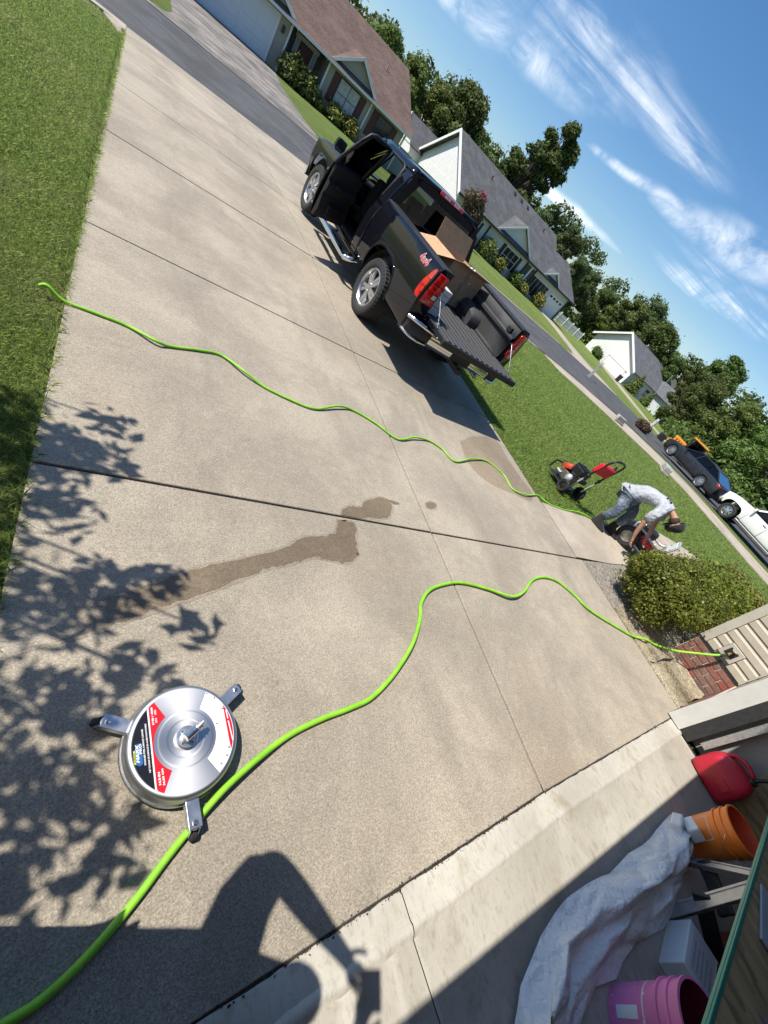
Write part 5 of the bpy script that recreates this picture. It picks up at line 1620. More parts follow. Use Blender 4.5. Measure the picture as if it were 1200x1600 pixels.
q.grid(14, 14, lambda a, c: (-.012 + .07 * math.sin(a * 9 + c * 4) * .35 + .03 * math.cos(c * 11), -.10 + .20 * a + .02 * math.sin(c * 7), .15 - .22 * c + .02 * math.sin(a * 13)))
rag = q.build('rag', 'paper_white', None, smooth=35, solid=.004)
rag.matrix_world = TM @ Matrix.Translation((.08, -.40, 1.24))
tag(rag, 'crumpled white rag hanging on the side of the cardboard box', 'rag')

# ================================================================== PRESSURE WASHERS
simple('engine_metal', (.40, .38, .35), .42, .7, .3, 40, .3)
simple('engine_red', (.50, .05, .02), .4, 0, .15, 20)
simple('bright_red', (.62, .014, .03), .35, 0, .08, 12)
simple('frame_black', (.013, .013, .014), .4, 0, .3, 20)
simple('frame_silver', (.62, .63, .64), .35, .5, .1, 20)
def small_wheel(par, x, y, r_, wd, rim='frame_black'):
    b_ = MB(); mt = Matrix.Translation((x, y, r_)) @ Matrix.Rotation(rad(90), 4, 'X')
    b_.lathe([(r_ * .55, -wd * .4), (r_ * .9, -wd * .5), (r_, -wd * .3), (r_, wd * .3), (r_ * .9, wd * .5), (r_ * .55, wd * .4)], 24, mt)
    wh = b_.build('wheel', 'black_rubber', par, smooth=40)
    b_ = MB(); b_.lathe([(r_ * .56, -wd * .4), (r_ * .5, -wd * .15), (r_ * .2, -wd * .35), (0, -wd * .35)], 20, mt); b_.lathe([(r_ * .56, wd * .4), (r_ * .5, wd * .15), (r_ * .2, wd * .35), (0, wd * .35)], 20, mt)
    b_.build('rim', rim, wh, smooth=40)
    return wh
pw = thing('pressure_washer', 'black and red petrol pressure washer standing on the lawn edge', 'pressure washer', (6.50, 3.12, 0), rad(-96))
fr = MB()
for s_ in (-1, 1):
    fr.tube(catmull([(-.40, s_ * .20, .24), (-.42, s_ * .20, .12), (-.36, s_ * .20, .07), (0.06, s_ * .20, .07), (.10, s_ * .20, .12), (.12, s_ * .20, .30)], 5), .014, 8)
fr.tube([(-.40, -.20, .24), (-.405, .20, .24)], .014, 8); fr.tube([(-.36, -.20, .07), (-.36, .20, .07)], .012, 8); fr.tube([(.05, -.20, .07), (.05, .20, .07)], .012, 8)
fr.bb(-.36, .06, -.19, .19, .075, .085)
fr.build('frame', 'frame_black', pw, smooth=60)
for s_ in (-1, 1):
    b_ = MB(); b_.tube([(.10, s_ * .17, .16), (.14, s_ * .17, .42)], .0135, 8); b_.build('handle_tube', 'frame_silver', pw, smooth=60)
    b_ = MB(); b_.tube([(.135, s_ * .17, .40), (.17, s_ * .17, .62), (.19, s_ * .165, .70)], .0165, 8); b_.build('handle_tube', 'frame_black', pw, smooth=60)
    b_ = MB(); b_.ell((.148, s_ * .17, .47), (.028, .026, .03)); b_.build('clamp_knob', 'frame_black', pw, smooth=60)
b_ = MB(); b_.tube(catmull([(.19, -.165, .70), (.215, -.165, .82), (.235, -.12, .89), (.245, 0, .915), (.235, .12, .89), (.215, .165, .82), (.19, .165, .70)], 6), .017, 8); b_.build('handle_bar', 'frame_black', pw, smooth=60)
b_ = MB(); b_.box((.155, 0, .655), (.075, .38, .20), (0, rad(10), 0)); pn = b_.build('control_panel', 'bright_red', pw, bevel=.025)
b_ = MB(); b_.box((.118, -.02, .65), (.012, .22, .075), (0, rad(10), 0)); b_.build('label_panel', 'lens_dark_red', pn, bevel=.004)
b_ = MB(); b_.tube(catmull([(.17, .05, .74), (.17, .10, .80), (.17, .15, .75)], 5), .012, 6); b_.build('gun_hook', 'frame_black', pn, smooth=60)
b_ = MB(); b_.bb(-.28, -.04, -.13, .13, .09, .24); en = b_.build('engine_block', 'engine_metal', pw, bevel=.02)
for k in range(6):
    b_ = MB(); b_.bb(-.29, -.05, -.155, .155, .14 + k * .018, .148 + k * .018); b_.build('cooling_fin', 'engine_metal', en)
b_ = MB(); b_.lathe([(.12, 0), (.13, .03), (.12, .07), (.07, .09), (0, .092)], 24, Matrix.Translation((-.25, -.02, .245)) @ Matrix.Rotation(rad(-35), 4, 'Y'), True, False); b_.build('recoil_cover', 'engine_red', en, smooth=40)
b_ = MB(); b_.bb(-.19, .03, -.12, .13, .30, .45); b_.build('air_filter_box', 'frame_black', en, bevel=.03)
for k in range(4):
    b_ = MB(); b_.bb(-.17 + k * .05, -.145 + k * .05, -.125, .13, .452, .462); b_.build('vent_slat', 'frame_black', en, bevel=.003)
b_ = MB(); b_.bb(-.06, .10, -.10, .10, .26, .34); b_.build('muffler', 'frame_black', en, bevel=.02)
b_ = MB(); b_.ell((-.06, -.13, .20), (.06, .05, .075)); b_.cyl((-.06, -.13, .12), (-.06, -.13, .06), .035); b_.build('pump', 'frame_silver', pw, smooth=60)
b_ = MB(); b_.cyl((-.30, -.16, .15), (-.20, -.16, .15), .03); b_.ell((-.20, .10, .30), (.05, .04, .04)); b_.build('carburettor', 'engine_metal', en, smooth=60)
small_wheel(pw, .06, -.245, .105, .06); small_wheel(pw, .06, .245, .105, .06)

p2 = thing('pressure_washer', 'silver framed pressure washer with red panel that the man leans over', 'pressure washer', (7.66, 2.18, .006), rad(-70), scale=1.15)
b_ = MB()
for s_ in (-1, 1):
    b_.tube(catmull([(-.16, s_ * .20, .16), (-.18, s_ * .20, .30), (-.05, s_ * .20, .34), (.20, s_ * .20, .30), (.30, s_ * .20, .36), (.34, s_ * .20, .52)], 6), .016, 8)
    b_.tube([(-.16, s_ * .20, .14), (.26, s_ * .20, .10), (.30, s_ * .20, .34)], .014, 8)
b_.tube([(.34, -.20, .52), (.345, .20, .52)], .016, 8); b_.tube([(.26, -.20, .10), (.26, .20, .10)], .014, 8); b_.tube([(.30, -.20, .36), (.30, .20, .36)], .014, 8)
b_.build('frame', 'frame_silver', p2, smooth=60)
b_ = MB(); b_.box((.315, 0, .44), (.012, .36, .14), (0, rad(8), 0)); b_.build('handle_panel', 'paint_white', p2, bevel=.006)
small_wheel(p2, -.14, -.25, .15, .08, 'engine_metal'); small_wheel(p2, -.14, .25, .15, .08, 'engine_metal')
small_wheel(p2, .26, -.22, .06, .05); small_wheel(p2, .26, .22, .06, .05)
b_ = MB(); b_.bb(-.08, .22, -.16, .16, .10, .24); e2 = b_.build('engine_block', 'frame_black', p2, bevel=.03)
b_ = MB(); b_.bb(-.02, .20, -.185, -.05, .20, .30); b_.build('fuel_tank', 'bright_red', e2, bevel=.03)
for k in range(4):
    b_ = MB(); b_.bb(.0 + k * .05, .018 + k * .05, -.18, -.06, .302, .309); b_.build('label_stripe', 'paint_white', e2)
b_ = MB(); b_.bb(-.10, .12, -.02, .16, .25, .40); b_.build('air_filter_box', 'frame_black', e2, bevel=.03)
b_ = MB(); b_.ell((-.10, -.10, .16), (.07, .06, .06)); b_.build('pump', 'engine_metal', p2, smooth=60)

# ================================================================== PEOPLE
def mat_cloth(name, c, wr=.5, sc_=9.0, fade=None):
    m, b, p, oc, wc = new_mat(name)
    n = b.noise(oc, sc_, 5, .6, .6); n2 = b.noise(oc, 3.5, 4, .6)
    col = b.mix(b.ramp(n, .3, .7), tuple(q_ * .8 for q_ in c), tuple(min(1, q_ * 1.1) for q_ in c))
    if fade: col = b.mix(b.ramp(n2, .45, .65), col, fade)
    b.set(p.inputs['Base Color'], col); p.inputs['Roughness'].default_value = .9
    p.inputs['Sheen Weight'].default_value = .15
    b.set(p.inputs['Normal'], b.bump(b.noise(b.mapping(oc, (1, 1, 1)), 14, 3, .5, 1.2), wr, .04))
mat_cloth('shirt_white', (.40, .42, .465), .8, 6)
mat_cloth('jeans', (.085, .115, .17), .9, 10, (.25, .30, .36))
mat_cloth('cap_black', (.016, .016, .018), .3)
mat_cloth('boot_black', (.020, .019, .019), .3)
simple('skin', (.44, .235, .155), .5, 0, .10, 14, .1)
simple('hair_dark', (.03, .02, .014), .8, 0, .3, 60, .4)
def skin_obj(name, joints, edges, mat, parent, sub=2, root=0, disp=0.0, dsc=.12):
    """joints: list of (pos, radius or (rx, ry))"""
    me = bpy.data.meshes.new(name)
    me.from_pydata([tuple(j[0]) for j in joints], edges, [])
    o = bpy.data.objects.new(name, me); COL.objects.link(o); o.parent = parent
    md = o.modifiers.new('skin', 'SKIN'); md.use_smooth_shade = True; md.branch_smoothing = .6
    sv = me.skin_vertices[0].data
    for i, j in enumerate(joints):
        r_ = j[1] if isinstance(j[1], tuple) else (j[1], j[1])
        sv[i].radius = r_; sv[i].use_root = (i == root)
    if sub:
        s2 = o.modifiers.new('smooth', 'SUBSURF'); s2.levels = sub; s2.render_levels = sub
    if disp:
        tx = bpy.data.textures.new(name + '_folds', 'CLOUDS'); tx.noise_scale = dsc; tx.noise_depth = 2
        d_ = o.modifiers.new('folds', 'DISPLACE'); d_.texture = tx; d_.strength = disp; d_.mid_level = .5
    me.materials.append(M(mat))
    return o
def hand_joints(wrist, dirv, palm_n, J, E, wi, scl=1.0, curl=.6, side=1):
    """palm and five fingers appended to a skeleton; wi = index of the wrist joint"""
    d = Vector(dirv).normalized(); n = Vector(palm_n); n = (n - d * n.dot(d)).normalized(); s_ = d.cross(n) * side
    w_ = Vector(wrist)
    J.append((w_ + d * .045 * scl, (.022 * scl, .030 * scl))); pi_ = len(J) - 1; E.append((wi, pi_))
    for k, (off, L, st) in enumerate(((-.030, .070, .085), (-.010, .080, .090), (.011, .076, .088), (.030, .060, .080))):
        base = w_ + d * st * scl + s_ * off * scl
        J.append((base, .010 * scl)); b0 = len(J) - 1; E.append((pi_, b0))
        p1 = base + (d * (1 - curl * .3) + n * curl * .5).normalized() * L * .5 * scl
        p2 = p1 + (d * (1 - curl) + n * curl).normalized() * L * .5 * scl
        J.append((p1, .009 * scl)); E.append((b0, len(J) - 1)); J.append((p2, .007 * scl)); E.append((len(J) - 2, len(J) - 1))
    tb_ = w_ + d * .035 * scl - s_ * .028 * scl
    J.append((tb_, .012 * scl)); E.append((pi_, len(J) - 1))
    J.append((tb_ + (d * .5 - s_ * .6 + n * .3).normalized() * .04 * scl, .0105 * scl)); E.append((len(J) - 2, len(J) - 1))
    J.append((tb_ + (d * .9 - s_ * .7 + n * .6).normalized() * .07 * scl, .008 * scl)); E.append((len(J) - 2, len(J) - 1))

# ---- man bending over the washer; local x: to the viewer's right, y: away, z: up
man = thing('person', 'person in white T-shirt, jeans and black cap bent over a pressure washer', 'person', (7.02, 2.42, 0.0), math.atan2(-.944, .33))
hipL, hipR = (-.19, -.10, .68), (-.17, .10, .68)
J = [((-.18, 0, .70), (.09, .08)), ((-.07, 0, .80), .09), ((.08, 0, .885), (.13, .12)), ((.22, 0, .91), (.14, .12)), ((.33, 0, .91), .055), ((.41, 0, .885), .052), ((.475, 0, .845), (.085, .078)), ((.515, 0, .80), (.078, .07)), ((.545, 0, .735), (.058, .055)),
     (hipL, .070), ((-.10, -.14, .38), .055), ((-.17, -.15, .10), .042), ((-.14, -.16, .04), .04), ((-.02, -.16, .03), .035),
     (hipR, .070), ((.06, .13, .46), .055), ((.05, .14, .12), .042), ((.07, .14, .05), .04), ((.20, .14, .035), .035),
     ((.24, -.17, .85), .060), ((.22, -.22, .60), .043), ((.29, -.20, .40), .034), ((.335, -.19, .315), .026),
     ((.26, .17, .86), .060), ((.33, .20, .62), .043), ((.43, .14, .46), .034), ((.46, .11, .395), .026)]
E_ = [(0, 1), (1, 2), (2, 3), (3, 4), (4, 5), (5, 6), (6, 7), (7, 8), (0, 9), (9, 10), (10, 11), (11, 12), (12, 13), (0, 14), (14, 15), (15, 16), (16, 17), (17, 18), (3, 19), (19, 20), (20, 21), (21, 22), (3, 23), (23, 24), (24, 25), (25, 26)]
hand_joints(J[22][0], (.45, .05, -.9), (.9, .3, .3), J, E_, 22, 1.0, .5)
hand_joints(J[26][0], (.4, -.2, -.85), (.9, -.3, .3), J, E_, 26, 1.0, .5, -1)
body = skin_obj('body', J, E_, 'skin', man)
# shirt with sleeves
Js = [((-.225, 0, .685), (.14, .13)), ((-.20, 0, .715), (.155, .145)), ((-.08, 0, .815), (.158, .148)), ((.08, 0, .895), (.165, .145)), ((.20, 0, .92), (.165, .14)), ((.31, 0, .925), (.085, .08)),
      ((.235, -.175, .85), .088), ((.225, -.215, .71), .082), ((.222, -.225, .60), .080), ((.255, .175, .86), .088), ((.295, .21, .74), .082), ((.315, .215, .65), .078)]
shirt = skin_obj('shirt', Js, [(0, 1), (1, 2), (2, 3), (3, 4), (4, 5), (4, 6), (6, 7), (7, 8), (4, 9), (9, 10), (10, 11)], 'shirt_white', man, 3, 1, .035, .09)
Jj = [((-.185, 0, .695), (.150, .135)), ((-.20, -.10, .60), .115), ((-.105, -.145, .38), .088), ((-.165, -.15, .16), .078), ((-.17, .10, .62), .112), ((.05, .13, .47), .090), ((.05, .14, .18), .078)]
jeans = skin_obj('jeans', Jj, [(0, 1), (1, 2), (2, 3), (0, 4), (4, 5), (5, 6)], 'jeans', man, 3, 0, .03, .08)
for (x, y, z) in ((-.15, -.155, 0), (.055, .145, 0)):
    b_ = MB()
    def br(cx, w_, d_, z_): return [(x + cx + w_ * math.cos(t), y + d_ * math.sin(t), z + z_) for t in [2 * math.pi * k / 20 for k in range(20)]]
    b_.loft([br(.045, .135, .050, .0), br(.045, .140, .054, .02), br(.04, .135, .052, .05), br(.01, .09, .050, .09), br(-.015, .062, .052, .14), br(-.015, .060, .054, .20)])
    b_.build('boot', 'boot_black', man, smooth=60)
# cap: dome over the back of the head, bill pointing down and back
hc_ = Vector((.505, 0, .842))
capR = Matrix.Translation(hc_) @ Matrix.Rotation(rad(118), 4, 'Y')
b_ = MB(); b_.lathe([(.112, -.01), (.113, .02), (.104, .065), (.075, .100), (.035, .118), (0, .122)], 28, capR)
cap = b_.build('cap', 'cap_black', man, smooth=60, solid=.004)
b_ = MB(); b_.grid(12, 6, lambda a, c: capR @ Vector((.10 * math.cos((a - .5) * 2.0) + c * .085 * math.cos((a - .5) * 1.2), .10 * math.sin((a - .5) * 2.0) * (1 + .05 * c), -.008 - .02 * c + .012 * (2 * a - 1) ** 2 * -1)))
b_.build('bill', 'cap_black', cap, smooth=60, solid=.005)
b_ = MB(); b_.ell(tuple(hc_ + Vector((-.055, 0, .01))), (.075, .085, .075)); b_.build('hair', 'hair_dark', man, smooth=60)
for s_ in (-1, 1):
    b_ = MB(); b_.ell((.49, s_ * .084, .80), (.022, .012, .032), 10, 6, (0, .5, 0)); b_.build('ear', 'skin', man, smooth=60)
    b_ = MB(); b_.ell((.532 - .0, s_ * .032, .725), (.012, .012, .010), 8, 6); b_.build('eye', 'hair_dark', man, smooth=60)
b_ = MB(); b_.loft([[(.535, -.012, .725), (.535, .012, .725), (.56, 0, .735)], [(.505, -.016, .69), (.505, .016, .69), (.53, 0, .68)]]); b_.build('nose', 'skin', man, smooth=60)
b_ = MB(); b_.ell((.478, 0, .735), (.045, .060, .050), 12, 8); b_.build('beard', 'hair_dark', man, smooth=60)
# dark print across the shoulders of the shirt
b_ = MB()
for (x0, x1, y0, y1) in ((.12, .15, -.09, .09), (.17, .19, -.05, .07), (.205, .225, -.09, .02)):
    b_.grid(4, 6, lambda a, c: (x0 + (x1 - x0) * a, y0 + (y1 - y0) * c, 1.042 - .9 * (y0 + (y1 - y0) * c) ** 2 + .06 * (x0 + (x1 - x0) * a - .12)))
spr = b_.build('shirt_print', 'label_black', man, smooth=60)
md = spr.modifiers.new('cling', 'SHRINKWRAP'); md.target = shirt; md.wrap_method = 'NEAREST_SURFACEPOINT'; md.offset = .006

# ---- photographer (only the shadow is in the picture)
ph = thing('person', 'person holding up a phone, shown only by the shadow with bent arm', 'person', (-.22, -.06, 0))
def PL(x, y, z): return (x + .22, y + .06, z)
J = [(PL(-.23, -.05, .95), (.15, .12)), (PL(-.22, -.05, 1.12), (.14, .11)), (PL(-.21, -.05, 1.30), (.16, .12)), (PL(-.20, -.05, 1.42), (.14, .11)), (PL(-.17, -.04, 1.50), .10), (PL(-.13, -.02, 1.57), .085), (PL(-.13, -.01, 1.63), (.09, .078)), (PL(-.135, -.01, 1.69), (.088, .078)), (PL(-.14, -.01, 1.735), (.05, .05)),
     (PL(-.23, .07, .90), .095), (PL(-.22, .09, .50), .065), (PL(-.24, .10, .09), .045), (PL(-.12, .11, .04), .04), (PL(-.23, -.17, .90), .095), (PL(-.22, -.19, .50), .065), (PL(-.24, -.20, .09), .045), (PL(-.12, -.21, .04), .04),
     (PL(-.20, .15, 1.44), .070), (PL(-.165, .36, 1.655), .060), (PL(-.125, .21, 1.78), .050), (PL(-.080, .075, 1.868), .034),
     (PL(-.20, -.25, 1.44), .062), (PL(-.11, -.42, 1.56), .048), (PL(-.09, -.25, 1.76), .036), (PL(-.075, -.15, 1.845), .028)]
E_ = [(0, 1), (1, 2), (2, 3), (3, 4), (4, 5), (5, 6), (6, 7), (7, 8), (0, 9), (9, 10), (10, 11), (11, 12), (0, 13), (13, 14), (14, 15), (15, 16), (3, 17), (17, 18), (18, 19), (19, 20), (3, 21), (21, 22), (22, 23), (23, 24)]
hand_joints(J[20][0], (.45, -.8, .0), (.1, -.2, .6), J, E_, 20, .9, .15)
hand_joints(J[24][0], (.5, .6, .15), (.1, .2, .6), J, E_, 24, .9, .15, -1)
skin_obj('body', J, E_, 'skin', ph)
b_ = MB()
def tring(z, wy, wx, cx=-.21, cy=-.035): return [PL(cx + wx * math.cos(t), cy + wy * math.sin(t), z) for t in [2 * math.pi * k / 28 for k in range(28)]]
b_.loft([tring(.62, .195, .14), tring(.80, .200, .15), tring(1.0, .200, .14), tring(1.2, .205, .14), tring(1.36, .205, .135), tring(1.44, .175, .115, -.20), tring(1.50, .14, .10, -.18), tring(1.56, .11, .09, -.15), tring(1.60, .08, .07, -.14)])
b_.build('shirt', 'boot_black', ph, smooth=60)
for (a_, c_, e_) in (((-.20, .12, 1.42), (-.19, .24, 1.52), (-.175, .31, 1.61)), ((-.20, -.20, 1.42), (-.17, -.30, 1.47), (-.14, -.36, 1.52))):
    b_ = MB(); b_.tube([PL(*a_), PL(*c_), PL(*e_)], [.095, .088, .080], 14); b_.build('sleeve', 'boot_black', ph, smooth=60)
Jj = [(PL(-.22, -.04, .84), (.14, .12)), (PL(-.23, .05, .78), .13), (PL(-.22, .05, .48), .12), (PL(-.24, .05, .12), .115), (PL(-.23, -.18, .84), .12), (PL(-.22, -.19, .48), .095), (PL(-.24, -.20, .12), .09)]
skin_obj('jeans', Jj, [(0, 1), (1, 2), (2, 3), (0, 4), (4, 5), (5, 6)], 'jeans', ph, 2, 0)
RT_ = Vector((.757, -.293, .584)); UPV = Vector((-.153, .789, .595)); FW = Vector((.6347, .5401, -.5526))
phone = MB(); phone.box((0, 0, 0), (.074, .150, .009))
po = phone.build('phone', 'black_plastic', None, bevel=.004)
C_ = Vector((0, 0, CAM_H)) + RT_ * .018 - UPV * .055 - FW * .020
po.matrix_world = Matrix(((RT_.x, UPV.x, -FW.x, C_.x), (RT_.y, UPV.y, -FW.y, C_.y), (RT_.z, UPV.z, -FW.z, C_.z), (0, 0, 0, 1)))
tag(po, 'phone held up by the photographer, seen only as part of the shadow', 'phone')
# ================================================================== CARS ON THE STREET
wheels_r = .385
SUVG = zt(29, 9)
whitepk = thing('pickup_truck', 'white pickup truck parked at the right edge of the picture', 'pickup truck', (27.4, 2.85, zt(27.6, 5)), rad(88), scale=1.0)
pickup(whitepk, 'paint_white_car', OLD_WHEEL, door_open=False, gate_open=False, chrome='trim_black')

def sedan(t, paint):
    FA = 2.83; AR = .385; ZW = .335
    def W(z): return interp([(.18, .80), (.30, .875), (.45, .905), (.62, .915), (.78, .905), (.90, .87), (1.0, .83)], z)
    def Wg(z): return interp([(.88, .845), (.95, .82), (1.20, .70), (1.42, .58)], z)
    def arch(x, base):
        for xc in (0.0, FA):
            d = abs(x - xc)
            if d < AR: return max(base, ZW + math.sqrt(AR * AR - d * d))
        return base
    def belt(x): return interp([(-1.02, .88), (-.85, .97), (-.3, .985), (.5, .975), (1.6, .945), (2.3, .92), (3.2, .86), (3.62, .72)], x)
    def wend(x): return 1 - .10 * max(0, (-.7 - x) / .35) - .16 * max(0, (x - 3.1) / .6) ** 1.5
    for s_ in (1, -1):
        for nm, x0, x1 in (('rear_quarter', -1.03, .42), ('rear_door', .425, 1.375), ('front_door', 1.38, 2.365), ('fender', 2.37, 3.68)):
            b_ = MB(); b_.grid(40, 10, lambda a, c: (lambda x, z: (x, s_ * W(z) * wend(x), z))(x0 + (x1 - x0) * a, arch(x0 + (x1 - x0) * a, .26) + (belt(x0 + (x1 - x0) * a) - arch(x0 + (x1 - x0) * a, .26)) * c))
            b_.build(nm, paint, t, smooth=50, solid=.012)
        b_ = MB(); b_.bb(.5, 2.35, min(s_ * .84, s_ * .90), max(s_ * .84, s_ * .90), .20, .27); b_.build('sill', 'trim_black', t)
        for xc in (0, FA):
            b_ = MB(); b_.grid(20, 1, lambda u_, v_: (xc - (AR + .02) * math.cos(math.pi * u_), s_ * (.45 + .42 * v_), ZW + (AR + .02) * math.sin(math.pi * u_))); b_.build('arch_liner', 'trim_black', t, smooth=60)
            add_wheel(t, xc, s_ * .79, ZW, CAR_WHEEL, s_ > 0)
        # glass house
        zr = 1.40
        sidepts_lo = [(-.62, .985), (.42, .985), (1.36, .965), (2.28, .94)]
        sidepts_hi = [(.02, 1.34), (.46, 1.385), (1.30, 1.40), (1.55, 1.385)]
        for i, nm in enumerate(('quarter_glass', 'rear_side_glass', 'front_side_glass')):
            (xa, za), (xb, zb) = sidepts_lo[i], sidepts_lo[i + 1]; (xc_, zc), (xd, zd) = sidepts_hi[i], sidepts_hi[i + 1]
            b_ = MB(); b_.quad((xa + .03, s_ * Wg(za), za), (xb - .03, s_ * Wg(zb), zb), (xd - .03, s_ * Wg(zd), zd), (xc_ + .03, s_ * Wg(zc), zc)); b_.build(nm, 'glass_dark', t)
        b_ = MB()
        b_.tube([(2.30, s_ * .83, .94), (1.55, s_ * .60, 1.38), (1.3, s_ * .58, 1.405), (.46, s_ * .58, 1.39), (.02, s_ * .61, 1.34), (-.66, s_ * .82, .99)], .035, 6)
        b_.build('roof_frame', paint, t, smooth=60)
        b_ = MB(); b_.tube([(1.36, s_ * .83, .96), (1.30, s_ * .60, 1.39)], .03, 6); b_.build('centre_pillar', 'trim_black', t)
        b_ = MB(); b_.box((2.10, s_ * .98, 1.0), (.10, .18, .12)); b_.build('mirror', paint, t, bevel=.02)
        b_ = MB(); b_.loft([[(-.80, s_ * .86, z), (-.80, s_ * .90 * wend(-.8), z), (-1.02, s_ * .80, z), (-1.045, s_ * .58, z), (-1.0, s_ * .58, z)] for z in (.76, .90)]); b_.build('tail_light', 'lens_red', t, bevel=.01)
        b_ = MB(); b_.loft([[(3.30, s_ * .80, z), (3.33, s_ * .845, z), (3.60, s_ * .66, z), (3.66, s_ * .52, z), (3.5, s_ * .52, z)] for z in (.62, .74)]); b_.build('headlight', 'lens_clear', t, bevel=.01)
        for x in (1.0, 1.95):
            b_ = MB(); b_.tube([(x - .1, s_ * .905, .83), (x - .07, s_ * .93, .835), (x + .07, s_ * .93, .835), (x + .1, s_ * .905, .83)], .012, 6); b_.build('door_handle', paint, t, smooth=60)
    # top skins
    b_ = MB(); b_.grid(14, 10, lambda a, c: (lambda x: (x, (2 * c - 1) * .845 * wend(x), belt(x) + .045 * (1 - abs(2 * c - 1) ** 3)))(2.22 + 1.46 * a)); b_.build('hood', paint, t, smooth=60, solid=.01)
    b_ = MB(); b_.grid(6, 10, lambda a, c: (lambda x: (x, (2 * c - 1) * .845 * wend(x), belt(x) + .03 * (1 - abs(2 * c - 1) ** 3)))(-1.03 + .42 * a)); b_.build('boot_lid', paint, t, smooth=60, solid=.01)
    b_ = MB(); b_.grid(12, 10, lambda a, c: (.02 + 1.53 * a, (2 * c - 1) * .60, 1.34 + .09 * math.sin(math.pi * (.12 + .76 * a)) - .035 * abs(2 * c - 1) ** 2.5)); b_.build('roof', paint, t, smooth=60, solid=.02)
    b_ = MB(); b_.quad((2.28, -.80, .955), (2.28, .80, .955), (1.55, .57, 1.40), (1.55, -.57, 1.40)); b_.build('windshield', 'glass_dark', t)
    b_ = MB(); b_.quad((-.64, -.78, 1.0), (-.64, .78, 1.0), (.03, .58, 1.36), (.03, -.58, 1.36)); b_.build('rear_glass', 'glass_dark', t)
    b_ = MB(); b_.loft([[(-1.00, y, .30), (-1.08 + dx, y, .34), (-1.10 + dx, y, .62), (-1.03 + dx, y, .88), (-.95, y, .88)] for y, dx in ((-.82, .08), (-.5, .01), (0, 0), (.5, .01), (.82, .08))]); b_.build('rear_bumper', paint, t, smooth=50)
    b_ = MB(); b_.bb(-1.112, -1.10, -.25, .25, .52, .64); b_.build('number_plate', 'paper_white', t)
    b_ = MB(); b_.loft([[(3.5, y, .24), (3.74 + dx, y, .30), (3.76 + dx, y, .58), (3.60 + dx, y, .72)] for y, dx in ((-.78, -.22), (-.5, -.04), (0, 0), (.5, -.04), (.78, -.22))]); b_.build('front_bumper', paint, t, smooth=50)
    b_ = MB(); b_.bb(-.9, 3.5, -.7, .7, .20, .30); b_.bb(.2, 2.2, -.7, .7, .3, .8); b_.build('underbody', 'trim_black', t)
suv = thing('sedan', 'dark graphite sedan parked at the kerb across the lawn', 'car', (28.9, 8.75, SUVG), rad(74))
sedan(suv, 'paint_graphite')

# orange compact utility tractor beyond the sedan
simple('machine_orange', (.80, .28, .02), .4, 0, .08, 12)
tr_ = thing('utility_tractor', 'orange utility tractor with black cab parked beyond the dark sedan', 'tractor', (34.6, 13.6, zt(34.6, 13)), rad(120), scale=.78)
b_ = MB(); b_.bb(.15, 1.30, -.38, .38, .80, 1.50); hd = b_.build('hood', 'machine_orange', tr_, bevel=.08)
for k in range(4):
    b_ = MB(); b_.bb(.25 + k * .26, .33 + k * .26, -.386, .386, .95, 1.35); b_.build('vent_slot', 'lens_dark_red', hd)
b_ = MB(); b_.bb(1.302, 1.33, -.30, .30, .85, 1.35); b_.build('grille', 'trim_black', hd)
for (x, y) in ((.10, .55), (.10, -.55), (-1.25, .60), (-1.25, -.60)):
    b_ = MB(); b_.tube([(x, y, .9), (x - (.12 if x > 0 else -.05), y * .92, 2.25)], .04, 6)
    b_.build('cab_post', 'trim_black', tr_)
for s_ in (1, -1):
    b_ = MB(); b_.quad((.08, s_ * .55, .95), (-1.22, s_ * .59, .95), (-1.2, s_ * .55, 2.22), (-.02, s_ * .51, 2.22)); b_.build('side_glass', 'glass_dark', tr_)
b_ = MB(); b_.quad((.10, -.53, 1.2), (.10, .53, 1.2), (0, .5, 2.22), (0, -.5, 2.22)); b_.build('windshield', 'glass_dark', tr_)
b_ = MB(); b_.bb(-1.35, .12, -.66, .66, 2.25, 2.38); b_.build('roof', 'machine_orange', tr_, bevel=.05)
b_ = MB(); b_.bb(-1.2, .15, -.5, .5, .55, .95); b_.build('body', 'trim_black', tr_, bevel=.03)
for s_ in (1, -1):
    b_ = MB(); b_.lathe([(.3, -.16), (.60, -.18), (.66, -.1), (.66, .1), (.60, .18), (.3, .16)], 28, Matrix.Translation((-.8, s_ * .72, .66)) @ Matrix.Rotation(rad(90), 4, 'X')); wh = b_.build('wheel', 'tyre', tr_, smooth=40)
    b_ = MB(); b_.lathe([(.31, -.08), (0, -.05)], 20, Matrix.Translation((-.8, s_ * .72, .66)) @ Matrix.Rotation(rad(90) * s_, 4, 'X')); b_.build('rim', 'machine_orange', wh)
    b_ = MB(); b_.lathe([(.18, -.1), (.36, -.11), (.40, 0), (.36, .11), (.18, .1)], 24, Matrix.Translation((.95, s_ * .62, .40)) @ Matrix.Rotation(rad(90), 4, 'X'), True, True); b_.build('wheel', 'tyre', tr_, smooth=40)
b_ = MB(); b_.bb(1.7, 2.3, -.75, .75, .25, .85); b_.build('bucket', 'trim_black', tr_, bevel=.03)
b_ = MB()
for s_ in (1, -1): b_.tube([(.2, s_ * .5, 1.2), (1.3, s_ * .5, 1.0), (1.75, s_ * .5, .55)], .05, 6)
b_.build('loader_arm', 'machine_orange', tr_)

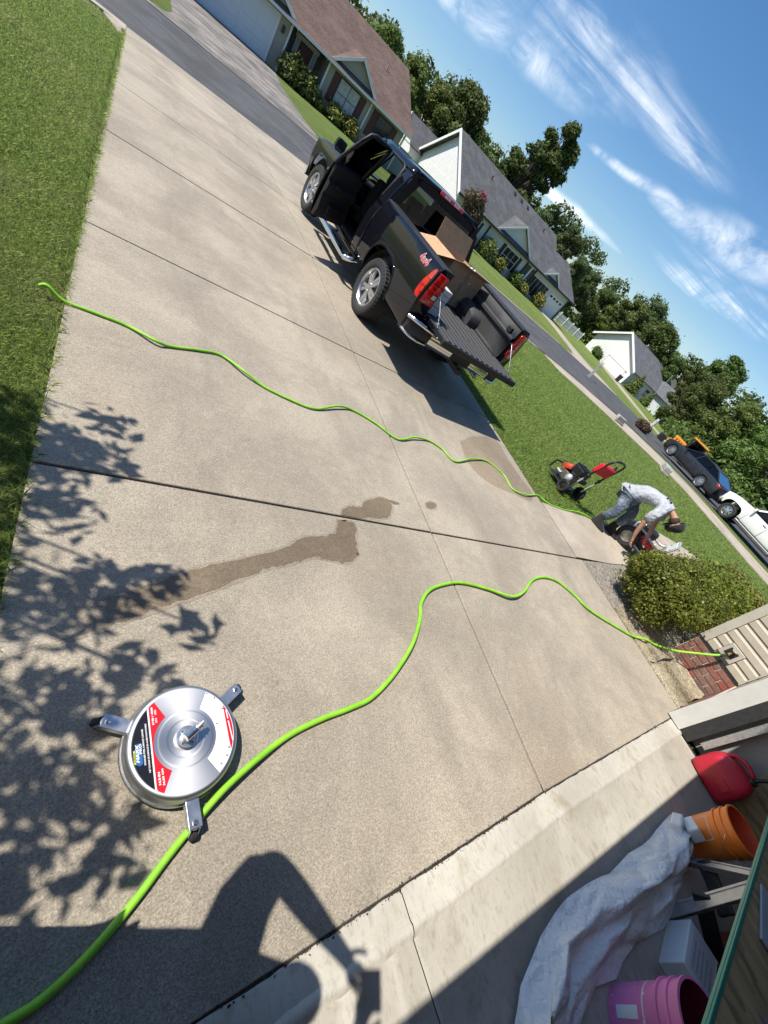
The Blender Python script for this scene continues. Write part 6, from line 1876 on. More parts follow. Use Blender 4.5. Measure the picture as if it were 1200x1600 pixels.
# mailboxes and utility box
def mailbox(label, x, y, hgt, post_mat, box_mat, rz, name='mailbox', arm=False):
    t = thing(name, label, 'mailbox', (x, y, zt(x, y)), rz)
    b_ = MB(); b_.bb(-.10, .10, -.10, .10, -.1, hgt); b_.build('post', post_mat, t, bevel=.008)
    b_ = MB(); b_.bb(-.35, .12, -.045, .045, hgt - .20, hgt - .12); b_.build('arm', post_mat, t, bevel=.005)
    b_ = MB()
    ring = [(.0, -.10), (.0, .10)]
    arc_ = [(.10 * math.cos(a), .13 + .10 * math.sin(a)) for a in [math.pi * i / 10 for i in range(11)]]
    pr2 = [(.10, 0)] + arc_ + [(-.10, 0)]
    b_.loft([[(x_, a, hgt - .115 + c) for a, c in pr2] for x_ in (-.50, .05)]); mb_ = b_.build('box', box_mat, t, smooth=40)
    b_ = MB(); b_.loft([[(x_, a * 1.03, hgt - .115 + c * 1.02) for a, c in pr2] for x_ in (-.515, -.502)]); b_.build('door', box_mat, mb_, smooth=40)
    b_ = MB(); b_.bb(-.30, -.27, .104, .110, hgt + .02, hgt + .16); b_.build('flag', 'bright_red', mb_)
    return t
simple('post_grey', (.34, .34, .32), .7, 0, .1, 12)
mailbox('white mailbox on a stout pale post beside the concrete drive across the street', 28.8, 19.7, 1.12, 'post_grey', 'trim_white', rad(215))
mailbox('white mailbox with black box beyond the bend near the brown shrub', 35.2, 16.8, 1.15, 'trim_white', 'black_plastic', rad(190))
ub = thing('utility_box', 'low grey utility box in the lawn edge beside the pavement', 'utility box', (18.9, 7.15, -.02), rad(35))
b_ = MB(); b_.bb(-.42, .42, -.16, .16, 0, .10); b_.build('plinth', 'sidewalk_concrete', ub, bevel=.02)
b_ = MB(); b_.bb(-.38, .38, -.14, .14, .10, .30); b_.build('cover', 'post_grey', ub, bevel=.03)
b2_ = thing('utility_box', 'low pale utility box at the near lawn corner by the bend', 'utility box', (19.3, 10.35, zt(19.3, 10.35)), rad(-20))
b_ = MB(); b_.bb(-.30, .30, -.12, .12, 0, .10); b_.build('plinth', 'sidewalk_concrete', b2_, bevel=.02)
b_ = MB(); b_.bb(-.26, .26, -.10, .10, .10, .30); b_.build('cover', 'post_grey', b2_, bevel=.03)
bn = thing('trash_bin', 'dark wheeled bin standing on the lawn beside the white gabled garage', 'bin', (62.0, 38.6, zt(62, 38.6)), rad(30))
b_ = MB(); b_.loft([[(-.28, -.28, 0), (.28, -.28, 0), (.28, .28, 0), (-.28, .28, 0)], [(-.33, -.33, .95), (.33, -.33, .95), (.33, .33, .95), (-.33, .33, .95)]]); b_.build('bin_body', 'black_plastic', bn, bevel=.02)
b_ = MB(); b_.loft([[(-.36, -.36, .96), (.36, -.36, .96), (.36, .36, .96), (-.36, .36, .96)], [(-.30, -.30, 1.08), (.32, -.30, 1.04), (.32, .30, 1.04), (-.30, .30, 1.08)]]); b_.build('lid', 'post_grey', bn, bevel=.02)

# ================================================================== HOUSES ACROSS THE STREET
def mat_siding(name, col, pitch=.125, dark=.55):
    m, b, p, oc, wc = new_mat(name)
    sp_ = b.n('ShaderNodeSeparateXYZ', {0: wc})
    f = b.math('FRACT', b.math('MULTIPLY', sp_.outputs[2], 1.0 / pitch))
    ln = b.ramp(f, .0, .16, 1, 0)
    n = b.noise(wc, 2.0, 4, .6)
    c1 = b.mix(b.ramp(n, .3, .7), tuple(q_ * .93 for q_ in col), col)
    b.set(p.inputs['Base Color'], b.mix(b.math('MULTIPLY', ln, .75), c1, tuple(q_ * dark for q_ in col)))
    p.inputs['Roughness'].default_value = .6
    b.set(p.inputs['Normal'], b.bump(f, .6, .02))
mat_siding('siding_beige', (.36, .345, .30)); mat_siding('siding_white', (.80, .80, .80), .22, .45); mat_siding('siding_shaded', (.62, .66, .68), .14, .7)  # last one: white siding of the shaded fronts, the shade put into its colour
def mat_shingle(name, a, b2):
    m, b, p, oc, wc = new_mat(name)
    br_ = b.n('ShaderNodeTexBrick', {'Vector': b.mapping(wc, (1, 1, 1)), 'Color1': a + (1,), 'Color2': b2 + (1,), 'Mortar': tuple(q_ * .6 for q_ in a) + (1,), 'Scale': 1.0, 'Mortar Size': .012, 'Brick Width': .33, 'Row Height': .15, 'Bias': 0.0})
    n = b.noise(wc, 9, 5, .7); n2 = b.noise(wc, 1.0, 4, .6)
    col = b.mix(b.ramp(n, .35, .7), br_.outputs[0], tuple(q_ * .62 for q_ in a))
    col = b.mix(b.math('MULTIPLY', b.ramp(n2, .4, .7), .35), col, tuple(min(1, q_ * 1.35) for q_ in b2))
    b.set(p.inputs['Base Color'], col); p.inputs['Roughness'].default_value = .95
    b.set(p.inputs['Normal'], b.bump(n, .5, .02))
mat_shingle('shingle_brown', (.115, .072, .058), (.160, .105, .085)); mat_shingle('shingle_grey', (.085, .085, .092), (.125, .125, .135)); mat_shingle('shingle_blue', (.11, .115, .125), (.15, .155, .165))
simple('shutter_red', (.085, .022, .022), .6, 0, .1, 20)
simple('shutter_black', (.016, .018, .022), .55, 0, .2, 20)
simple('house_white', (.78, .78, .77), .55, 0, .03, 8)
simple('gutter_white', (.66, .67, .66), .5, 0, .05, 8)
simple('gutter_dark', (.025, .027, .03), .5, 0, .1, 8)
simple('door_red', (.10, .018, .012), .5, 0, .1, 10)
simple('porch_dark', (.10, .10, .095), .8, 0, .1, 10)
simple('garage_blue', (.58, .63, .68), .5, 0, .03, 8)
simple('pane_dark', (.025, .032, .036), .08, 0, .2, 3)
simple('curtain', (.40, .42, .42), .5, 0, .2, 6)
simple('foundation', (.20, .18, .16), .9, 0, .15, 10)

def fbox(h_, nm, mat, x0, x1, y0, y1, z0, z1, bev=0.0):
    b_ = MB(); b_.bb(x0, x1, y0, y1, z0, z1); return b_.build(nm, mat, h_, bevel=bev)
def slab_roof(h_, nm, pts, mat, th=.10):
    b_ = MB(); n = (Vector(pts[1]) - Vector(pts[0])).cross(Vector(pts[2]) - Vector(pts[0])).normalized()
    if n.z < 0: n = -n
    b_.loft([[Vector(q_) - n * th for q_ in pts], [Vector(q_) for q_ in pts]]); return b_.build(nm, mat, h_)
def window(h_, x0, x1, y, z0, z1, frame, pane, cols=2, rows=2, shut=None, sw=.42):
    w_ = fbox(h_, 'window', frame, x0 - .07, x1 + .07, y - .05, y + .02, z0 - .07, z1 + .07)
    dx = (x1 - x0) / cols; dz_ = (z1 - z0) / rows
    for i in range(cols):
        for j in range(rows):
            b_ = MB(); b_.bb(x0 + i * dx + .025, x0 + (i + 1) * dx - .025, y - .062, y - .051, z0 + j * dz_ + .02, z0 + (j + 1) * dz_ - .02); b_.build('pane', pane, w_)
    if shut:
        for (a, c) in ((x0 - .08 - sw, x0 - .08), (x1 + .08, x1 + .08 + sw)):
            s_ = fbox(h_, 'shutter', shut, a, c, y - .06, y - .005, z0 - .06, z1 + .06)
    return w_
# ---- brown roofed house opposite
H1 = thing('house', 'tan house with brown shingle roof and dark red shutters, upper left', 'house')
g1 = -.36
Y1 = 39.0
fbox(H1, 'wall', 'siding_beige', -7.0, 7.60, Y1, 51, g1, 2.26)
fbox(H1, 'wall', 'porch_dark', 7.60, 10.35, Y1 + 1.7, 51, g1, 2.26)
fbox(H1, 'wall', 'siding_beige', 10.35, 13.85, Y1, 51, g1 + .25, 2.26)
fbox(H1, 'wall', 'siding_beige', 13.85, 17.05, Y1 + .25, 51, g1 + .25, 2.26)
fbox(H1, 'foundation', 'foundation', 10.30, 17.08, Y1 - .03, 51.03, g1 - .1, g1 + .25)
fbox(H1, 'porch_floor', 'far_concrete', 7.60, 10.35, Y1 - .1, Y1 + 1.7, g1, g1 + .18)
slab_roof(H1, 'roof', [(-7.6, 38.45, 2.20), (17.45, 38.45, 2.20), (17.45, 45.2, 5.35), (-7.6, 45.2, 5.35)], 'shingle_brown')
slab_roof(H1, 'roof', [(-7.6, 45.2, 5.35), (17.45, 45.2, 5.35), (17.45, 52, 2.2), (-7.6, 52, 2.2)], 'shingle_brown')
b_ = MB(); b_.prism([(Y1 + .25, 2.26), (51, 2.26), (45.2, 5.2)], 17.0, 17.05, Matrix(((0, 0, 1, 0), (1, 0, 0, 0), (0, 1, 0, 0), (0, 0, 0, 1)))); b_.build('gable', 'siding_beige', H1)
def front_gable(h_, x0, x1, zp, y, ze, ym, wallmat, trim, roofm, over=.25, t0=.12):
    xm = (x0 + x1) / 2
    b_ = MB(); b_.prism([(x0, ze), (x1, ze), (xm, zp - .18)], -y + .0, -y - .05, Matrix(((1, 0, 0, 0), (0, 0, -1, 0), (0, 1, 0, 0), (0, 0, 0, 1)))); b_.build('gable', wallmat, h_)
    slab_roof(h_, 'gable_roof', [(x0 - over, y - .35, ze - .08), (xm, y - .35, zp), (xm, ym, zp), (x0 - over, y + .8, ze - .08)], roofm, .08)
    slab_roof(h_, 'gable_roof', [(x1 + over, y - .35, ze - .08), (xm, y - .35, zp), (xm, ym, zp), (x1 + over, y + .8, ze - .08)], roofm, .08)
    for (a, za, c, zc) in ((x0 - over, ze - .12, xm, zp - .04), (x1 + over, ze - .12, xm, zp - .04)):
        b_ = MB(); d = .16
        b_.loft([[(a, y - .37, za - d), (a, y - .37, za + .04), (a, y - .33, za + .04), (a, y - .33, za - d)], [(c, y - .37, zc - d), (c, y - .37, zc + .04), (c, y - .33, zc + .04), (c, y - .33, zc - d)]]); b_.build('rake_board', trim, h_)
front_gable(H1, 10.30, 13.90, 3.55, Y1, 2.26, 41.6, 'siding_beige', 'gutter_white', 'shingle_brown')
front_gable(H1, 1.2, 7.70, 4.10, Y1, 2.26, 43.0, 'siding_beige', 'gutter_white', 'shingle_brown')
b_ = MB(); b_.bb(-7.6, 17.45, 38.36, 38.46, 2.06, 2.20); b_.build('gutter', 'gutter_white', H1)
for x in (7.62, 10.36, 13.86, 17.05):
    b_ = MB(); b_.bb(x - .055, x + .055, Y1 - .14, Y1 - .02, g1, 2.1); b_.build('downpipe', 'gutter_white', H1)
gd = fbox(H1, 'garage_door', 'garage_blue', 1.95, 6.75, Y1 - .06, Y1 - .01, g1 + .02, 1.86)
for k in range(4):
    b_ = MB()
    for c in range(5): b_.bb(2.05 + c * .94, 2.90 + c * .94, Y1 - .078, Y1 - .061, g1 + .10 + k * .54, g1 + .50 + k * .54)
    b_.build('panel', 'garage_blue', gd, bevel=.01)
fbox(H1, 'garage_trim', 'gutter_white', 6.75, 6.90, Y1 - .08, Y1 - .005, g1, 2.02); fbox(H1, 'garage_trim', 'gutter_white', 1.80, 1.95, Y1 - .08, Y1 - .005, g1, 2.02); fbox(H1, 'garage_trim', 'gutter_white', 1.80, 6.90, Y1 - .085, Y1 - .005, 1.865, 2.02)
dr1 = fbox(H1, 'door', 'door_red', 8.78, 9.55, Y1 + 1.62, Y1 + 1.69, g1 + .18, 1.75)
fbox(dr1, 'handle', 'brass', 9.45, 9.49, Y1 + 1.58, Y1 + 1.62, .60, .72)
for (a, c) in ((8.38, 8.68), (9.65, 9.95)):
    s_ = fbox(H1, 'sidelight', 'gutter_white', a, c, Y1 + 1.60, Y1 + 1.69, g1 + .18, 1.85); fbox(s_, 'pane', 'curtain', a + .05, c - .05, Y1 + 1.585, Y1 + 1.60, g1 + .3, 1.75)
fbox(H1, 'door_trim', 'gutter_white', 8.30, 10.02, Y1 + 1.61, Y1 + 1.69, 1.78, 2.0)
window(H1, 11.38, 12.98, Y1, .40, 1.86, 'shutter_black', 'curtain', 2, 2, 'shutter_red')
window(H1, 14.80, 16.00, Y1 + .25, .40, 1.86, 'shutter_black', 'pane_dark', 2, 2, 'shutter_red')
for (x_, y_, z_) in ((9.2, 43.6, 4.6), (15.0, 42.6, 4.15), (3.0, 44.2, 4.9)):
    b_ = MB(); b_.cyl((x_, y_, z_ - .25), (x_, y_, z_ + .25), .06, n=8); b_.build('vent_pipe', 'post_grey', H1)
lamp_ = fbox(H1, 'wall_lamp', 'gutter_dark', 7.15, 7.30, Y1 - .16, Y1 - .02, 1.35, 1.70)
b_ = MB(); b_.bb(17.6, 18.9, 40.0, 40.6, g1, 1.35); b_.build('air_conditioner', 'post_grey', H1, bevel=.04)

# ---- grey roofed white house
H2 = thing('house', 'white house with long grey shingle roof behind the truck', 'house')
Y2 = 41.0
fbox(H2, 'wall', 'siding_shaded', 25.0, 45.4, Y2, 51.4, -.95, 2.0)
fbox(H2, 'gable_wall', 'siding_white', 24.92, 24.99, Y2, 51.4, -.95, 2.02)
b_ = MB(); b_.prism([(Y2 - .0, 2.02), (51.4, 2.02), (46.2, 5.35)], 24.93, 25.0, Matrix(((0, 0, 1, 0), (1, 0, 0, 0), (0, 1, 0, 0), (0, 0, 0, 1)))); b_.build('gable', 'siding_white', H2)
slab_roof(H2, 'roof', [(24.45, Y2 - .5, 1.95), (41.6, Y2 - .5, 1.95), (41.6, 46.2, 5.50), (24.45, 46.2, 5.50)], 'shingle_grey')
slab_roof(H2, 'roof', [(24.45, 46.2, 5.50), (41.6, 46.2, 5.50), (41.6, 52, 1.9), (24.45, 52, 1.9)], 'shingle_grey')
slab_roof(H2, 'roof', [(41.6, Y2 - .5, 1.90), (45.9, Y2 - .5, 1.90), (45.9, 45.6, 4.45), (41.6, 45.6, 4.45)], 'shingle_grey')
slab_roof(H2, 'roof', [(41.6, 45.6, 4.45), (45.9, 45.6, 4.45), (45.9, 51, 1.9), (41.6, 51, 1.9)], 'shingle_grey')
b_ = MB(); b_.prism([(Y2, 2.0), (51, 2.0), (45.6, 4.3)], 45.4, 45.46, Matrix(((0, 0, 1, 0), (1, 0, 0, 0), (0, 1, 0, 0), (0, 0, 0, 1)))); b_.build('gable', 'siding_white', H2)
for (p0, p1_r) in (((24.42, Y2 - .5, 1.93), (24.42, 46.2, 5.48)), ((24.42, 46.2, 5.48), (24.42, 52, 1.88))):
    b_ = MB(); b_.loft([[(p0[0] - .03, p0[1], p0[2] - .26), (p0[0] - .03, p0[1], p0[2] + .03), (p0[0] + .04, p0[1], p0[2] + .03), (p0[0] + .04, p0[1], p0[2] - .26)], [(p1_r[0] - .03, p1_r[1], p1_r[2] - .26), (p1_r[0] - .03, p1_r[1], p1_r[2] + .03), (p1_r[0] + .04, p1_r[1], p1_r[2] + .03), (p1_r[0] + .04, p1_r[1], p1_r[2] - .26)]]); b_.build('rake_board', 'house_white', H2)
# rear wing
fbox(H2, 'rear_wing', 'siding_white', 23.6, 33, 51.4, 60, -.8, 1.9)
b_ = MB(); b_.prism([(51.45, 1.9), (60, 1.9), (54.2, 3.9)], 23.55, 23.62, Matrix(((0, 0, 1, 0), (1, 0, 0, 0), (0, 1, 0, 0), (0, 0, 0, 1)))); b_.build('gable', 'siding_white', H2)
slab_roof(H2, 'rear_roof', [(23.2, 51.0, 1.9), (33, 51.0, 1.9), (33, 54.2, 4.0), (23.2, 54.2, 4.0)], 'shingle_grey'); slab_roof(H2, 'rear_roof', [(23.2, 54.2, 4.0), (33, 54.2, 4.0), (33, 60.4, 1.8), (23.2, 60.4, 1.8)], 'shingle_grey')
b_ = MB(); b_.loft([[(23.16, 54.2, 3.72), (23.16, 54.2, 4.04), (23.24, 54.2, 4.04), (23.24, 54.2, 3.72)], [(23.16, 60.4, 1.5), (23.16, 60.4, 1.84), (23.24, 60.4, 1.84), (23.24, 60.4, 1.5)]]); b_.build('rake_board', 'house_white', H2)
front_gable(H2, 30.2, 36.0, 3.85, Y2, 2.0, 44.0, 'siding_shaded', 'house_white', 'shingle_grey')
front_gable(H2, 38.9, 42.2, 3.0, Y2, 2.0, 43.0, 'siding_shaded', 'house_white', 'shingle_grey')
b_ = MB(); b_.bb(24.45, 45.9, Y2 - .60, Y2 - .5, 1.78, 1.94); b_.build('gutter', 'gutter_dark', H2)
for x in (29.6, 36.3, 38.0, 45.2):
    b_ = MB(); b_.bb(x - .06, x + .06, Y2 - .16, Y2 - .03, -.95, 1.75); b_.build('downpipe', 'gutter_dark', H2)
window(H2, 32.75, 34.95, Y2, .02, 1.48, 'house_white', 'pane_dark', 3, 2, 'shutter_black', .45)
window(H2, 38.1, 41.4, Y2, -.45, 1.30, 'house_white', 'pane_dark', 5, 1)
window(H2, 27.6, 28.5, Y2, .35, 1.40, 'house_white', 'pane_dark', 1, 2, 'shutter_black', .3)
for (x_, y_, z_) in ((29.0, 44.6, 4.45), (38.6, 45.0, 4.7)):
    b_ = MB(); b_.cyl((x_, y_, z_ - .3), (x_, y_, z_ + .3), .07, n=8); b_.build('vent_pipe', 'gutter_dark', H2)
for x_ in (33.0, 34.2, 35.4):
    b_ = MB(); b_.box((x_, 45.6, 5.15), (.35, .35, .14), (rad(37), 0, 0)); b_.build('roof_vent', 'gutter_dark', H2, bevel=.02)
gd2 = fbox(H2, 'garage_door', 'house_white', 42.0, 44.9, Y2 - .06, Y2 - .01, -.95, 1.22)
for c in range(4): fbox(gd2, 'pane', 'pane_dark', 42.2 + c * .68, 42.6 + c * .68, Y2 - .075, Y2 - .061, .82, 1.05)
fbox(H2, 'porch_post', 'house_white', 36.9, 37.05, Y2 - .45, Y2 - .3, -.8, 1.8); fbox(H2, 'porch_shade', 'porch_dark', 36.4, 37.9, Y2 - .03, Y2 - .005, -.8, 1.6)  # flat dark panel on the wall, the shade of a recess put into its colour

# ---- far white gabled house
H3 = thing('house', 'far white house with bright gable end, garage door and grey roof', 'house')
fbox(H3, 'wall', 'siding_white', 70.0, 92, 42.7, 53.2, -1.6, 1.32)
b_ = MB(); b_.prism([(42.7, 1.32), (53.2, 1.32), (48.0, 4.65)], 70.0, 70.08, Matrix(((0, 0, 1, 0), (1, 0, 0, 0), (0, 1, 0, 0), (0, 0, 0, 1)))); b_.build('gable', 'siding_white', H3)
slab_roof(H3, 'roof', [(69.5, 42.2, 1.15), (92, 42.2, 1.15), (92, 48, 4.85), (69.5, 48, 4.85)], 'shingle_blue'); slab_roof(H3, 'roof', [(69.5, 48, 4.85), (92, 48, 4.85), (92, 53.8, 1.15), (69.5, 53.8, 1.15)], 'shingle_blue')
for (a, za, c, zc) in ((42.2, 1.15, 48, 4.85), (53.8, 1.15, 48, 4.85)):
    b_ = MB(); b_.loft([[(69.42, a, za - .3), (69.42, a, za + .05), (69.52, a, za + .05), (69.52, a, za - .3)], [(69.42, c, zc - .3), (69.42, c, zc + .05), (69.52, c, zc + .05), (69.52, c, zc - .3)]]); b_.build('rake_board', 'house_white', H3)
gd3 = fbox(H3, 'garage_door', 'house_white', 69.93, 69.99, 43.7, 48.2, -1.5, .35)
fbox(H3, 'garage_trim', 'gutter_white', 69.86, 69.995, 43.5, 48.4, .36, .56); fbox(H3, 'garage_trim', 'gutter_white', 69.88, 69.99, 48.22, 48.4, -1.5, .36)
for k in range(4): fbox(gd3, 'panel', 'house_white', 69.90, 69.928, 43.8, 48.1, -1.45 + k * .46, -1.06 + k * .46, .01)
fbox(H3, 'front_wing', 'siding_shaded', 80.0, 86.5, 39.5, 42.69, -1.7, 1.25)
slab_roof(H3, 'wing_roof', [(79.4, 39.0, 1.1), (83.2, 39.0, 3.3), (83.2, 46, 3.3), (79.4, 43, 1.1)], 'shingle_blue', .08); slab_roof(H3, 'wing_roof', [(87.1, 39.0, 1.1), (83.2, 39.0, 3.3), (83.2, 46, 3.3), (87.1, 43, 1.1)], 'shingle_blue', .08)
b_ = MB(); b_.prism([(80, 1.25), (86.5, 1.25), (83.2, 3.15)], -39.5, -39.45, Matrix(((1, 0, 0, 0), (0, 0, -1, 0), (0, 1, 0, 0), (0, 0, 0, 1)))); b_.build('gable', 'siding_shaded', H3)
window(H3, 81.5, 85.0, 39.48, -.9, .6, 'house_white', 'pane_dark', 2, 2); window(H3, 73.0, 75.5, 42.68, -.7, .6, 'house_white', 'pane_dark', 2, 2); window(H3, 77.2, 78.6, 42.68, -.7, .6, 'house_white', 'pane_dark', 1, 2); window(H3, 88.5, 90.5, 42.68, -.7, .6, 'house_white', 'pane_dark', 2, 2)
b_ = MB(); b_.tube([(78.6, 41.5, -1.6), (76.0, 41.0, 4.4)], .05, 6)
fp = b_.build('flagpole', 'house_white', None); tag(fp, 'thin leaning white pole in front of the far white house', 'pole')

# ---- white picket fence between the houses: every picket its own part
fe = thing('picket_fence', 'white picket fence between the two white houses', 'fence', (50.2, 46.4, 0))
pk = MB(); pk.loft([[(-.05, -.012, 0), (.05, -.012, 0), (.05, .012, 0), (-.05, .012, 0)], [(-.05, -.012, 1.0), (.05, -.012, 1.0), (.05, .012, 1.0), (-.05, .012, 1.0)], [(-.005, -.012, 1.12), (.005, -.012, 1.12), (.005, .012, 1.12), (-.005, .012, 1.12)]])
pkm = pk.mesh('picket', 'house_white')
nP = 44
for k in range(nP):
    x = 12.4 * k / (nP - 1); ref('picket', pkm, fe, Matrix.Translation((x, x * .24, zt(50.2 + x, 46) + .05)))
for k in range(6):
    x = 12.4 * k / 5; b_ = MB(); b_.bb(x - .07, x + .07, x * .24 + .02, x * .24 + .16, -1.2, zt(50.2 + x, 46) + 1.35); b_.build('post', 'house_white', fe)
for z in (.3, .85):
    b_ = MB(); b_.tube([(0, .03, zt(50.2, 46) + z), (12.4, 12.4 * .24 + .03, zt(62.6, 46) + z)], .035, 4); b_.build('rail', 'house_white', fe)
# ================================================================== VEGETATION
def np_mesh(name, V_, F_, mats, mi=None):
    """V_ (n,3), F_ (m,k) numpy -> mesh"""
    me = bpy.data.meshes.new(name)
    n, m, k = len(V_), len(F_), F_.shape[1]
    me.vertices.add(n); me.vertices.foreach_set('co', V_.astype(np.float32).ravel())
    me.loops.add(m * k); me.loops.foreach_set('vertex_index', F_.astype(np.int32).ravel())
    me.polygons.add(m); me.polygons.foreach_set('loop_start', np.arange(0, m * k, k, dtype=np.int32))
    try: me.polygons.foreach_set('loop_total', np.full(m, k, dtype=np.int32))
    except Exception: pass
    for mt in (mats if isinstance(mats, (list, tuple)) else [mats]): me.materials.append(M(mt))
    if mi is not None: me.polygons.foreach_set('material_index', mi.astype(np.int32))
    me.update(calc_edges=True)
    return me
def mat_leaf(name, cols, rough=.55, trans=.38, top=None):
    m, b, p, oc, wc = new_mat(name)
    geo = b.n('ShaderNodeNewGeometry')
    cr = b.n('ShaderNodeValToRGB', {'Fac': geo.outputs['Random Per Island']})
    e = cr.color_ramp.elements
    e[0].color = cols[0] + (1,); e[1].color = cols[-1] + (1,)
    for i, c in enumerate(cols[1:-1]):
        q_ = e.new((i + 1) / (len(cols) - 1)); q_.color = c + (1,)
    n = b.noise(oc, .5 if top is None else 2.5, 4, .6)
    oi = b.n('ShaderNodeObjectInfo')
    col = b.mix(b.math('MULTIPLY', b.ramp(n, .4, .7), .5), cr.outputs[0], top or tuple(c * 1.5 for c in cols[1]))
    hv = b.n('ShaderNodeHueSaturation', {'Color': col, 'Hue': b.ramp(oi.outputs['Random'], 0, 1, .475, .52, False), 'Value': b.ramp(oi.outputs['Random'], 0, 1, .8, 1.25, False)})
    b.set(p.inputs['Base Color'], hv.outputs[0]); p.inputs['Roughness'].default_value = rough
    p.inputs['Specular IOR Level'].default_value = .3
    tr = b.n('ShaderNodeBsdfTranslucent', {'Color': hv.outputs[0]})
    mx = b.n('ShaderNodeMixShader', {0: trans, 1: p.outputs[0], 2: tr.outputs[0]})
    m.node_tree.links.new(mx.outputs[0], m.node_tree.nodes['Material Output'].inputs[0])
mat_leaf('leaf_oak', [(0.040, 0.073, 0.018), (0.073, 0.117, 0.027), (0.105, 0.155, 0.036), (0.173, 0.209, 0.062)])
mat_leaf('leaf_light', [(0.064, 0.109, 0.022), (0.109, 0.168, 0.036), (0.155, 0.215, 0.051), (0.227, 0.264, 0.082)])
mat_leaf('leaf_pine', [(0.047, 0.083, 0.029), (0.082, 0.120, 0.040), (0.118, 0.155, 0.055), (0.155, 0.182, 0.073)])
mat_leaf('leaf_hedge', [(.040, .072, .010), (.080, .120, .017), (.14, .185, .027), (.30, .33, .055)], .45, .35, (.26, .30, .045))
mat_leaf('leaf_shrub', [(0.055, 0.091, 0.022), (0.100, 0.146, 0.033), (0.146, 0.200, 0.040), (0.218, 0.255, 0.055)], .45, .2, (.10, .13, .03))
mat_leaf('leaf_gold', [(.10, .12, .02), (.16, .17, .03), (.22, .22, .05), (.28, .26, .08)], .45, .25, (.26, .25, .06))
mat_leaf('leaf_brown', [(.08, .05, .03), (.11, .075, .045), (.14, .10, .06), (.12, .13, .05)], .6, .2, (.15, .11, .06))
mat_leaf('leaf_pink', [(.40, .04, .10), (.50, .07, .14), (.55, .12, .18), (.45, .10, .12)], .6, .3, (.5, .1, .16))
simple('bark', (.085, .065, .048), .95, 0, .35, 8, .8, 30)

def leaves(rng, centres, radii, n, size, flat=.6, shell=.55, up=.25, aspect=1.7):
    """leaf-shaped quads scattered through a set of ellipsoid clumps"""
    centres = np.array(centres, float); radii = np.array(radii, float)
    vol = radii[:, 0] * radii[:, 1] * radii[:, 2]; pr = vol ** .7; pr /= pr.sum()
    idx = rng.choice(len(centres), n, p=pr)
    d = rng.normal(size=(n, 3)); d /= np.linalg.norm(d, axis=1)[:, None]
    rr_ = shell + (1 - shell) * rng.random(n) ** .6
    rr_ *= 1 + .16 * np.sin(d[:, 0] * 5 + idx) * np.cos(d[:, 2] * 6 + idx * 2) + rng.normal(size=n) * .05
    out_ = rng.random(n) < .16; rr_ = np.where(out_, rr_ * (1 + .55 * rng.random(n)), rr_)
    P = centres[idx] + d * radii[idx] * rr_[:, None]
    nrm = d + rng.normal(size=(n, 3)) * flat; nrm[:, 2] += up
    nrm /= np.linalg.norm(nrm, axis=1)[:, None]
    a = np.cross(nrm, rng.normal(size=(n, 3))); a /= np.linalg.norm(a, axis=1)[:, None]
    b_ = np.cross(nrm, a)
    s = size * (.6 + .8 * rng.random(n))
    a *= (s * aspect * .5)[:, None]; b_ *= (s * .5)[:, None]
    bend = nrm * (s * .12)[:, None]
    V_ = np.stack([P - a, P + b_ * .9 + bend, P + a, P - b_ * .9 + bend], 1).reshape(-1, 3)
    F_ = np.arange(n * 4).reshape(-1, 4)
    return V_, F_
def limb_mesh(rng, lobes, h0, r0, base=(0, 0, 0)):
    b_ = MB()
    top = np.mean([l for l in lobes], axis=0)
    trunk = [Vector(base), Vector((base[0] + rng.normal() * .1, base[1] + rng.normal() * .1, h0 * .5)), Vector((rng.normal() * .2, rng.normal() * .2, h0)), Vector((top[0] * .5, top[1] * .5, top[2]))]
    b_.tube(catmull(trunk, 4), [r0 * (1.25 - .085 * i) for i in range(13)], 8)
    for l in lobes:
        l = Vector(l); st = Vector(trunk[2]) * (1 - .3 * rng.random()) + Vector((0, 0, 0))
        mid = st.lerp(l, .5) + Vector((rng.normal() * .2, rng.normal() * .2, .25))
        b_.tube(catmull([st, mid, l], 4), [r0 * .45 * (1 - .1 * i) for i in range(9)], 6)
    return b_
def breakup(L, Rd, seed, k=6, f=.42):
    r_ = random.Random(seed); L2 = []; R2 = []
    for (c, q_) in zip(L, Rd):
        for i in range(k):
            d = Vector((r_.gauss(0, 1), r_.gauss(0, 1), r_.gauss(0, 1))).normalized() * r_.uniform(.3, 1.0)
            L2.append((c[0] + d.x * q_[0], c[1] + d.y * q_[1], c[2] + d.z * q_[2])); g_ = r_.uniform(.6, 1.2) * f
            R2.append((q_[0] * g_, q_[1] * g_, q_[2] * g_))
    return L2, R2
def tree_proto(name, label, seed, lobes, radii, n, size, mat, h0, r0, core=True, group=None):
    rng = np.random.default_rng(seed)
    t = thing(name, label, 'tree', (0, 0, 0), 0, group)
    lb = limb_mesh(rng, lobes, h0, r0); lb.build('trunk', 'bark', t, smooth=60)
    V_, F_ = leaves(rng, lobes, radii, n, size)
    o = bpy.data.objects.new('crown', np_mesh('crown', V_, F_, mat)); COL.objects.link(o); o.parent = t
    return t
def rand_lobes(seed, H, R_, n, low=.3, lift=1.0):
    r_ = random.Random(seed); L = []; Rd = []
    for i in range(n):
        u_ = i / (n - 1)
        z = H * (low + (1 - low) * (u_ ** .9) * .86)
        rr1 = R_ * (math.sin(math.pi * (.18 + .74 * u_)) ** .8) * r_.uniform(.25, .95)
        a = r_.uniform(0, 2 * math.pi) + i * 2.4
        L.append((rr1 * math.cos(a), rr1 * math.sin(a), z)); k = R_ * r_.uniform(.14, .34) * (1 - .25 * u_)
        Rd.append((k, k, k * r_.uniform(.65, .9)))
    return L, Rd
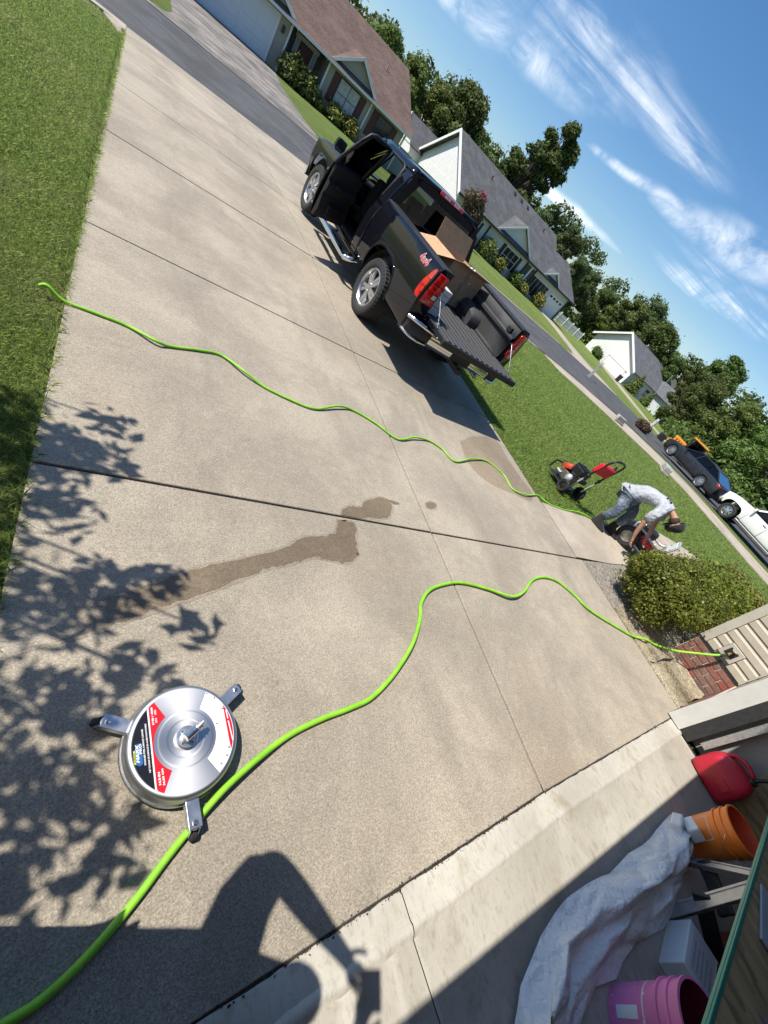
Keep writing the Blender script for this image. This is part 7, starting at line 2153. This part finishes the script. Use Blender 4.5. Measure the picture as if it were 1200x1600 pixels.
GT = 'trees behind the houses'
PROTO = []
for i, (H_, R_, nl, nn, sz, mt, low) in enumerate(((10, 4.0, 20, 27000, .165, 'leaf_oak', .10), (10, 3.4, 18, 25000, .16, 'leaf_light', .14), (10, 4.4, 22, 28000, .17, 'leaf_oak', .06), (10, 2.9, 18, 25000, .145, 'leaf_pine', .10), (10, 3.8, 20, 27000, .165, 'leaf_light', .10))):
    L, Rd = rand_lobes(30 + i, H_, R_, nl * 3, low)
    PROTO.append(tree_proto('broadleaf_tree', 'x', 50 + i, L, Rd, nn, sz, mt, H_ * .3, .22))
first_used = [False] * len(PROTO)
def put_tree(k, x, y, s_, rz, label, group=GT, sz=None):
    if first_used[k]:
        o = copy_tree(PROTO[k])
    else:
        o = PROTO[k]; first_used[k] = True
    o.location = (x, y, zt(x, y) - .1); o.rotation_euler = (0, 0, rz); o.scale = (s_, s_, s_ * (sz or 1))
    o['label'] = label
    if group: o['group'] = group
    elif 'group' in o: del o['group']
    return o
# singled-out trees
L = [(0, 0, 6.0), (1.2, -.8, 6.6), (-1.3, .6, 6.2), (.3, 1.0, 8.0), (-.9, -.5, 8.6), (1.5, .2, 9.6), (.3, -.3, 10.6), (2.2, -.4, 11.2), (1.0, .6, 12.4), (2.6, .4, 13.0), (1.8, -.4, 14.2), (3.2, -.2, 12.2), (-1.9, -.2, 7.4), (3.6, 0, 10.4), (2.6, .2, 9.0)]
Rd = [(1.7, 1.6, 1.1), (1.3, 1.2, .9), (1.4, 1.3, 1.0), (1.5, 1.3, 1.0), (1.3, 1.2, .9), (1.5, 1.3, 1.1), (1.4, 1.3, 1.0), (1.2, 1.1, .9), (1.3, 1.2, .9), (1.1, 1.1, .9), (1.1, 1.0, .8), (1.0, .9, .8), (1.0, .9, .7), (.9, .8, .9), (.9, .8, .7)]
L, Rd = breakup(L, Rd, 4, 7, .62)
az = rad(54.8); d_ = 78
tall = tree_proto('broadleaf_tree', 'tall ragged tree standing above the grey roof against the sky', 91, L, Rd, 36000, .18, 'leaf_oak', 5.0, .28)
tall.location = (d_ * math.cos(az), d_ * math.sin(az), -1.2); tall.rotation_euler = (0, 0, az - rad(90)); tall.scale = (1.2, 1.2, 1.16)
L = [(0, 0, 9), (1.5, 0, 10), (-1.6, .3, 9.6), (.4, .6, 11.6), (-.9, -.4, 12.4), (1.6, -.3, 12.6), (.2, .2, 13.8), (-1.9, 0, 11), (2.3, .2, 11.2)]
Rd = [(1.8, 1.6, 1.2)] * 3 + [(1.6, 1.5, 1.1)] * 3 + [(1.5, 1.4, 1.0)] + [(1.2, 1.1, .9)] * 2
L, Rd = breakup(L, Rd, 5, 7, .6)
az = rad(25.2); d_ = 108
lone = tree_proto('broadleaf_tree', 'rounded tree rising alone above the wood at the right edge', 92, L, Rd, 20000, .22, 'leaf_oak', 7.0, .3)
lone.location = (d_ * math.cos(az), d_ * math.sin(az), -2.2); lone.rotation_euler = (0, 0, az - rad(90)); lone.scale = (1.1, 1.1, 1.12)
rt = random.Random(77)
# rows of the wood: (azimuth from, to, distance, top elevation deg)
sil = [(86, 4.6), (75, 5.0), (73, 5.8), (70.5, 6.2), (68.6, 5.3), (65.6, 5.9), (63.8, 7.2), (61, 6.9), (59.2, 5.2), (57.5, 5.0), (53, 4.6), (50.8, 4.4), (49, 5.7), (46.7, 5.8), (43.2, 5.0), (40.5, 4.5), (37.4, 4.5), (35.6, 6.2), (33.4, 6.0), (31, 4.8), (29, 4.3), (25.9, 4.6), (23.7, 4.9), (21.4, 5.2), (19.9, 5.2), (15, 5.6), (8, 6.0), (0, 6.2)]
sil_t = sorted(sil)
def row(a0, a1, dist, step, kfac, jit, labf, low=1.0):
    a = a0
    while a > a1:
        az = rad(a + rt.uniform(-.4, .4)); d_ = dist(a) + rt.uniform(-jit, jit)
        H_ = (1.88 + d_ * math.tan(rad(interp(sil_t, a)))) * kfac * rt.uniform(.93, 1.04) - zt(d_ * math.cos(az), d_ * math.sin(az))
        k = rt.randrange(len(PROTO)); s_ = H_ / 10.0
        put_tree(k, d_ * math.cos(az), d_ * math.sin(az), max(.45, s_ * rt.uniform(.95, 1.1)), rt.uniform(0, 6.28), labf(a), sz=s_ / max(.45, s_ * 1.02))
        a -= step(a)
def lab1(a):
    if a > 57: return 'leafy green tree in the row rising behind the brown roof'
    if a > 39: return 'leafy green tree in the row behind the grey roofed house'
    return 'dark green tree in the wood at the far right'
def dist1(a): return interp([(0, 50), (16, 50), (21, 56), (24, 78), (27, 100), (38, 100), (41, 90), (45, 76), (60, 66), (90, 62)], a)
ORD = ['first', 'second', 'third', 'fourth', 'fifth', 'sixth', 'seventh', 'eighth', 'ninth', 'tenth', 'eleventh', 'twelfth', 'thirteenth', 'fourteenth', 'fifteenth', 'sixteenth', 'seventeenth']
cnt = {}
def lab_front(a):
    if a > 57: key = 'row of trees rising behind the brown roof'
    elif a > 41.5: key = 'row of trees behind the grey roofed house'
    elif a > 24: key = 'row of trees behind the far white house'
    else: key = 'wood edge beyond the parked cars'
    n_ = cnt.get(key, 0); cnt[key] = n_ + 1
    return ORD[n_] + ' leafy tree from the left in the ' + key
row(84, 41.5, dist1, lambda a: 3.1, 1.0, 2.0, lab_front)
row(41.5, 24, dist1, lambda a: 2.4, 1.0, 3.0, lab_front)
row(24, -4, dist1, lambda a: 3.4, 1.0, 3.0, lab_front)
# the depth of the wood behind the front trees: one mass of foliage
rng = np.random.default_rng(15); C = []; Rr = []
for i in range(420):
    a = rng.uniform(-4, 83); d_ = dist1(a) + rng.uniform(7, 16)
    x, y = d_ * math.cos(rad(a)), d_ * math.sin(rad(a))
    ht = (1.88 + d_ * math.tan(rad(interp(sil_t, a)))) * rng.uniform(.25, .93)
    k = rng.uniform(.8, 1.7); C.append((x, y, ht)); Rr.append((k, k, k * .85))
V_, F_ = leaves(rng, C, Rr, 70000, .30)
o = bpy.data.objects.new('wood', np_mesh('wood', V_, F_, 'leaf_oak')); COL.objects.link(o); o['kind'] = 'stuff'; o['label'] = 'mass of green woodland behind the front trees'
# low understorey of the wood: one leafy mass nobody could count
rng = np.random.default_rng(5); C = []; Rr = []
for i in range(150):
    a = rng.uniform(-4, 60); d_ = dist1(a) - 2 + rng.uniform(-2.5, 4)
    x, y = d_ * math.cos(rad(a)), d_ * math.sin(rad(a))
    if 20 < x < 48 and 38 < y < 62: continue
    k = rng.uniform(1.0, 2.0); C.append((x, y, zt(x, y) + k * .5)); Rr.append((k * 1.2, k * 1.2, k * 1.1))
V_, F_ = leaves(rng, C, Rr, 26000, .34)
o = bpy.data.objects.new('undergrowth', np_mesh('undergrowth', V_, F_, 'leaf_oak')); COL.objects.link(o); o['kind'] = 'stuff'; o['label'] = 'dense dark undergrowth along the foot of the wood'

# shrubs
def shrub(name, label, x, y, lobes, radii, n, size, mat, group=None, cat='shrub', seed=1, stems=True, z=None):
    rng = np.random.default_rng(seed)
    t = thing(name, label, cat, (x, y, zt(x, y) if z is None else z), 0, group)
    V_, F_ = leaves(rng, lobes, radii, n, size, .7, .72, .35)
    o = bpy.data.objects.new('foliage', np_mesh('foliage', V_, F_, mat)); COL.objects.link(o); o.parent = t
    b_ = MB()
    for l in lobes[:10]:
        b_.tube([(l[0] * .3, l[1] * .3, 0), (l[0] * .7, l[1] * .7, l[2] * .6), l], [.02, .014, .008], 5)
    b_.build('stem', 'bark', t)
    return t
# the big hedge by the walk
def lump(seed, x0, x1, y0, y1, z0, z1, n, r0, r1):
    r_ = random.Random(seed); L = []; Rd = []
    for i in range(n):
        L.append((r_.uniform(x0, x1), r_.uniform(y0, y1), r_.uniform(z0, z1))); k = r_.uniform(r0, r1); Rd.append((k, k, k * .8))
    return L, Rd
L, Rd = lump(1, -.80, .80, -.38, .32, .22, .62, 46, .15, .27)
shrub('hedge_bush', 'large yellow-green clipped bush beside the drive and brick wall', 6.50, 1.10, L, Rd, 62000, .020, 'leaf_hedge', 'clipped bushes in the bed', 'bush', 11, z=0)
L, Rd = lump(2, -.75, .75, -.28, .30, .30, .62, 28, .20, .32)
shrub('hedge_bush', 'yellow-green clipped bush in the middle of the bed behind the first', 8.25, 1.12, L, Rd, 42000, .024, 'leaf_hedge', 'clipped bushes in the bed', 'bush', 12, z=0)
L, Rd = lump(3, -.6, .6, -.3, .3, .28, .58, 22, .2, .3)
shrub('hedge_bush', 'rusty green bush at the far end of the bed by the right edge', 9.8, 1.12, L, Rd, 24000, .030, 'leaf_gold', 'clipped bushes in the bed', 'bush', 13, z=0)
# shrubs at the brown-roofed house
def ball(r_, zc=None, k=1.0): return [(0, 0, zc or r_ * .8), (r_ * .4, .1, r_ * .7), (-r_ * .4, -.1, r_ * .75), (0, r_ * .35, r_ * .9), (.1, -r_ * .4, r_ * .6)], [(r_ * .75, r_ * .75, r_ * .75 * k)] * 5
for i, (x, y, r_, mt, lb) in enumerate(((8.3, 38.2, .85, 'leaf_shrub', 'dark round shrub at the porch nearest the garage of the tan house'), (9.5, 38.3, .80, 'leaf_shrub', 'dark round shrub at the porch door of the tan house'), (11.7, 38.3, .62, 'leaf_gold', 'pale yellow-green shrub under the left of the shuttered window'), (13.0, 38.3, .66, 'leaf_gold', 'pale yellow-green shrub under the right of the shuttered window'), (10.6, 38.5, .35, 'leaf_gold', 'tiny pale plant between the porch and the window'),
        (26.6, 40.2, .7, 'leaf_shrub', 'small dark shrub at the left corner of the white house'), (30.3, 40.0, 1.05, 'leaf_shrub', 'tall dark shrub left of the black shuttered window'), (32.6, 40.0, .7, 'leaf_gold', 'small pale shrub under the black shuttered window'), (35.6, 40.1, .75, 'leaf_shrub', 'low shrub right of the black shuttered window'), (37.2, 40.0, .6, 'leaf_gold', 'pale shrub before the dark porch'), (40.2, 39.9, .85, 'leaf_gold', 'low green shrub under the wide dark window'),
        (68.8, 49.6, .9, 'leaf_oak', 'dark round shrub left of the white garage door, nearer the fence'), (68.6, 48.9, .75, 'leaf_oak', 'dark round shrub right beside the white garage door'), (84.5, 38.4, .9, 'leaf_oak', 'dark round shrub at the far end of the far white house'), (46.5, 17.2, .8, 'leaf_oak', 'round clipped bush on the far lawn left'), (50.0, 16.2, .9, 'leaf_oak', 'round clipped bush on the far lawn right, by the wood'))):
    L, Rd = ball(r_)
    shrub('round_shrub', lb, x, y, L, Rd, 1800, .11 if y < 42 else .14, mt, 'shrubs along the houses', 'shrub', 20 + i)
for i, (x, y, h_, lb) in enumerate(((70.6, 41.0, 3.0, 'large cone shaped evergreen at the corner of the far white house'), (76.4, 40.6, 2.2, 'smaller cone evergreen before the far white house'))):
    L = [(0, 0, h_ * u_) for u_ in (.15, .3, .45, .6, .75, .9)]; Rd = [(h_ * .42 * (1.05 - u_), h_ * .42 * (1.05 - u_), h_ * .16) for u_ in (.15, .3, .45, .6, .75, .9)]
    shrub('cone_shrub', lb, x, y, L, Rd, 2600, .16, 'leaf_light', 'cone evergreens', 'shrub', 60 + i)
L = [(.5 * math.cos(a), .5 * math.sin(a), .45) for a in (0, 1, 2, 3, 4, 5)] + [(0, 0, .6)]
shrub('ornamental_grass', 'brown feathery shrub at the street bend in front of the mailbox', 30.0, 14.6, [(a * .6, b * .6, c * .6) for a, b, c in L], [(.27, .27, .3)] * 7, 2600, .07, 'leaf_brown', None, 'shrub', 70)
L = [(-.5, 0, 1.4), (.5, .1, 1.5), (0, -.3, 1.9), (-.4, .2, 2.3), (.45, 0, 2.4), (0, 0, 2.9), (-.7, 0, 2.7), (.8, .1, 2.0)]
cm_ = shrub('crape_myrtle', 'upright flowering shrub with pink blossom left of the white house', 24.6, 37.6, L, [(.65, .6, .55)] * 8, 5200, .10, 'leaf_brown', None, 'shrub', 71)
rng = np.random.default_rng(8); V_, F_ = leaves(rng, [(.9, 0, 1.9), (1.1, 0, 1.2), (.5, -.3, .9), (.2, 0, 3.2)], [(.40, .40, .38)] * 4, 1100, .09)
o = bpy.data.objects.new('blossom', np_mesh('blossom', V_, F_, 'leaf_pink')); COL.objects.link(o); o.parent = cm_

# shade tree beside the drive (out of the picture on the left; its shadow falls across the slabs)
rng = np.random.default_rng(21)
SPX, SPY = .63, .245
tgt = SHADE_TARGETS
st = thing('shade_tree', 'tree left of the drive, known by its leafy shadow on the concrete', 'tree', (-4.2, 2.9, -.03))
L = []; Rd = []
for (x, y, z, r_) in tgt:
    L.append((x - SPX * z + 4.2, y + SPY * z - 2.9, z)); Rd.append((r_, r_, r_ * .6))
b_ = MB(); b_.tube(catmull([(0, 0, -.1), (.05, .03, 1.4), (.2, -.05, 2.6), (.4, 0, 4.0), (.5, 0, 5.6)], 5), [.20 - .007 * i for i in range(21)], 10)
for l in L: b_.tube(catmull([(.2, -.02, 2.4 + .25 * l[2] * .3), (l[0] * .5 + .2, l[1] * .5, l[2] * .85), l], 4), [.020 - .0019 * i for i in range(9)], 6)
b_.build('trunk', 'bark', st, smooth=60)
V_, F_ = leaves(rng, L, Rd, 6400, .050, .5, .10, .2, 1.9)
o = bpy.data.objects.new('crown', np_mesh('crown', V_, F_, 'leaf_light')); COL.objects.link(o); o.parent = st

# ================================================================== GRASS BLADES
Rm = np.array([RX, RY, RZ])      # world <- camera
def inframe(P, margin=140):
    v_ = (P - np.array([0, 0, CAM_H])) @ Rm
    z = np.maximum(v_[:, 2], 1e-6); px = 600 + 662 * v_[:, 0] / z; py = 800 + 662 * v_[:, 1] / z
    return (v_[:, 2] > .2) & (px > -margin) & (px < 1200 + margin) & (py > -margin) & (py < 1600 + margin)
def blades(name, label, rng, pts, hgt, wid, mat):
    n = len(pts)
    dist = np.linalg.norm(pts - np.array([0, 0, CAM_H]), axis=1)
    h_ = hgt * (.55 + .75 * rng.random(n)); w_ = np.clip(wid * dist / 4.0, wid, wid * 3.2) * (.7 + .6 * rng.random(n))
    a = rng.random(n) * 2 * np.pi; sx = np.stack([np.cos(a), np.sin(a), np.zeros(n)], 1)
    l = rng.random(n) * 2 * np.pi; tilt = .25 + .75 * rng.random(n)
    ln = np.stack([np.cos(l) * tilt, np.sin(l) * tilt, np.ones(n) * .9], 1); ln /= np.linalg.norm(ln, axis=1)[:, None]
    ln2 = np.stack([np.cos(l) * tilt * 1.9, np.sin(l) * tilt * 1.9, np.ones(n) * .55], 1); ln2 /= np.linalg.norm(ln2, axis=1)[:, None]
    mid = pts + ln * (h_ * .6)[:, None]; tip = mid + ln2 * (h_ * .55)[:, None]
    hw = (w_ * .5)[:, None]
    V_ = np.stack([pts - sx * hw, pts + sx * hw, mid + sx * hw * .8, tip, mid - sx * hw * .8], 1).reshape(-1, 3)
    F_ = np.arange(n * 5).reshape(-1, 5)
    o = bpy.data.objects.new(name, np_mesh(name, V_, F_, mat)); COL.objects.link(o)
    o['kind'] = 'stuff'; o['label'] = label
    return o
ztv = np.vectorize(zt)
def scatter(rng, n, x0, x1, y0, y1, dens, keep):
    x = rng.uniform(x0, x1, n); y = rng.uniform(y0, y1, n)
    P = np.stack([x, y, ztv(x, y) - .03], 1)
    d_ = np.linalg.norm(P - np.array([0, 0, CAM_H]), axis=1)
    ok = inframe(P) & keep(x, y) & (rng.random(n) < np.clip(dens / d_ ** 2, 0, 1))
    return P[ok]
rng = np.random.default_rng(3)
leftkeep = lambda x, y: (x < -.035 - .05 * np.maximum(0, y - 14) ** 1.0) & ~((y > 15.2) & (x > -.5)) & (y < 15.9)
Pl = scatter(rng, 4600000, -7.5, -.03, .2, 16, 12.0, leftkeep)
# longer fringe hanging over the slab edge
yy = rng.uniform(.4, 15.2, 9000); fr_ = np.stack([-.045 + rng.normal(size=9000) * .012, yy, ztv(yy * 0, yy) - .02], 1); fr_ = fr_[(rng.random(9000) < np.clip(6 / (yy + .8), .15, 1))]
blades('lawn_grass', 'short green lawn grass left of the drive', rng, Pl, .036, .0030, 'grass_blade')
blades('lawn_edge_grass', 'longer grass fringe along the left edge of the drive', rng, fr_, .060, .0036, 'grass_blade')
def rk(x, y):
    near_y = np.interp(x, [5.3, 8, 13, 16.5, 40], [15.2, 15.9, 15.1, 14.2, 0])
    pav = np.interp(y, [0, 3.4, 5, 6.6, 7.9, 9.2, 10.7, 12.3, 14.2], [20.6, 20.7, 20.8, 20.9, 20.3, 19, 17.9, 16.5, 16.4])
    path = np.interp(x, [5.3, 7.6, 9.0, 10.5, 11.4, 12.6, 15, 20], [2.66, 2.66, 2.82, 2.9, 2.75, 2.35, 1.95, 1.6])
    return (y < near_y) & (x < pav) & (y > path)
Pr = scatter(rng, 1500000, 5.34, 21, 1.5, 16, 40.0, rk)
blades('lawn_grass', 'sunlit lawn grass between the drive and the bend of the street', rng, Pr, .045, .0036, 'grass_blade_sun')
print('blades', len(Pl), len(Pr))
